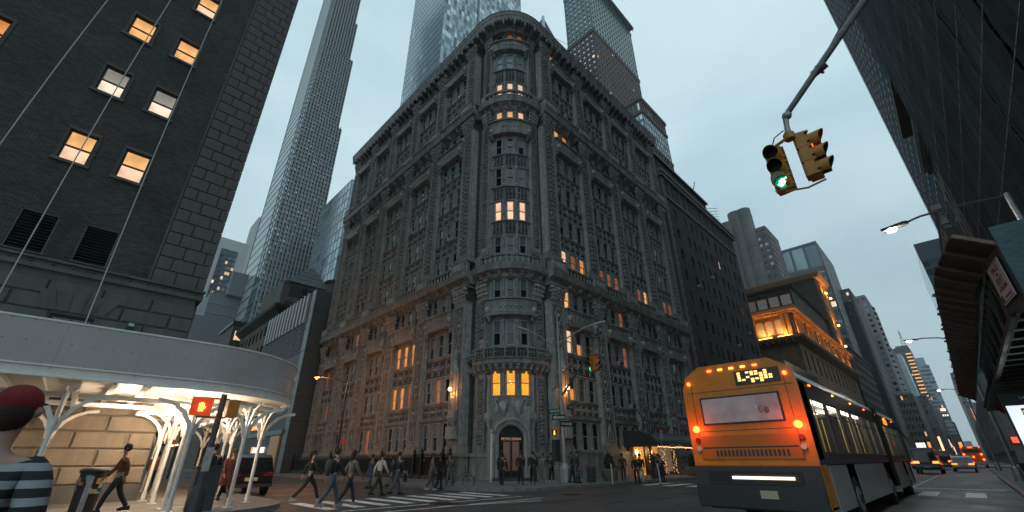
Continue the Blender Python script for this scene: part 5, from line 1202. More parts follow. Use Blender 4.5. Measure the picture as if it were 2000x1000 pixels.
g = MB(); g.box(31,37,90,104,0,34,OLD); g.prism(arc(34,92,3.0,0,2*PI,14)[:-1],34,38.5,OLD,True); g.prism(arc(34,92,3.3,0,2*PI,14)[:-1],38.5,39,mat('dark_cornice',(.03,.028,.026),.8),True); g.box(38,44,90,104,0,36,OLD); g.box(37.8,44.2,89.8,104,36,36.5,mat('dark_cornice',(.03,.028,.026),.8)); world_part('stair_tower', g, t)
for i in range(3): putwin(t, FR((0,89.75,0),0), 32.3+i*1.7, 28.8, swin(1.0,1.9,STEELD,LITC,None))
g = MB(); g.tube([(24.5,93,36.8),(24.5,93,40.5)],.08,STEELD,5); [g.bar((23,93,39+i),(26.5,93,39+i),.08,.08,STEELD) for i in range(2)]; [g.bar((23.4+i,92.5,36.8),(23.4+i,92.5,39.2),.06,.06,STEELD) for i in range(4)]; world_part('antenna', g, t)
t = thing('corner_loft_building', 'brown loft building with one amber lit window below the gable on the side street', 'building', (21.2, 117, 0))
g = MB(); g.box(21.2,40,117.2,150,0,31.5,OLD); tower_face(g, FR((21.15,150,0),-PI/2), 0, 32, 8, 30.5, 12, 6, 1.1, 1.5, .25, OLD, [(GLASSD,4),(GLASSB,1)], r); world_part('wall', g, t)
g = MB(); g.box(18.5,21.2,108,120,0,29.8,OLD); g.box(18.2,21.4,107.8,120.2,29.8,30.6,BLACKM); world_part('wing', g, t)
putwin(t, FR((0,107.75,0),0), 19.8, 26.2, swin(1.6,2.2,STEELD,LITP,None,True,1))
t = box_building('grey_stepped_block', 'grey windowless stepped block in front of the white slab tower', 22, 60, 190, 230, 62, mat('grey_block',(.17,.185,.195),.7,var=.05))
g = MB(); g.box(27,36,188,190,62,72,mat('grey_block',(.17,.185,.195),.7)); g.box(14,30,170,188,0,47,mat('grey_block',(.17,.185,.195),.7)); [g.box(21.9,60,189.8,190,10+4*i,10.25+4*i,MUL) for i in range(13)]; world_part('block_step', g, t)
t = box_building('pale_row_block', 'pale low block with balconies at the far end of the side street', 15, 22, 150, 175, 32, PAL)
faces(t, 15, 150, 22, 175, 6, 31, PAL, [(GLASSD,4),(GB2,2)], W=(9,8,.8,1.2,.3), S=(4,8,.8,1.2,.3), seed=61)
# ================================================================== right side of the avenue
NB = thing('netted_building', 'tall building wrapped in dark scaffold netting at the upper right', 'building', (14, -7, 0))
NST = mat('dark_blue_stone', (.06,.068,.075), .8, var=.25, vscale=.2)
NET = mat('dark_debris_net', (.010,.016,.022), .8, var=.3, vscale=.4); NET.node_tree.nodes['Principled BSDF'].inputs['Alpha'].default_value = .84
FN = FR((50.6,-7,0),PI)
ops = [(2+i*3.2,3.6+i*3.2,4+j*3.7,6.3+j*3.7) for i in range(11) for j in range(20)]
g = MB(); punched(g, FN, 0, 40, 0, 82, ops, .3, NST); world_part('wall_front', g, NB)
g = MB(); g.box(10.6,50.55,-30,-7.35,0,82,NST); world_part('wall', g, NB)
for a,b,c,d in ops[::1]: putwin(NB, FN, (a+b)/2, c, swin(b-a,d-c,STEELD,GLASSD if rr.random()<.8 else GLASSC))
g = MB()
for i in range(17):
    x = 12+i*2.4; g.tube([(x,-5.9,4.5),(x,-5.9,82)], .035, STEELD, 4, False); g.tube([(x,-6.8,4.5),(x,-6.8,82)], .03, STEELD, 4, False)
for j in range(39):
    z = 5+j*2; g.tube([(12,-5.88,z),(50.6,-5.88,z)], .03, STEEL, 4, False); g.tube([(12,-5.88,z+1),(50.6,-5.88,z+1)], .02, STEELD, 4, False)
    g.box(12,50.6,-6.8,-5.95,z-.06,z,STEELD)
    for i in range(j%3,16,4): g.bar((12+i*2.4,-5.86,z),(14.4+i*2.4,-5.86,z+2),.03,.03,STEEL)
world_part('scaffold_frame', g, NB, kind='stuff')
g = MB(); [g.tube([(12,-5.62,5+j*2.57),(50.6,-5.62,5+j*2.57)], .022, STEEL, 3, False) for j in range(30)]; [g.tube([(12+i*1.2+.3*(i%2),-5.6,5),(12+i*1.2,-5.6,82)], .015, STEELD, 3, False) for i in range(32)]; world_part('net_lacing', g, NB, kind='stuff')
rn = random.Random(9)
for i in range(8):
    for j in range(10):
        x = 12+i*4.83; z = 5+j*7.7; n = 14
        g = MB(); vs = []
        for a in range(n+1):
            for b in range(n+1):
                bul = .06*math.sin(a*2.9+i)+.1*math.sin(PI*b/n)
                vs.append((x+4.83*a/n, -5.8+bul+.02*math.sin(b*1.7+a), z+7.7*b/n))
        g.add(vs,[(a*(n+1)+b,a*(n+1)+b+1,(a+1)*(n+1)+b+1,(a+1)*(n+1)+b) for a in range(n) for b in range(n)],NET,True); world_part('net_sheet', g, NB)
g = MB(); [g.box(50.6,50.8,-7.0-.9*i,-5.8,4,82,NET) for i in (0,)]; world_part('net_edge', g, NB)
t = thing('bracketed_brown_building', 'brown building with deep bracketed cornices beside the netted scaffold', 'building', (50.9, -7, 0))
BRS = mat('brown_stone_far', (.10,.078,.065), .85, var=.2, vscale=.4, stain=.3)
FB = FR((67,-7,0),PI); ops = [(1+i*2.1,2.1+i*2.1,z,z+2.2) for i in range(7) for z in (8,12,16,20,24,28,32)]
g = MB(); punched(g, FB, 0, 16, 0, 39.5, ops, .3, BRS); world_part('brick_wall', g, t); g = MB(); g.box(51,67,-25,-7.35,0,39.5,BRS); world_part('wall', g, t)
for a,b,c,d in ops: putwin(t, FB, (a+b)/2, c, swin(b-a,d-c,STEELD,GLASSD))
g = MB(); g.box(50.9,66,-7.2,-5.9,39.4,40.1,BRS); g.box(50.9,68.2,-7.0,-6.3,35.3,35.9,BRS); world_part('cornice', g, t)
cb = MB(); cb.box(-.14,.14,-.66,0,-.9,0,BRS); cb.box(-.14,.14,-.4,0,-1.3,-.9,BRS); cb = cb.mesh('bracket')
for i in range(22): part('bracket', cb, t, Vector((51.3+i*.76,-7.0,35.3))-t.location, PI)
t = thing('green_glass_tower', 'green tinted glass tower with banded floors rising behind the netted building', 'building', (70.6,-8.2,0))
g = MB(); g.box(70.6,110,-40,-8.2,0,130,GB3); world_part('core', g, t)
g = MB(); tower_face(g, FR((70.5,-8.2,0),-PI/2), 0, 16, 20, 130, 8, 33, .15, .7, .15, mat('tower_band',(.05,.07,.08),.5), [(GB2,4),(GBW,3),(GB,2)], rn); tower_face(g, FR((100,-8.1,0),PI), 0, 29.4, 20, 130, 12, 33, .3, .5, .5, mat('tower_band',(.05,.07,.08),.5), [(GB,3),(GB2,2)], rn); g.box(70.2,70.9,-8.6,-7.9,0,130,mat('tower_band',(.05,.07,.08),.5)); world_part('window_grid', g, t, kind='stuff')
t = thing('white_ornate_building', 'pale ornate corner building with swags and a small cornice down the avenue on the right', 'building', (81.8,-7,0))
WOR = mat('pale_green_stone', (.34,.37,.35), .8, var=.15, vscale=.6, stain=.3)
FWo = FR((81.8,-7,0),-PI/2); ops = [(1.3+i*2.6,2.5+i*2.6,z,z+2) for i in range(3) for z in (20,24.5,29)]
g = MB(); punched(g, FWo, 0, 9, 0, 35, ops, .25, WOR); g.box(82.1,108,-22,-7.25,0,35,BRS); tower_face(g, FR((108,-7.2,0),PI), 0, 26, 4, 34, 9, 8, 1.4, 1.6, .3, BRS, [(GLASSD,1)], rn); world_part('wall', g, t)
for a,b,c,d in ops: putwin(t, FWo, (a+b)/2, c, swin(b-a,d-c,STEELD,GLASSD,WOR))
g = MB(); g.sweep([(108,-7),(81.8,-7),(81.8,-16)][::-1], [(0,34.4),(.4,34.8),(.9,35.2),(1,35.6),(0,35.8)], WOR); g.v = [tuple(v) for v in g.v]; world_part('cornice', g, t)
g = MB(); g.box(81.1,81.8,-16,-6.6,34.9,35.7,WOR); g.box(81.5,81.8,-16,-6.9,32.6,33,WOR); [g.box(81.5,81.8,-7.6-i*.9,-7.3-i*.9,34.2,34.8,WOR) for i in range(9)]
for i in range(2): g.tube([(81.6,-8.2-2.6*i-.8*math.cos(PI*k/6),32.2-.5*math.sin(PI*k/6)) for k in range(7)],.14,WOR,5)
world_part('cornice_trim', g, t, kind='stuff')
t = box_building('rust_side_building', 'building with a rust coloured side wall in front of the pale ornate one', 76.5, 81.6, -16, -6.4, 30, BRS)
t.location=(76.5,-16,0)
t = thing('blue_grey_office', 'blue grey office tower with a few lit floors right of the open sky', 'building', (180,-11.5,0))
g = MB(); g.box(180,230,-30,-7,0,66,GB3); world_part('core', g, t)
g = MB(); tower_face(g, FR((179.9,-7,0),-PI/2), 0, 20, 20, 60, 12, 14, .2, .9, .2, mat('office_band',(.06,.085,.1),.4), [(GB3,5),(GB,2),(FLIT,.8)], rn); g.box(179.7,180,-30,-6.9,60,66,mat('office_band',(.06,.085,.1),.4)); world_part('window_grid', g, t, kind='stuff')
# ---- dark green sidewalk shed at the right
RS = thing('green_sidewalk_shed', 'dark green sidewalk shed with outward canted plank parapet and a rental sign', 'sidewalk shed', (12,-1.5,0))
DG = mat('dark_green_plywood', (.018,.038,.036), .55, var=.35, vscale=2.5, bump=.2, bscale=30, rvar=.15)
BAT = mat('weathered_batten', (.17,.115,.085), .7, var=.35, vscale=3, bump=.3, bscale=30)
PLY = mat('bare_plywood', (.28,.17,.09), .65, var=.35, vscale=4, bump=.4, bscale=25)
TEAL = mat('teal_plywood', (.045,.10,.115), .6, var=.4, vscale=1.5, bump=.6, bscale=14)
ST = [((9.37,-1.335),(9.18,-.81)),((10.0,-1.23),(9.87,-.71)),((10.7,-1.10),(10.6,-.6)),((11.28,-1.02),(11.15,-.52)),((12.0,-.98),(12.0,-.49))]
x = 12.62
while x < 36: ST.append(((x,-1.0),(x,-.47))); x += .62
ZI, ZO = 4.39, 4.69
for k,((i0,o0),(i1,o1)) in enumerate(zip(ST[:-1],ST[1:])):
    g = MB(); a,b,c,d = Vector((*i0,ZI)),Vector((*o0,ZO)),Vector((*o1,ZO)),Vector((*i1,ZI)); u = Vector((0,0,.03))
    g.add([a,b,c,d,a+u,b+u,c+u,d+u],[(0,1,2,3),(7,6,5,4),(1,5,6,2),(0,4,5,1),(2,6,7,3)],DG); world_part('parapet_plank', g, RS)
    g = MB(); g.bar(a-Vector((0,0,.02)),b-Vector((0,0,.02))+(b-a)*.04*(k%3),.055,.06,BAT); world_part('batten', g, RS)
g = MB(); g.sweep([(36,-1.0),(12,-1.0),(11.28,-1.04),(10.7,-1.12),(10.0,-1.25),(9.35,-1.36)], [(0,4.36),(-.05,4.36),(-.05,4.44),(0,4.44)], DG); world_part('inner_beam', g, RS)
Pq = [(10.9,-1.08),(9.30,-1.33)]
g = MB(); a,b = Vector((10.12,-1.10,0)),Vector((9.32,-1.215,0)); n = Vector((0,.02,0)); g.add([a+Vector((0,0,3.5)),b+Vector((0,0,3.5)),b+Vector((0,0,4.4)),a+Vector((0,0,4.4))]+[p+Vector((0,-.12,0)) for p in (a+Vector((0,0,3.5)),b+Vector((0,0,3.5)),b+Vector((0,0,4.4)),a+Vector((0,0,4.4)))],[(0,1,2,3),(4,7,6,5),(0,3,7,4),(1,5,6,2),(0,4,5,1),(3,2,6,7)],DG); world_part('fascia', g, RS)
for k in range(5): g = MB(); g.box(9.28,9.31,-2.4-1.2*k+.0,-1.23-1.2*k,3.5,4.7,TEAL); world_part('end_panel', g, RS)
for k in range(9):
    x0 = 10.15+k*1.3; y = -1.12; g = MB()
    g.bar((x0,y,3.5),(x0+1.3,y,3.5),.07,.09,DG); g.bar((x0,y,4.34),(x0+1.3,y,4.34),.07,.09,DG); g.bar((x0,y,3.5),(x0+.65,y,4.3),.06,.08,DG); g.bar((x0+.65,y,4.3),(x0+1.3,y,3.5),.06,.08,DG); g.bar((x0,y,3.5),(x0,y,4.34),.07,.09,DG)
    world_part('truss', g, RS)
for k,m in enumerate([mat('pale_board',(.24,.28,.29),.7,var=.25,vscale=5)]*1+[PLY]*8):
    x0 = 10.18+k*1.3; g = MB(); g.box(x0,x0+1.22,-1.22,-1.2,3.52,4.3,m); world_part('board', g, RS)
GG = mat('grey_green_steel', (.13,.15,.125), .55, .2, var=.25, vscale=3)
g = MB(); g.box(9.35,36,-6.9,-1.22,4.0,4.08,mat('plank_deck',(.05,.045,.04),.85,var=.3,vscale=3)); world_part('deck', g, RS)
jb = MB(); jb.box(-.16,.16,-5.5,0,-.03,0,GG); jb.box(-.025,.025,-5.5,0,-.2,-.03,GG); jb.box(-.13,.13,-5.5,0,-.22,-.2,GG); jb = jb.mesh('joist')
for i in range(26): part('joist', jb, RS, Vector((10.0+i*1.0,-1.25,3.98))-RS.location)
GP = mat('pale_green_pipe', (.30,.33,.27), .5, .2, var=.2, vscale=4)
for x in [11.2,12.9,14.6,16.3,18.9,21,23,25.5,28,31]:
  for y in (-2.2,-5.9):
    g = MB(); g.tube([(0,0,.15),(0,0,3.76)], .05, GP, 8); g.box(-.11,.11,-.11,.11,.15,.18,GP)
    c = part('column', g, RS, Vector((x,y,0))-RS.location)
    for s in (-1,1):
        g = MB(); g.plate([(0,3.74),(s*.36,3.74),(s*.05,3.4),(0,3.4)],-.02,.02,GP); g.plate([(0,3.74),(s*.36,3.74),(s*.05,3.4),(0,3.4)],-.02,.02,GP) if 0 else None; part('gusset', g, c)
    g = MB(); g.tube([(0,0,2.4),(0,.0-.9*(1 if y>-4 else -1),3.75)],.03,GP,6); part('diagonal_brace', g, c)
g = MB(); g.tube([(13.2,-1.9,.15),(12.6,-2.0,2.6),(11.6,-2.1,4.0)],.018,BLACKM,5); world_part('cable', g, RS)
# sign
SG = thing('rental_sign', 'white space for rent sign on the dark green shed fascia', 'sign', (9.74,-1.135,3.945), math.atan2(-.083,-.64))
BD = mat('sign_white', (.42,.43,.46), .5, var=.06); BK = mat('sign_black', (.01,.01,.012), .5); RD = mat('sign_red', (.3,.02,.02), .5)
g = MB(); g.box(-.325,.325,-.012,0,-.31,.31,BD); part('board', g, SG)
g = MB(); 
for z in (-.285,.285): g.box(-.3,.3,-.0155,-.0125,z-.004,z+.004,BK)
g.box(-.2,.2,-.0155,-.0125,-.055,-.047,BK); g.box(-.3,-.22,-.0155,-.0125,-.27,-.17,BK); part('rules', g, SG, kind='stuff')
for s,z,sz,m in (('SPACE',.2,.13,BK),('FOR',.115,.06,BK),('RENT',.02,.14,BK),('212-265-2280',-.1,.078,BK),('WWW.SPACE.COM',-.23,.04,RD)): part('lettering', text(s,sz,m,.001,bold=.002), SG, (0 if m is BK else .05,-.014,z))
# ---- information kiosk
KS = thing('street_kiosk', 'tall dark street kiosk with a bright white information screen at the right edge', 'kiosk', (18.2,-1.45,.15))
KB = mat('kiosk_dark_metal', (.02,.024,.027), .3, .5)
FK = -PI/2
def kb(name, x0,x1,y0,y1,z0,z1,m): g = MB(); g.box(x0,x1,y0,y1,z0,z1,m); return part(name, g, KS, (0,0,0), FK)
kb('body',-.45,.45,.02,.28,0,2.9,KB); kb('front_frame',-.45,.45,0,.02,.1,1.1,KB)
SCR = mat('screen_white', (.5,.5,.5), .2, emit=(.82,.93,.98), estr=.85); SO = mat('screen_orange', (.5,.3,.1), .2, emit=(1,.42,.03), estr=.95); SCB = mat('screen_dark_print', (.02,.02,.03), .3)
kb('screen',-.41,.41,-.004,.018,1.45,2.58,SCR); kb('screen_footer',-.41,.41,-.008,.016,1.22,1.45,SO)
kb('screen_logo_block',-.16,.06,-.008,.0,2.24,2.5,SCB)
for a in (-.1,.0):
    g = MB(); g.tube([(a+.04*math.cos(t*PI/6),-.012,2.41+.04*math.sin(t*PI/6)) for t in range(13 if a<-.05 else 10)],.012,SO,4); part('logo_ring', g, KS, rz=FK)
part('lettering', text('SWAP',.07,SCR,.001,bold=.002), KS, (0,0,0), FK).location = (-.011,.05,2.29)
GRY = mat('screen_grey_print', (.2,.22,.25), .3)
for s,z,sz,x in (('Effective Dec',2.08,.085,.0),('new       service',1.98,.075,0)):
    o = part('lettering', text(s,sz,GRY,.001), KS, (-.008,-x,z), FK)
for i,(x) in enumerate((-.06,.04)):
    g = MB(); g.tube([(x+.028*math.cos(t*PI/5),-.01,1.985+.028*math.sin(t*PI/5)) for t in range(11)],.006,SO,4); part('service_dot', g, KS, rz=FK)
g = MB(); [g.box(-.3,.38,-.008,-.004,z,z+.006,GRY) for z in (1.9,1.78,1.62,1.5)]; g.box(-.3,-.294,-.008,-.004,1.5,1.78,SO); g.box(-.3,.3,-.008,-.004,1.775,1.782,SO); part('screen_lines', g, KS, rz=FK, kind='stuff')
o = part('lettering', text('LinkNYC',.12,mat('kiosk_letter_grey',(.35,.5,.58),.4),.001), KS, (-.0, .0, 2.78), FK); o.location = (-.022,-.12,2.78)
kb('top_cap',-.46,.46,-.02,.3,2.9,2.93,KB)
lamp('kiosk_glow', (17.6,-1.45,2.1), 12, (.8,.93,1), .3)
# other street clutter on the right pavement
t = thing('bus_stop_sign', 'round blue and red bus stop sign on a pole before the kiosk', 'sign', (33,-1.9,.15))
g = MB(); g.tube([(0,0,0),(0,0,3.4)],.04,STEEL,6); part('pole', g, t)
g = MB(); g.tube([(-.03,0,3.6),(.03,0,3.6)],.3,mat('sign_blue',(.03,.08,.16),.5),18); part('disc', g, t); g = MB(); g.tube([(-.035,0,3.6),(-.03,0,3.6)],.34,RD,18); part('rim', g, t)
t = thing('litter_bin', 'dark conical litter bin on the right pavement beyond the kiosk', 'litter bin', (42,-2.2,.15))
g = MB(); g.lathe([(.3,0),(.4,.9),(.44,1.0),(.38,1.0),(.3,.1)],mat('bin_dark_red',(.04,.012,.012),.5),12); part('basket', g, t)
g = MB(); g.sweep([(16,-1.02),(60,-1.02)],[(-.01,.10),(.0,.155),(-.12,.157)],mat('kerb_reflection_red',(.3,.05,.03),.5)); o = struct('kerb_red_reflection', g)  # red reflection along the kerb laid in as a coloured strip
# ================================================================== the city bus
OR = mat('bus_amber_paint', (.58,.225,.022), .3, var=.16, vscale=1.6, rvar=.12, stain=.35)
BUS = thing('city_bus', 'amber rear city bus with a white poster panel and lit windows heading down the avenue', 'bus', (11.4,3.65,0))
BX0, BX1, BY0, BY1 = 11.4, 29.7, 2.31, 4.99
BDK = mat('bus_dark_panel', (.04,.043,.047), .3); BWH = mat('bus_silver_skirt', (.30,.31,.32), .25, .0); BBL = mat('bus_deep_blue', (.02,.045,.11), .25); RUB = mat('tyre_rubber', (.015,.015,.016), .8)
GLB = mat('bus_window_glass', (.04,.045,.05), .05, spec=.8); GLB.node_tree.nodes['Principled BSDF'].inputs['Alpha'].default_value = .35
SIDE = [(BX0+.75+i*1.72, BX0+.75+i*1.72+1.55) for i in range(10)]
for fr, nm in ((FR((0,BY0,0),0),'near'),(FR((BX0+BX1,BY1,0),PI),'far')):
    ops = [(a,b,1.55,2.72) for a,b in SIDE]+[(BX1-.95,BX1-.15,.5,2.72)]
    g = MB(); punched(g, fr, BX0, BX1, 1.38, 3.12, ops, .06, BDK); punched(g, fr, BX0, BX1, .36, 1.38, [o for o in [(BX1-.95,BX1-.15,.5,1.38)]], .06, BWH); world_part('side_panel', g, BUS)
    for a,b,c,d in ops: g = MB(); P = lambda u,z,y: tuple(fr.at(u,z,y)); g.add([P(a,c,.05),P(b,c,.05),P(b,d,.05),P(a,d,.05)],[(0,1,2,3)],GLB); g.add([P(a,d-.3,.045),P(b,d-.3,.045),P(b,d-.27,.045),P(a,d-.27,.045)],[(0,1,2,3)],BDK); world_part('window', g, BUS)
    g = MB(); P = lambda u,z,y: tuple(fr.at(u,z,y)); g.add([P(BX0,1.3,-.01),P(BX1,1.3,-.01),P(BX1,1.4,-.01),P(BX0,1.4,-.01)],[(0,1,2,3)],BBL)
    g.add([P(BX0,.5,-.008),P(BX0+1.4,.5,-.008),P(BX0+.5,1.3,-.008),P(BX0,1.3,-.008)] if nm=='near' else [P(BX1,.5,-.008),P(BX1-1.4,.5,-.008),P(BX1-.5,1.3,-.008),P(BX1,1.3,-.008)],[(0,1,2,3)] if nm=='near' else [(3,2,1,0)],OR); world_part('colour_band', g, BUS)
yz = [(BY0,3.12),(BY0+.05,3.26),(BY0+.2,3.36),(BY0+.5,3.42),(BY1-.5,3.42),(BY1-.2,3.36),(BY1-.05,3.26),(BY1,3.12)]
g = MB(); n = len(yz); vs = [(BX0+.06,y,z) for y,z in yz]+[(BX1,y,z) for y,z in yz]; WR = mat('bus_roof_white', (.40,.42,.43), .3)
g.add(vs,[(i,i+n,i+1+n,i+1) for i in range(n-1)],WR,True); g.add(vs,[tuple(range(n))[::-1],tuple(range(n,2*n))],WR); g.box(BX0+1.0,BX0+4.5,BY0+.35,BY1-.35,3.4,3.72,BDK); g.box(BX0+8,BX0+11,BY0+.4,BY1-.4,3.4,3.62,WR); world_part('roof', g, BUS)
g = MB(); g.box(BX0+.3,BX1-.1,BY0+.1,BY1-.1,.34,.42,BDK); g.box(BX0+.3,BX1-.2,BY0+.1,BY1-.1,3.0,3.05,mat('bus_ceiling',(.5,.5,.48),.6)); world_part('floor_and_ceiling', g, BUS)
for y in (BY0+.55,BY1-.55): g = MB(); g.box(BX0+1.2,BX1-1,y-.06,y+.06,2.9,2.96,lit('bus_ceiling_light',(1,.93,.8),7,0)); world_part('ceiling_light', g, BUS)
for x in (12,16,20,24): lamp('bus_interior_light', (x,3.65,2.8), 80, (1,.9,.75), .3)
SEAT = mat('bus_seat_blue', (.03,.06,.14), .6)
sg = MB(); sg.box(-.2,.22,-.42,.42,.42,.52,SEAT); sg.box(.16,.24,-.42,.42,.5,1.12,SEAT); sg.tube([(.2,-.43,1.1),(.2,-.43,2.5)],.016,mat('grab_pole',(.6,.45,.1),.4),5); sg = sg.mesh('seat')
for i in range(11):
    for y in (BY0+.6,BY1-.6): part('seat', sg, BUS, (1.6+i*1.45, y-3.65, .42))
# rear end
g = MB()
ry = [(BY0,.45),(BY0,3.05),(BY0+.12,3.42),(BY0+.5,3.66),(BY1-.5,3.66),(BY1-.12,3.42),(BY1,3.05),(BY1,.45)]
vs = [(BX0,y,z) for y,z in ry]+[(BX0+.55,y,min(z,3.4)) for y,z in ry]; n = len(ry)
g.add(vs,[tuple(range(n))]+[(i,i+n,(i+1)%n+n,(i+1)%n) for i in range(n)],OR); world_part('rear_shell', g, BUS)
g = MB(); g.box(BX0-.16,BX0,BY0+.02,BY1-.02,.42,.86,BDK); g.box(BX0-.1,BX0,BY0+.02,BY1-.02,.86,1.26,mat('bus_engine_door_dark',(.05,.05,.052),.4)); world_part('bumper', g, BUS)
g = MB(); [g.box(BX0-.13,BX0-.1,BY0+.35,BY1-.35,.9+.06*i,.93+.06*i,BDK) for i in range(5)]; world_part('engine_grille', g, BUS, kind='stuff')
g = MB(); g.box(BX0-.03,BX0,BY0+.02,BY1-.02,1.28,1.36,OR); g.box(BX0-.03,BX0,BY0+.25,BY1-.25,1.42,1.95,mat('bus_amber_darker',(.42,.15,.015),.35)); g.box(BX0-.035,BX0-.03,BY0+.3,BY1-.3,1.66,1.69,BDK); world_part('engine_door', g, BUS)
AD = mat('poster_grey_white', (.48,.47,.48), .4, var=.35, vscale=1.3, stain=.5)
g = MB(); g.box(BX0-.04,BX0,BY0+.42,BY1-.42,2.2,2.86,STEELD); ad = world_part('poster_frame', g, BUS); g = MB(); g.box(BX0-.048,BX0-.04,BY0+.46,BY1-.46,2.24,2.82,AD); world_part('poster', g, BUS)
g = MB(); rn2 = random.Random(3); [g.ball((BX0-.05,BY0+.75+i*.11,2.42+.2*rn2.random()),.03+.05*rn2.random(),[mat('poster_ink',(.16,.13,.15),.5),mat('poster_pink',(.36,.2,.22),.5),mat('poster_pale',(.6,.6,.62),.5)][i%3],8,5,1.4,.08) for i in range(3)]; world_part('poster_print', g, BUS, kind='stuff')
RL_ = lit('tail_light_red', (1,.10,.015), 9, 0); AMB = lit('marker_amber', (1,.36,.04), 6, 0)
for y in (BY0+.2,BY1-.2):
    for z,h,w,m in ((2.12,.13,.17,RL_),(1.86,.1,.13,mat('unlit_lamp_red',(.2,.01,.01),.2)),(1.66,.1,.13,mat('unlit_lamp_white',(.5,.5,.5),.2))):
        g = MB(); g.tube([(BX0-.06,y,z),(BX0,y,z)],.085 if h>.11 else .06,m,12); world_part('tail_light', g, BUS)
    g = MB(); g.ball((BX0-.02,y,3.25),.05,RL_,6,4); world_part('marker_light', g, BUS)
for k in range(5): g = MB(); g.box(BX0-.03,BX0,3.65-.55+k*.275-.05,3.65-.55+k*.275+.05,3.5,3.54,RL_ if k in (0,4) else AMB); world_part('marker_light', g, BUS)
g = MB(); g.box(BX0-.02,BX0,BY0+.3,BY0+1.3,3.08,3.42,BDK); rd_ = world_part('route_display', g, BUS)
led = lit('led_amber_white',(1,.55,.16),2.6,0); g = MB(); rn2 = random.Random(5)
for q in range(9):
    for w_ in range(5):
        if rn2.random() < .62: g.box(BX0-.03,BX0-.02,BY0+.36+q*.1,BY0+.43+q*.1,3.12+w_*.056,3.16+w_*.056,led)
world_part('led_rows', g, BUS, kind='stuff')
g = MB(); g.box(BX0-.17,BX0-.16,BY0+.5,BY1-.9,1.0,1.06,lit('plate_light',(1,.85,.6),2.0,0)); world_part('plate_light', g, BUS)
g = MB(); g.box(BX0+13.5,BX0+14.6,BY0-.015,BY0,2.78,3.02,mat('led_sign_orange',(.3,.15,.05),.3,emit=(1,.36,.03),estr=1.1)); world_part('side_display', g, BUS)
for k in range(7): g = MB(); g.box(BX0+1+k*2.6,BX0+1.14+k*2.6,BY0-.015,BY0,3.03,3.07,AMB if k%3 else RL_); world_part('side_marker', g, BUS)
for a_,b_ in ((.62,2.5),(3.7,5.3),(5.34,7.2),(7.24,9.0),(12.2,13.4),(13.44,15.0),(16.2,17.3)):
    for y0_,y1_ in ((BY0-.03,BY0-.004),(BY1+.004,BY1+.03)):
        g = MB(); g.box(BX0+a_,BX0+b_,y0_,y1_,.38,1.28,BWH); world_part('skirt_panel', g, BUS)
for x in (BX0+3.1,BX0+9.6,BX0+15.6):
    for y,s in ((BY0,1),(BY1,-1)):
        g = MB(); g.tube([(x,y-.01*s,.5),(x,y+.3*s,.5)],.5,RUB,20); w = world_part('wheel', g, BUS)
        g = MB(); g.tube([(x,y-.03*s,.5),(x,y+.02*s,.5)],.28,STEEL,14); g.tube([(x,y-.06*s,.5),(x,y-.02*s,.5)],.1,STEELD,8); q = world_part('rim', g, BUS); q.parent = w; q.location = (0,0,0)
g = MB(); [g.box(BX0+9.6+1.5+i*.13,BX0+9.6+1.55+i*.13,BY0-.02,BY1+.02,.5,3.3,RUB) for i in range(8)]; world_part('bellows', g, BUS)
g = MB(); g.bar((BX1-.1,BY0-.3,2.2),(BX1+.1,BY0,2.9),.05,.05,BDK); g.box(BX1-.15,BX1-.05,BY0-.5,BY0-.22,1.9,2.4,BDK); world_part('mirror', g, BUS)
g = MB(); g.box(BX1-.02,BX1+.04,BY0,BY1,.4,3.2,BDK); world_part('front_shell', g, BUS)
lamp('brake_glow', (BX0-.35,BY0+.2,2.1), 16, (1,.1,.02), .08); lamp('brake_glow', (BX0-.35,BY1-.2,2.1), 10, (1,.1,.02), .08)
g = MB(); [g.box(BX0-.008,BX0,a,a+.012,1.4,3.3,BDK) for a in (BY0+.24,BY1-.25)]; [g.box(BX0-.008,BX0,BY0+.1,BY1-.1,z,z+.012,BDK) for z in (2.05,3.0)]; [g.box(BX0-.035,BX0-.03,BY0+.5+.09*i,BY0+.55+.09*i,1.48,1.62,BDK) for i in range(18)]; g.box(BX0-.17,BX0-.16,BY0+.9,BY0+1.25,.62,.78,mat('number_plate',(.45,.42,.3),.5)); g.box(BX0-.012,BX0,BY1-.7,BY1-.35,1.75,1.9,WR); world_part('seams_and_vents', g, BUS, kind='stuff')
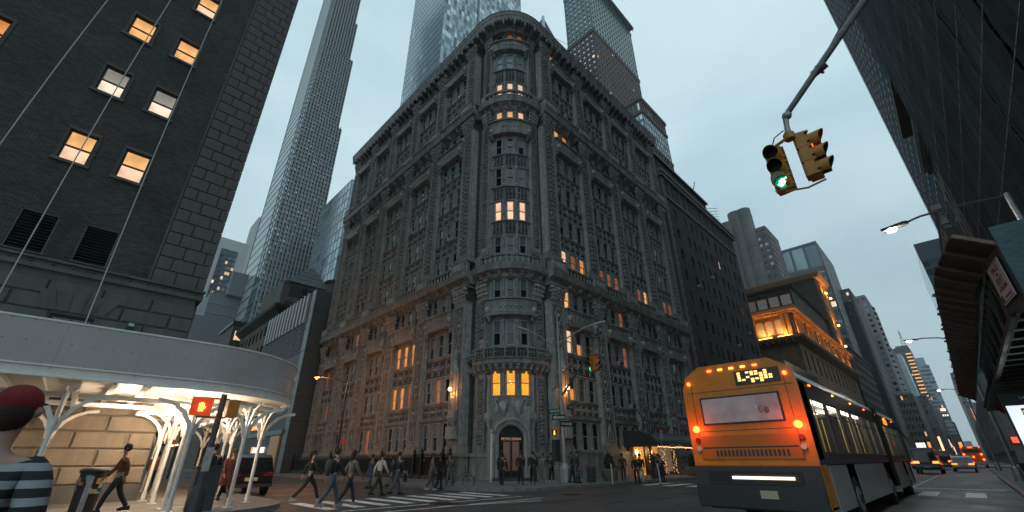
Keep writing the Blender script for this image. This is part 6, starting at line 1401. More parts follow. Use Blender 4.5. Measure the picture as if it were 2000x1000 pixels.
# ================================================================== cars
def car(name, label, loc, rz, paint, kind='suv', group=None, lights=True, cat='car', small=False):
    """nose towards +x in its own frame"""
    t = thing(name, label, cat, loc, rz, group)
    Lh, Wd, H = {'suv':(2.4,.97,1.72),'sedan':(2.35,.92,1.46),'van':(2.9,1.02,2.5)}[kind]
    PT = paint
    low = [(-Lh,.42),(-Lh-.03,.62),(-Lh,.95 if kind!='sedan' else .98),(Lh-.85,.98),(Lh-.15,.82),(Lh,.6),(Lh-.03,.36)]
    if kind == 'van': low[3] = (Lh-.5,1.1)
    def body(prof, w, inset=0):
        g = MB(); n = len(prof); ys = [-w,-w+.07,w-.07,w]; k = [.93,1,1,.93]
        cx = sum(p[0] for p in prof)/n; cz = sum(p[1] for p in prof)/n
        vs = []
        for y,s in zip(ys,k): vs += [(cx+(p[0]-cx)*(s if abs(y)>w-.01 else 1), y, cz+(p[1]-cz)*(s if abs(y)>w-.01 else 1)) for p in prof]
        g.add(vs,[tuple(range(n)),tuple(range(3*n,4*n))[::-1]],PT)
        g.add(vs,[(j*n+i,(j+1)*n+i,(j+1)*n+(i+1)%n,j*n+(i+1)%n) for j in range(3) for i in range(n)],PT); return g
    part('body', MB().add([],[],PT) if 0 else body(low, Wd), t)
    if kind == 'suv': cab = [(-Lh+.06,.97),(-Lh+.28,H-.12),(-Lh+.6,H),(.55,H),(.95,H-.1),(1.62,1.0)]
    elif kind == 'sedan': cab = [(-Lh+.35,.98),(-Lh+1.2,H-.06),(-Lh+1.7,H),(.2,H),(.6,H-.08),(1.45,1.0)]
    else: cab = [(-Lh+.02,.97),(-Lh+.04,H-.1),(-Lh+.2,H),(1.2,H),(1.7,H-.1),(2.35,1.12)]
    n = len(cab); g = MB(); wi = Wd-.16; vs = [(x,-Wd+.06 if z<1.15 else -wi,z) for x,z in cab]+[(x,Wd-.06 if z<1.15 else wi,z) for x,z in cab]
    g.add(vs,[tuple(range(n)),tuple(range(n,2*n))[::-1]]+[(i,i+n,(i+1)%n+n,(i+1)%n) for i in range(n)],PT); cb_ = part('cabin', g, t)
    cgl = mat('car_glass', (.012,.015,.018), .04, spec=.9)
    g = MB(); a,b = cab[0],cab[1]; e=.015
    def on(p,q,s): return (p[0]+(q[0]-p[0])*s, p[1]+(q[1]-p[1])*s)
    p0,p1 = on(a,b,.12),on(a,b,.9); g.add([(p0[0]-e,-wi+.05,p0[1]),(p0[0]-e,wi-.05,p0[1]),(p1[0]-e,wi-.1,p1[1]),(p1[0]-e,-wi+.1,p1[1])],[(3,2,1,0)],cgl); part('rear_window', g, cb_)
    a,b = cab[-1],cab[-2]; p0,p1 = on(a,b,.08),on(a,b,.92); g = MB(); g.add([(p0[0]+e,-wi,p0[1]),(p0[0]+e,wi,p0[1]),(p1[0]+e,wi-.06,p1[1]),(p1[0]+e,-wi+.06,p1[1])],[(0,1,2,3)],cgl); part('windscreen', g, cb_)
    for s in (-1,1):
        xs = [cab[1][0]+.15, (cab[1][0]+cab[-2][0])/2, cab[-2][0]+.05]
        for j in range(2):
            x0,x1 = xs[j]+.04,xs[j+1]-.04; g = MB(); y0,y1 = s*(Wd-.09),s*(wi+.012); z0,z1 = 1.04,H-.16
            g.add([(x0-.06*(j==0),y0+s*.0,z0),(x1+.25*(j==1),y0,z0),(x1,y1,z1),(x0+.04,y1,z1)],[(0,1,2,3) if s<0 else (3,2,1,0)],cgl); part('side_window', g, cb_)
    if not small:
        for s in (-1,1): g = MB(); g.box(-.05,.14,-.09,.09,-.07,.07,PT); part('wing_mirror', g, t, (.95,s*(Wd+.08),1.08))
    for x in (-Lh+.82,Lh-.9):
        for s in (-1,1):
            g = MB(); g.tube([(0,-.1,0),(0,.1,0)],.35,RUB,14); w = part('wheel', g, t, (x,s*(Wd-.1),.35))
            g = MB(); g.tube([(0,s*.09,0),(0,s*.115,0)],.22,STEEL,8); part('rim', g, w)
    tl = RL_ if lights else mat('unlit_lamp_red',(.2,.01,.01),.2)
    for s in (-1,1):
        g = MB(); g.box(-Lh-.05,-Lh+.1,min(s*(Wd-.5),s*(Wd-.04)),max(s*(Wd-.5),s*(Wd-.04)),.82 if kind!='van' else 1.0,.92 if kind!='van' else 1.2,tl); part('tail_light', g, t)
        g = MB(); g.box(Lh-.16,Lh+.01,min(s*(Wd-.4),s*(Wd-.08)),max(s*(Wd-.4),s*(Wd-.08)),.66,.78,mat('headlamp',(.5,.5,.5),.15)); part('headlight', g, t)
    g = MB(); g.box(-Lh-.06,-Lh,-.26,.26,.62,.76,mat('number_plate',(.45,.42,.3),.5)); part('number_plate', g, t)
    g = MB(); g.box(-Lh-.06,-Lh+.1,-Wd+.05,Wd-.05,.36,.5,BDK); part('bumper', g, t)
    return t
CBK = mat('car_black', (.012,.013,.016), .15); CWH = mat('car_white', (.5,.5,.5), .25); CGR = mat('car_grey', (.12,.125,.13), .25, .4); CYE = mat('cab_yellow', (.5,.25,.02), .3); CRE = mat('car_dark_red',(.12,.015,.015),.25)
car('parked_car', 'black sport utility car standing in the side street behind the white shed columns', (6.35,25.9,0), PI/2, CBK, 'suv', lights=False)
car('white_car', 'white sport utility car with brake lights on, nearest in the right hand lane', (76,1.1,0), 0, CWH, 'suv')
car('dark_van', 'dark van ahead of the bus, left of the white car', (66,3.6,0), 0, CBK, 'van', cat='van')
car('grey_car', 'grey car between the dark van and the bus', (60,6.4,0), 0, CGR, 'suv')
k = 0
GRPC = 'traffic far down the avenue'
for i,(x,y,kd,p,lb) in enumerate(((92,3.2,'van',CBK,'dark van second in line behind the white car lane'),(96,6.2,'sedan',CYE,'yellow cab down the avenue left of the dark vans'),(84,9.3,'sedan',CRE,'dark red saloon at the left of the far traffic'),(112,1.0,'sedan',CGR,'grey saloon beyond the white car'),(118,4.2,'suv',CBK,'black car far down the avenue in the middle lane'),(128,7.6,'sedan',CWH,'white saloon far down the left lane'),(142,2.4,'suv',CGR,'grey car farthest down in the middle'),(150,5.6,'sedan',CYE,'yellow cab farthest down the avenue'),(72,9.4,'suv',CGR,'grey sport utility car by the far left kerb'),(104,10.6,'van',CWH,'white van by the far left kerb'))):
    car('car' if kd!='van' else 'van', lb, (x,y,0), 0, p, kd, GRPC, True, 'car' if kd!='van' else 'van', True)
t = thing('amber_truck', 'amber rear bus with red lights stopped far along the right kerb', 'bus', (110,-.0,0))
g = MB(); g.box(0,9,-1.3,1.3,.5,3.3,OR); part('body', g, t); g = MB(); g.box(-.05,0,-1.25,1.25,.5,1.0,WR); part('bumper', g, t); g = MB(); g.box(-.06,0,-1.0,1.0,2.4,2.9,BDK); part('rear_window', g, t)
for y,z in ((-1.05,2.1),(1.05,2.1),(-1.1,1.3),(1.1,1.3),(0,1.7),(-1.1,3.2),(1.1,3.2),(-.2,3.2),(.2,3.2),(0,3.2)): g = MB(); g.ball((-.08,y,z),.13 if z<3 else .07,RL_,6,4); part('tail_light', g, t)
for x in (1.8,7.2):
    for s in (-1,1): g = MB(); g.tube([(x,s*1.1,.5),(x,s*1.32,.5)],.5,RUB,12); part('wheel', g, t)
# ================================================================== traffic signals
VIS = mat('visor_inside_black', (.01,.01,.01), .6); GRN_ = lit('signal_green', (.03,.9,.38), 2.6, 0); REDS = lit('signal_red', (1,.06,.02), 5, 0)
WHS = lit('signal_white', (.85,1,.95), 6, 0); AMS = lit('signal_amber', (1,.30,.04), 5, 0)
def head(parent, loc, rz, litidx, symbol=False):
    """three section head; lenses face local -y"""
    g = MB()
    for i in range(3):
        z = -.36*i; g.box(-.17,.17,-.02,.2,z-.355,z-.005,YEL); g.box(-.12,.12,.2,.25,z-.33,z-.03,YEL)
        for s in (-1,1):
            for q in (.07,.29): g.box(s*.17-.02,s*.17+.03*s+.01,-.03,.02,z-q-.02,z-q+.02,YEL)
    h = part('signal_head', g, parent, loc, rz)
    for i in range(3):
        z = -.36*i-.18; g = MB(); n = 14; a0, a1 = -.35*PI, 1.35*PI; r = .155; L_ = .27
        vs = []; 
        for j in range(n+1):
            a = a0+(a1-a0)*j/n; l = L_*(.62+.38*math.sin(max(0,min(PI,a)))) if 0<=a<=PI else L_*.6
            for rr_,yy in ((r,-.02),(r,-.02-l),(r-.008,-.02-l),(r-.008,-.02)): vs.append((rr_*math.cos(a),yy,z+rr_*math.sin(a)))
        g.add(vs,[(4*j,4*j+1,4*j+5,4*j+4) for j in range(n)]+[(4*j+1,4*j+2,4*j+6,4*j+5) for j in range(n)],YEL,True); g.add(vs,[(4*j+2,4*j+3,4*j+7,4*j+6) for j in range(n)],VIS,True); part('visor', g, h)
        on = i == litidx; col = (GRN_ if litidx == 2 else REDS) if on else VIS
        g = MB(); g.tube([(0,-.035,z),(0,-.015,z)],.142,mat('signal_green_dim',(.0,.06,.03),.2,emit=(.0,.55,.22),estr=.55) if (on and symbol) else col,16); ln = part('lens', g, h)
        if on and symbol:      # lamp of dots shaped like a figure on a bicycle
            g = MB(); P = [(-.05,-.06),(-.03,-.08),(-.07,-.04),(-.08,-.02),(-.06,0),(-.03,-.01),(-.02,-.04),(0,-.02),(.02,0),(.03,.02),(.01,.04),(-.01,.06),(-.02,.03),(.05,.05),(.07,.06),(.06,-.02),(.07,-.05),(.04,-.06),(.05,-.04),(.0,-.08),(.01,.08),(-.04,.05),(.03,-.03),(-.05,-.03),(-.01,-.06),(.0,.01),(.085,.07)]
            for x,zz in P: g.box(x-.009,x+.009,-.045,-.036,z+zz-.009,z+zz+.009,WHS)
            part('lamp_symbol', g, ln, kind='stuff')
    return h
TS = thing('traffic_signal', 'large yellow signal heads hanging from a slanting mast arm at the upper right', 'traffic signal', (9.8,-3.3,0))
o0 = Vector(TS.location); PIPE = mat('weathered_pipe', (.12,.125,.13), .5, .4, var=.35, vscale=8)
g = MB(); g.tube([(9.8,-3.3,0),(9.8,-3.3,13)],[.13,.08],PIPE,10); world_part('pole', g, TS)
g = MB(); g.tube([(9.8,-3.3,12.65),(9.55,-1.5,10.7),(9.25,.62,8.42)],[.1,.08,.062],PIPE,12); g.tube([(9.55,-1.5,10.7),(9.52,-1.3,10.48)],.095,PIPE,12); world_part('mast_arm', g, TS)
g = MB(); g.tube([(9.8,-3.3,13.4),(9.4,-.15,9.3)],.015,STEELD,5); g.tube([(9.4,-.2,9.1),(9.4,-.12,9.36)],.03,STEELD,6); g.tube([(9.35,-.3,9.25),(9.42,-.02,9.2)],.085,PIPE,8); world_part('stay_cable', g, TS)
g = MB(); g.ball((9.25,.65,8.36),.1,STEEL,8,6); g.tube([(9.25,.68,8.36),(9.27,.72,8.1),(9.28,.74,7.9)],[.06,.05,.07],STEEL,8); g.tube([(9.28,.8,8.05),(9.25,1.0,7.95),(9.3,1.1,7.78)],.014,VIS,5); world_part('hanger', g, TS)
g = MB(); g.tube([(9.28,.74,7.92),(9.28,.74,7.76)],.11,YEL,6); g.tube([(9.28,.74,7.84),(9.3,1.12,7.74)],.035,YEL,8); g.tube([(9.28,.74,7.84),(9.4,.42,7.86)],.035,YEL,8); world_part('bracket', g, TS); g = MB(); g.tube([(9.34,1.12,6.62),(9.4,.74,6.55),(9.45,.42,6.62)],.022,YEL,8); world_part('lower_bracket', g, TS)
head(TS, Vector((9.34,1.12,7.74))-o0, -PI/2-.12, 2, True); head(TS, Vector((9.45,.46,7.82))-o0, .0, 0)
# ---- street lights
def cobra(t, path, headdir, rad=.045, col=None):
    m = col or STEEL; g = MB(); g.tube(path, rad, m, 8); world_part('lamp_arm', g, t)
    e = Vector(path[-1]); d = Vector(headdir).normalized(); g = MB(); s = d.cross(Vector((0,0,1))).normalized(); u = s.cross(d)
    g.obox(e+d*.3, d*.34, s*.13, u*.05, m); g.obox(e+d*.0, d*.1, s*.07, u*.06, m); h = world_part('lamp_head', g, t)
    return e+d*.38-u*.06, d, s, u, h
def lens(t, c, d, s, u, m, h=None):
    g = MB(); g.obox(c, d*.18, s*.1, u*.015, m); world_part('lamp_lens', g, t)
LEDW = lit('led_lamp_white', (1,.88,.74), 60, 0); SOD = lit('sodium_lamp', (1,.42,.08), 9, 0)
for (nm,px,hd,z0,lb) in (('a',(18.2,-3.1),(18.9,-.35),8.7,'street lamp with bright white head, nearest at the right edge'),('b',(42,-1.6),(41.5,.75),9.0,'second lit street lamp along the right kerb'),('c',(76,-1.6),(76,.5),9.0,'small third lit street lamp far along the right kerb')):
    t = thing('street_lamp', lb, 'street lamp', (*px,.15), 0, None)
    g = MB(); g.tube([(*px,.15),(*px,z0+.1)],[.11,.07],STEEL,10); g.lathe([(.25,.15),(.2,.9),(.12,1.0)],STEEL,8,c=(*px,0)); world_part('pole', g, t)
    a = Vector((*px,z0)); b = Vector((*hd,z0+.35)); d = (b-a); c,dd,s,u,h = cobra(t, [a,a.lerp(b,.35)+Vector((0,0,.12)),a.lerp(b,.7)+Vector((0,0,.1)),a.lerp(b,.86)], (d.x,d.y,-.02), .04, STEELD)
    g = MB(); g.ball(c-u*.01,.15,LEDW,12,8,.5); world_part('lamp_bulb', g, t); lamp('street_light', c-Vector((0,0,.3)), 150, (1,.86,.7), .1)
# ---- pole at the corner with lamps, mast arm, signs
CP = thing('corner_light_pole', 'silver corner pole with twin lamp arms, mast arm and street signs before the ornate building', 'light pole', (22.8,18.4,.15))
p0 = Vector(CP.location); SV = mat('silver_paint', (.34,.36,.37), .45, .3, var=.15, vscale=4)
g = MB(); g.tube([(22.8,18.4,.15),(22.8,18.4,9.9)],[.13,.075],SV,10); world_part('pole', g, CP)
g = MB(); g.prism([(22.8+.34*math.cos(k*PI/4+PI/8),18.4+.34*math.sin(k*PI/4+PI/8)) for k in range(8)],.15,.95,SV); g.lathe([(.36,.95),(.14,1.25)],SV,8,c=(22.8,18.4,0)); world_part('pole_base', g, CP)
g = MB(); g.lathe([(.1,9.9),(.06,10.0),(.11,10.1),(.05,10.3),(.02,11.4)],SV,8,c=(22.8,18.4,0)); world_part('finial', g, CP)
for hd,z1,z2 in (((24.5,15.8),9.05,10.35),((20.65,19.85),8.55,9.95)):
    a = Vector((22.8,18.4,z1)); b = Vector((*hd,z2)); c,dd,s,u,h = cobra(CP, [a,a.lerp(b,.3)+Vector((0,0,.12)),a.lerp(b,.6)+Vector((0,0,.22)),a.lerp(b,.83)+Vector((0,0,.16)),a.lerp(b,.9)+Vector((0,0,.12))], (b-a).normalized()+Vector((0,0,-.25)), .045, SV)
    lens(CP, c, dd, s, u, mat('unlit_lens',(.4,.42,.42),.2))
g = MB(); g.tube([(22.8,18.4,5.35),(23.7,17.6,7.0),(24.6,16.85,8.6)],[.075,.065,.05],STEELD,8); g.ball((24.6,16.85,8.62),.08,SV,6,4); world_part('mast_arm', g, CP)
g = MB(); g.tube([(22.8,18.4,6.9),(24.3,17.1,8.1)],.012,STEELD,4); g.tube([(24.62,16.85,8.5),(24.75,16.8,8.3)],.02,YEL,6); g.box(24.6,25.0,16.6,17.1,8.22,8.3,YEL); world_part('hanger', g, CP)
head(CP, Vector((24.62,17.05,8.2))-p0, -PI/2-.3, 2, False); head(CP, Vector((24.82,16.7,8.2))-p0, .25, 0)
g = MB(); g.tube([(22.2,18.95,7.35),(23.5,17.85,7.3)],.03,SV,6); world_part('cross_arm', g, CP)
g = MB(); g.box(22.3,22.6,18.5,18.8,5.9,7.1,SV); world_part('control_box', g, CP)
SGR = mat('street_sign_green', (.01,.10,.07), .5); SBK = mat('sign_black', (.01,.01,.012), .5); SWH = mat('sign_letter_white', (.6,.6,.6), .5)
def plate_sign(nm, loc, rz, w, h, m, body, txt, tsz, tm, arrow=0, tx=0, white=None):
    g = MB(); g.box(-w/2,w/2,-.01,.01,-h/2,h/2,m); s = part(nm, g, CP, Vector(loc)-p0, rz)
    if white: q = MB(); q.box(white[0],white[1],-.014,-.01,-h*.42,h*.42,SWH); part('sign_field', q, s)
    part('lettering', text(txt,tsz,tm,.001,bold=.004), s, (tx,-.016,0))
    if arrow:
        q = MB(); a = arrow; q.plate([(-a*w*.42,-h*.2),(a*w*.2,-h*.2),(a*w*.2,-h*.38),(a*w*.45,0),(a*w*.2,h*.38),(a*w*.2,h*.2),(-a*w*.42,h*.2)],-.0135,-.0105,SWH); part('arrow', q, s)
    return s
plate_sign('street_name_sign',(22.45,18.75,4.42),-PI/2+.1,.85,.32,SGR,None,'W 58 ST',.2,SWH,tx=.05)
plate_sign('street_name_sign',(23.2,18.0,4.66),.1,.7,.34,SGR,None,'7 AV',.22,SWH,tx=.03)
plate_sign('one_way_sign',(22.62,18.55,4.03),-PI/2+.45,.92,.34,SBK,None,'ONE WAY',.13,SBK,arrow=-1,tx=.04)
plate_sign('one_way_sign',(22.95,18.15,3.62),-.35,.92,.34,SBK,None,'ONE WAY',.13,SBK,arrow=1,tx=-.05)
def pedhead(root, loc, rz, kind):
    g = MB(); g.box(-.2,.2,0,.26,-.2,.2,YEL); g.box(-.23,.23,-.03,0,-.23,.23,YEL); h = part('pedestrian_signal', g, root, loc, rz)
    g = MB(); g.box(-.19,.19,-.035,-.03,-.19,.19,VIS); part('signal_face', g, h) if kind != 'hand' else part('signal_face', MB().box(-.19,.19,-.035,-.03,-.19,.19,mat('signal_face_glowing',(.2,.01,.0),.3,emit=(.8,.05,.01),estr=.5)), h)
    q = MB()
    if kind == 'hand':
        q.box(-.06,.05,-.045,-.036,-.12,.0,AMS); [q.box(-.065+i*.032,-.043+i*.032,-.045,-.036,-.0,.08+.02*(i in (1,2)),AMS) for i in range(4)]; q.plate([(.05,-.08),(.1,-.01),(.08,.01),(.05,-.03)],-.045,-.036,AMS)
    else:
        q.ball((0,-.04,.1),.03,AMS,6,4); q.box(-.03,.03,-.045,-.036,-.03,.07,AMS); q.plate([(-.03,-.03),(.03,-.03),(.05,-.14),(.02,-.14),(0,-.06),(-.03,-.14),(-.06,-.14)],-.045,-.036,AMS)
    part('lamp_symbol', q, h, kind='stuff'); lamp('signal_glow', Vector(root.location)+Vector(loc)+Vector((-.25 if abs(rz)>1 else 0,-.25,0)), 5 if kind == 'hand' else 2, (1,.22,.04), .1); return h
pedhead(CP, Vector((22.35,18.75,3.08))-p0, -PI/2+.5, 'walk')
g = MB(); g.tube([(22.8,18.4,3.32),(22.35,18.8,3.32)],.03,YEL,6); world_part('bracket', g, CP); g = MB(); g.tube([(22.8,18.4,2.84),(22.4,18.8,2.84)],.025,YEL,6); world_part('lower_bracket', g, CP)
g = MB(); g.box(22.2,22.7,18.6,18.9,1.35,2.65,mat('signal_cabinet',(.03,.035,.035),.5)); world_part('cabinet', g, CP)
# ---- left pedestrian signal on a leaning pole
LPp = thing('pedestrian_signal_pole', 'dark pole with a lit orange hand signal in front of the shed columns', 'pedestrian signal', (2.55,13.5,0)); q0 = Vector(LPp.location)
g = MB(); g.tube([(2.55,13.5,0),(2.55,13.5,3.05)],.07,mat('stickered_pole',(.06,.063,.068),.6,var=.5,vscale=9),8); g.lathe([(.2,0),(.17,.7),(.09,.9)],STEELD,8,c=(2.55,13.5,0)); g.box(2.47,2.63,13.42,13.44,1.2,1.75,mat('faded_sticker',(.4,.4,.38),.6,var=.3,vscale=9)); world_part('pole', g, LPp)
for zz in (2.93,2.46): g = MB(); g.tube([(2.05,13.5,zz),(2.7,13.5,zz)],.025,YEL,6); world_part('bracket', g, LPp)
pedhead(LPp, Vector((2.1,13.4,2.7))-q0, -.1, 'hand'); g = MB(); g.box(2.66,2.92,13.3,13.7,2.48,2.9,YEL); world_part('side_signal', g, LPp)
# ---- sodium lamp on 58th street
SLp = thing('street_lamp', 'orange sodium street lamp with a small red sign on its pole before the iron fence', 'street lamp', (15.7,36.3,.15))
px = (15.7,36.3); g = MB(); g.tube([(*px,.15),(*px,7.7)],[.1,.06],STEELD,8); g.prism([(px[0]+.28*math.cos(k*PI/4),px[1]+.28*math.sin(k*PI/4)) for k in range(8)],.15,1.0,STEEL); world_part('pole', g, SLp)
c,dd,s,u,h = cobra(SLp, [(*px,7.6),(14.9,37.6,8.1),(14.2,38.8,8.35)], (-.6,1,.0), .035, STEELD); lens(SLp, c, dd, s, u, SOD); g = MB(); g.ball(c-u*.04,.11,SOD,8,5); world_part('lamp_bulb', g, SLp)
lamp('sodium_light', c-Vector((0,0,.35)), 650, (1,.40,.10), .15)
g = MB(); g.box(-.3,.3,-.01,.01,-.18,.18,mat('red_sign',(.45,.03,.02),.5,emit=(1,.08,.03),estr=.12)); part('parking_sign', g, SLp, (.2,-.12,2.75), -.5); g = MB(); g.box(-.15,.15,-.01,.01,-.2,.2,mat('sign_white',(.4,.4,.4),.5)); part('parking_sign', g, SLp, (0,-.12,1.85), -.5)
t = thing('street_lamp', 'small distant orange street lamp farther down the side street', 'street lamp', (6.6,48,.15))
g = MB(); g.tube([(6.6,48,.15),(6.6,48,6.6)],.07,STEELD,6); g.tube([(6.6,48,6.6),(9.4,48,7.2)],.035,STEELD,6); world_part('pole', g, t); g = MB(); g.ball((9.7,48,7.15),.14,SOD,8,5); world_part('lamp_head', g, t); lamp('sodium_light', (9.7,48,6.8), 500, (1,.42,.12), .15)
# ---- iron fence along 58th street
FE = thing('iron_fence', 'black wrought iron fence with finials round the areaway on the side street', 'fence', (20.3,27.2,.1)); f0 = Vector(FE.location)
g = MB(); g.box(20.2,20.4,27.2,59.4,.1,.42,STONED); world_part('kerb_wall', g, FE)
g = MB(); [g.box(20.28,20.32,27.2,59.4,z,z+.05,IRON) for z in (.5,1.55,1.78)]; world_part('rail', g, FE)
pk = MB(); pk.tube([(0,0,.42),(0,0,1.9)],.016,IRON,4,False); pk.lathe([(.03,1.86),(.0,2.05)],IRON,4); pk = pk.mesh('picket')
for i in range(150): part('picket', pk, FE, (0,.1+i*.21,-.1))
g = MB(); g.box(20.33,20.35,27.2,59.4,.45,1.72,mat('dark_mesh_behind_fence',(.015,.014,.013),.8)); world_part('backing_mesh', g, FE)
ps_ = MB(); ps_.box(-.13,.13,-.13,.13,.1,1.95,IRON); ps_.lathe([(.16,1.95),(.1,2.02),(.15,2.15),(.05,2.28),(.02,2.45)],IRON,6); ps_ = ps_.mesh('fence_post')
for y in (27.2,28.1,30.9,32.0,37.4,42.9,48.4,53.9,59.3): part('fence_post', ps_, FE, (0,y-27.2,-.1))
g = MB(); g.box(20.2,20.22,33.4,33.8,1.15,1.5,mat('notice_pale',(.4,.3,.26),.6)); world_part('notice', g, FE); g = MB(); g.box(20.2,20.22,30.3,30.5,1.4,1.6,mat('notice_red',(.3,.03,.03),.6)); world_part('notice', g, FE)
# ---- small things on the pavement
t = thing('fire_hydrant', 'black fire hydrant with silver top beside the crossing stripes', 'fire hydrant', (16.9,27.6,.15))
g = MB(); g.lathe([(.17,0),(.13,.06),(.12,.5),(.15,.52),(.15,.56)],BLACKM,10); part('barrel', g, t); g = MB(); g.lathe([(.15,.56),(.13,.66),(.07,.74),(.03,.76),(.03,.8)],STEEL,10); part('bonnet', g, t)
for a in (0,PI/2,PI): g = MB(); g.tube([(0,0,.42),(.2*math.cos(a),.2*math.sin(a),.42)],.055,STEEL,8); part('outlet', g, t)
TERP = mat('planter_concrete', (.16,.135,.115), .85, var=.25, vscale=2.5); EVG = mat('evergreen_leaf', (.018,.035,.018), .7, var=.4, vscale=8); BRK = mat('bark', (.05,.04,.033), .9, var=.3)
def leafclump(c, rx, rz_, n, m, rnd, size=.045):
    g = MB()
    for i in range(n):
        a = rnd.uniform(0,2*PI); z = rnd.uniform(-1,1); rr_ = math.sqrt(1-z*z)*rnd.uniform(.72,1.03)*rx*(1 if z<0 else (1-.45*z)); p = Vector((c[0]+rr_*math.cos(a), c[1]+rr_*math.sin(a), c[2]+z*rz_*rnd.uniform(.9,1.06)))
        d = Vector((rnd.gauss(0,1),rnd.gauss(0,1),rnd.gauss(0,1))).normalized(); e = d.cross(Vector((0,0,1))).normalized(); s = size*rnd.uniform(.7,1.5)
        g.add([p-d*s,p+e*s*.5,p+d*s,p-e*s*.5],[(0,1,2,3)],m)
    return g
for i,(x,y,lb) in enumerate(((26.6,17.6,'round concrete planter with clipped evergreen, left of the two big ones'),(33.6,17.9,'concrete planter with evergreen behind the woman in the long coat'),(39.5,17.6,'concrete planter at the awning, partly behind the bus'))):
    t = thing('planter', lb, 'planter', (x,y,.15), 0, None)
    g = MB(); g.lathe([(.4,0),(.5,.15),(.58,.62),(.6,.72),(.52,.74),(.5,.6)],TERP,16); part('pot', g, t)
    part('evergreen', leafclump((0,0,1.15),.4,.62,900,EVG,random.Random(i)), t, kind='stuff'); g = MB(); g.ball((0,0,1.1),.3,EVG,8,6,1.6); part('stem', g, t)
    part('trailing_plant', leafclump((.35,-.3,.78),.28,.16,260,mat('pale_trailing_leaf',(.08,.1,.08),.6,var=.3),random.Random(i+9)), t, kind='stuff')
DPT = mat('delineator_white', (.5,.47,.42), .6, var=.15)
for x,y,ln,lb in ((24.4,16.0,.0,'white flexible road post in front of the planter'),(27.0,14.2,-.1,'white flexible road post between the walkers and the woman in the coat'),(33.2,14.0,-.12,'white flexible road post beside the bus bumper')):
    t = thing('delineator_post', lb, 'road post', (x,y,0), 0, 'white road posts along the kerb'); g = MB(); g.tube([(0,0,.03),(ln,0,1.22)],.045,DPT,8); part('post', g, t)
    g = MB(); g.lathe([(.16,0),(.14,.04),(.06,.06)],BLACKM,10); part('base', g, t); g = MB(); g.tube([(ln*.72,0,.88),(ln*.92,0,1.12)],.048,mat('reflective_band',(.42,.4,.36),.3),8); part('reflective_band', g, t)
t = thing('litter_bin', 'grey wire mesh litter bin beside the man with the blue bag', 'litter bin', (24.2,17.4,.15)); WM = mat('wire_mesh_grey', (.13,.135,.135), .6, .3)
g = MB(); [g.tube([(.3*math.cos(k*PI/12)*.9,.3*math.sin(k*PI/12)*.9,0),(.3*math.cos(k*PI/12),.3*math.sin(k*PI/12),.95)],.01,WM,3,False) for k in range(24)]; [g.lathe([(.27+.03*z,z),(.28+.03*z,z+.03)],WM,16) for z in (0,.2,.45,.7,.92)]; part('basket', g, t, kind='stuff'); g = MB(); g.lathe([(.24,.02),(.27,.8)],mat('bin_liner',(.05,.05,.05),.5),12); part('liner', g, t)
t = thing('litter_bin', 'stickered black litter bin at the lower left before the stone wall', 'litter bin', (.72,17.6,.15)); BIN = mat('black_bin', (.018,.019,.02), .5)
g = MB(); g.lathe([(.26,0),(.29,1.0)],BIN,16); part('body', g, t); g = MB(); g.lathe([(.31,1.0),(.33,1.04),(.31,1.1),(.2,1.14),(.18,1.08)],BIN,16); part('lid', g, t)
rnb = random.Random(6)
for k in range(16):
    a = PI+rnb.uniform(.1,PI-.1)+.1; z = rnb.uniform(.5,.92); g = MB(); w,h_ = rnb.uniform(.03,.07),rnb.uniform(.03,.07); r_ = .295; 
    g.box(-w,w,-.006,0,-h_,h_,mat('sticker_%d'%(k%6),[(.4,.35,.1),(.3,.1,.25),(.35,.35,.35),(.1,.3,.3),(.45,.2,.05),(.3,.32,.3)][k%6],.5)); part('sticker', g, t, (r_*math.cos(a),r_*math.sin(a),z), a+PI/2)
g = MB(); g.box(-.06,.06,-.006,0,-.45,.42,mat('tape_grey',(.3,.3,.3),.6,var=.4,vscale=9)); part('sticker', g, t, (-.04,-.29,.5), 0)
t = thing('standpipe_post', 'short white signpost standing left of the arched door', 'post', (20.0,22.3,.15)); g = MB(); g.tube([(0,0,0),(0,0,3.2)],.06,WHITE,8); part('post', g, t); g = MB(); g.box(-.05,.4,-.05,.05,2.95,3.05,STEEL); g.ball((.42,0,3.0),.06,STEELD,6,4); part('camera_arm', g, t)
# ---- bare street tree
def tree(name, label, x, y, H, seed):
    t = thing(name, label, 'tree', (x,y,.15)); rnd = random.Random(seed); g = MB(); lim = MB()
    g.tube([(0,0,0),(.05,0,H*.2),(-.03,.05,H*.42)],[.11,.09,.07],BRK,8); part('trunk', g, t)
    def grow(p, d, l, r, k):
        q = p+d*l*.5+Vector((rnd.uniform(-.06,.06),rnd.uniform(-.06,.06),0))*l; e = p+d*l; lim.tube([p,q,e],[r,r*.8,r*.6],BRK,5,False)
        if k == 0: return
        for j in range(3 if k>1 else 2):
            nd = (d+Vector((rnd.gauss(0,.55),rnd.gauss(0,.55),rnd.gauss(.12,.3)))).normalized(); grow(p+(e-p)*rnd.uniform(.55,1), nd, l*rnd.uniform(.6,.8), r*.55, k-1)
    for j in range(5): grow(Vector((-.03,.05,H*(.3+.03*j))), Vector((math.cos(j*1.3),math.sin(j*1.3),1.3)).normalized(), H*.26, .045, 4)
    part('limbs', lim, t)
tree('street_tree', 'bare winter tree before the green awning at the left of the bus', 31.2, 16.9, 6.6, 3)
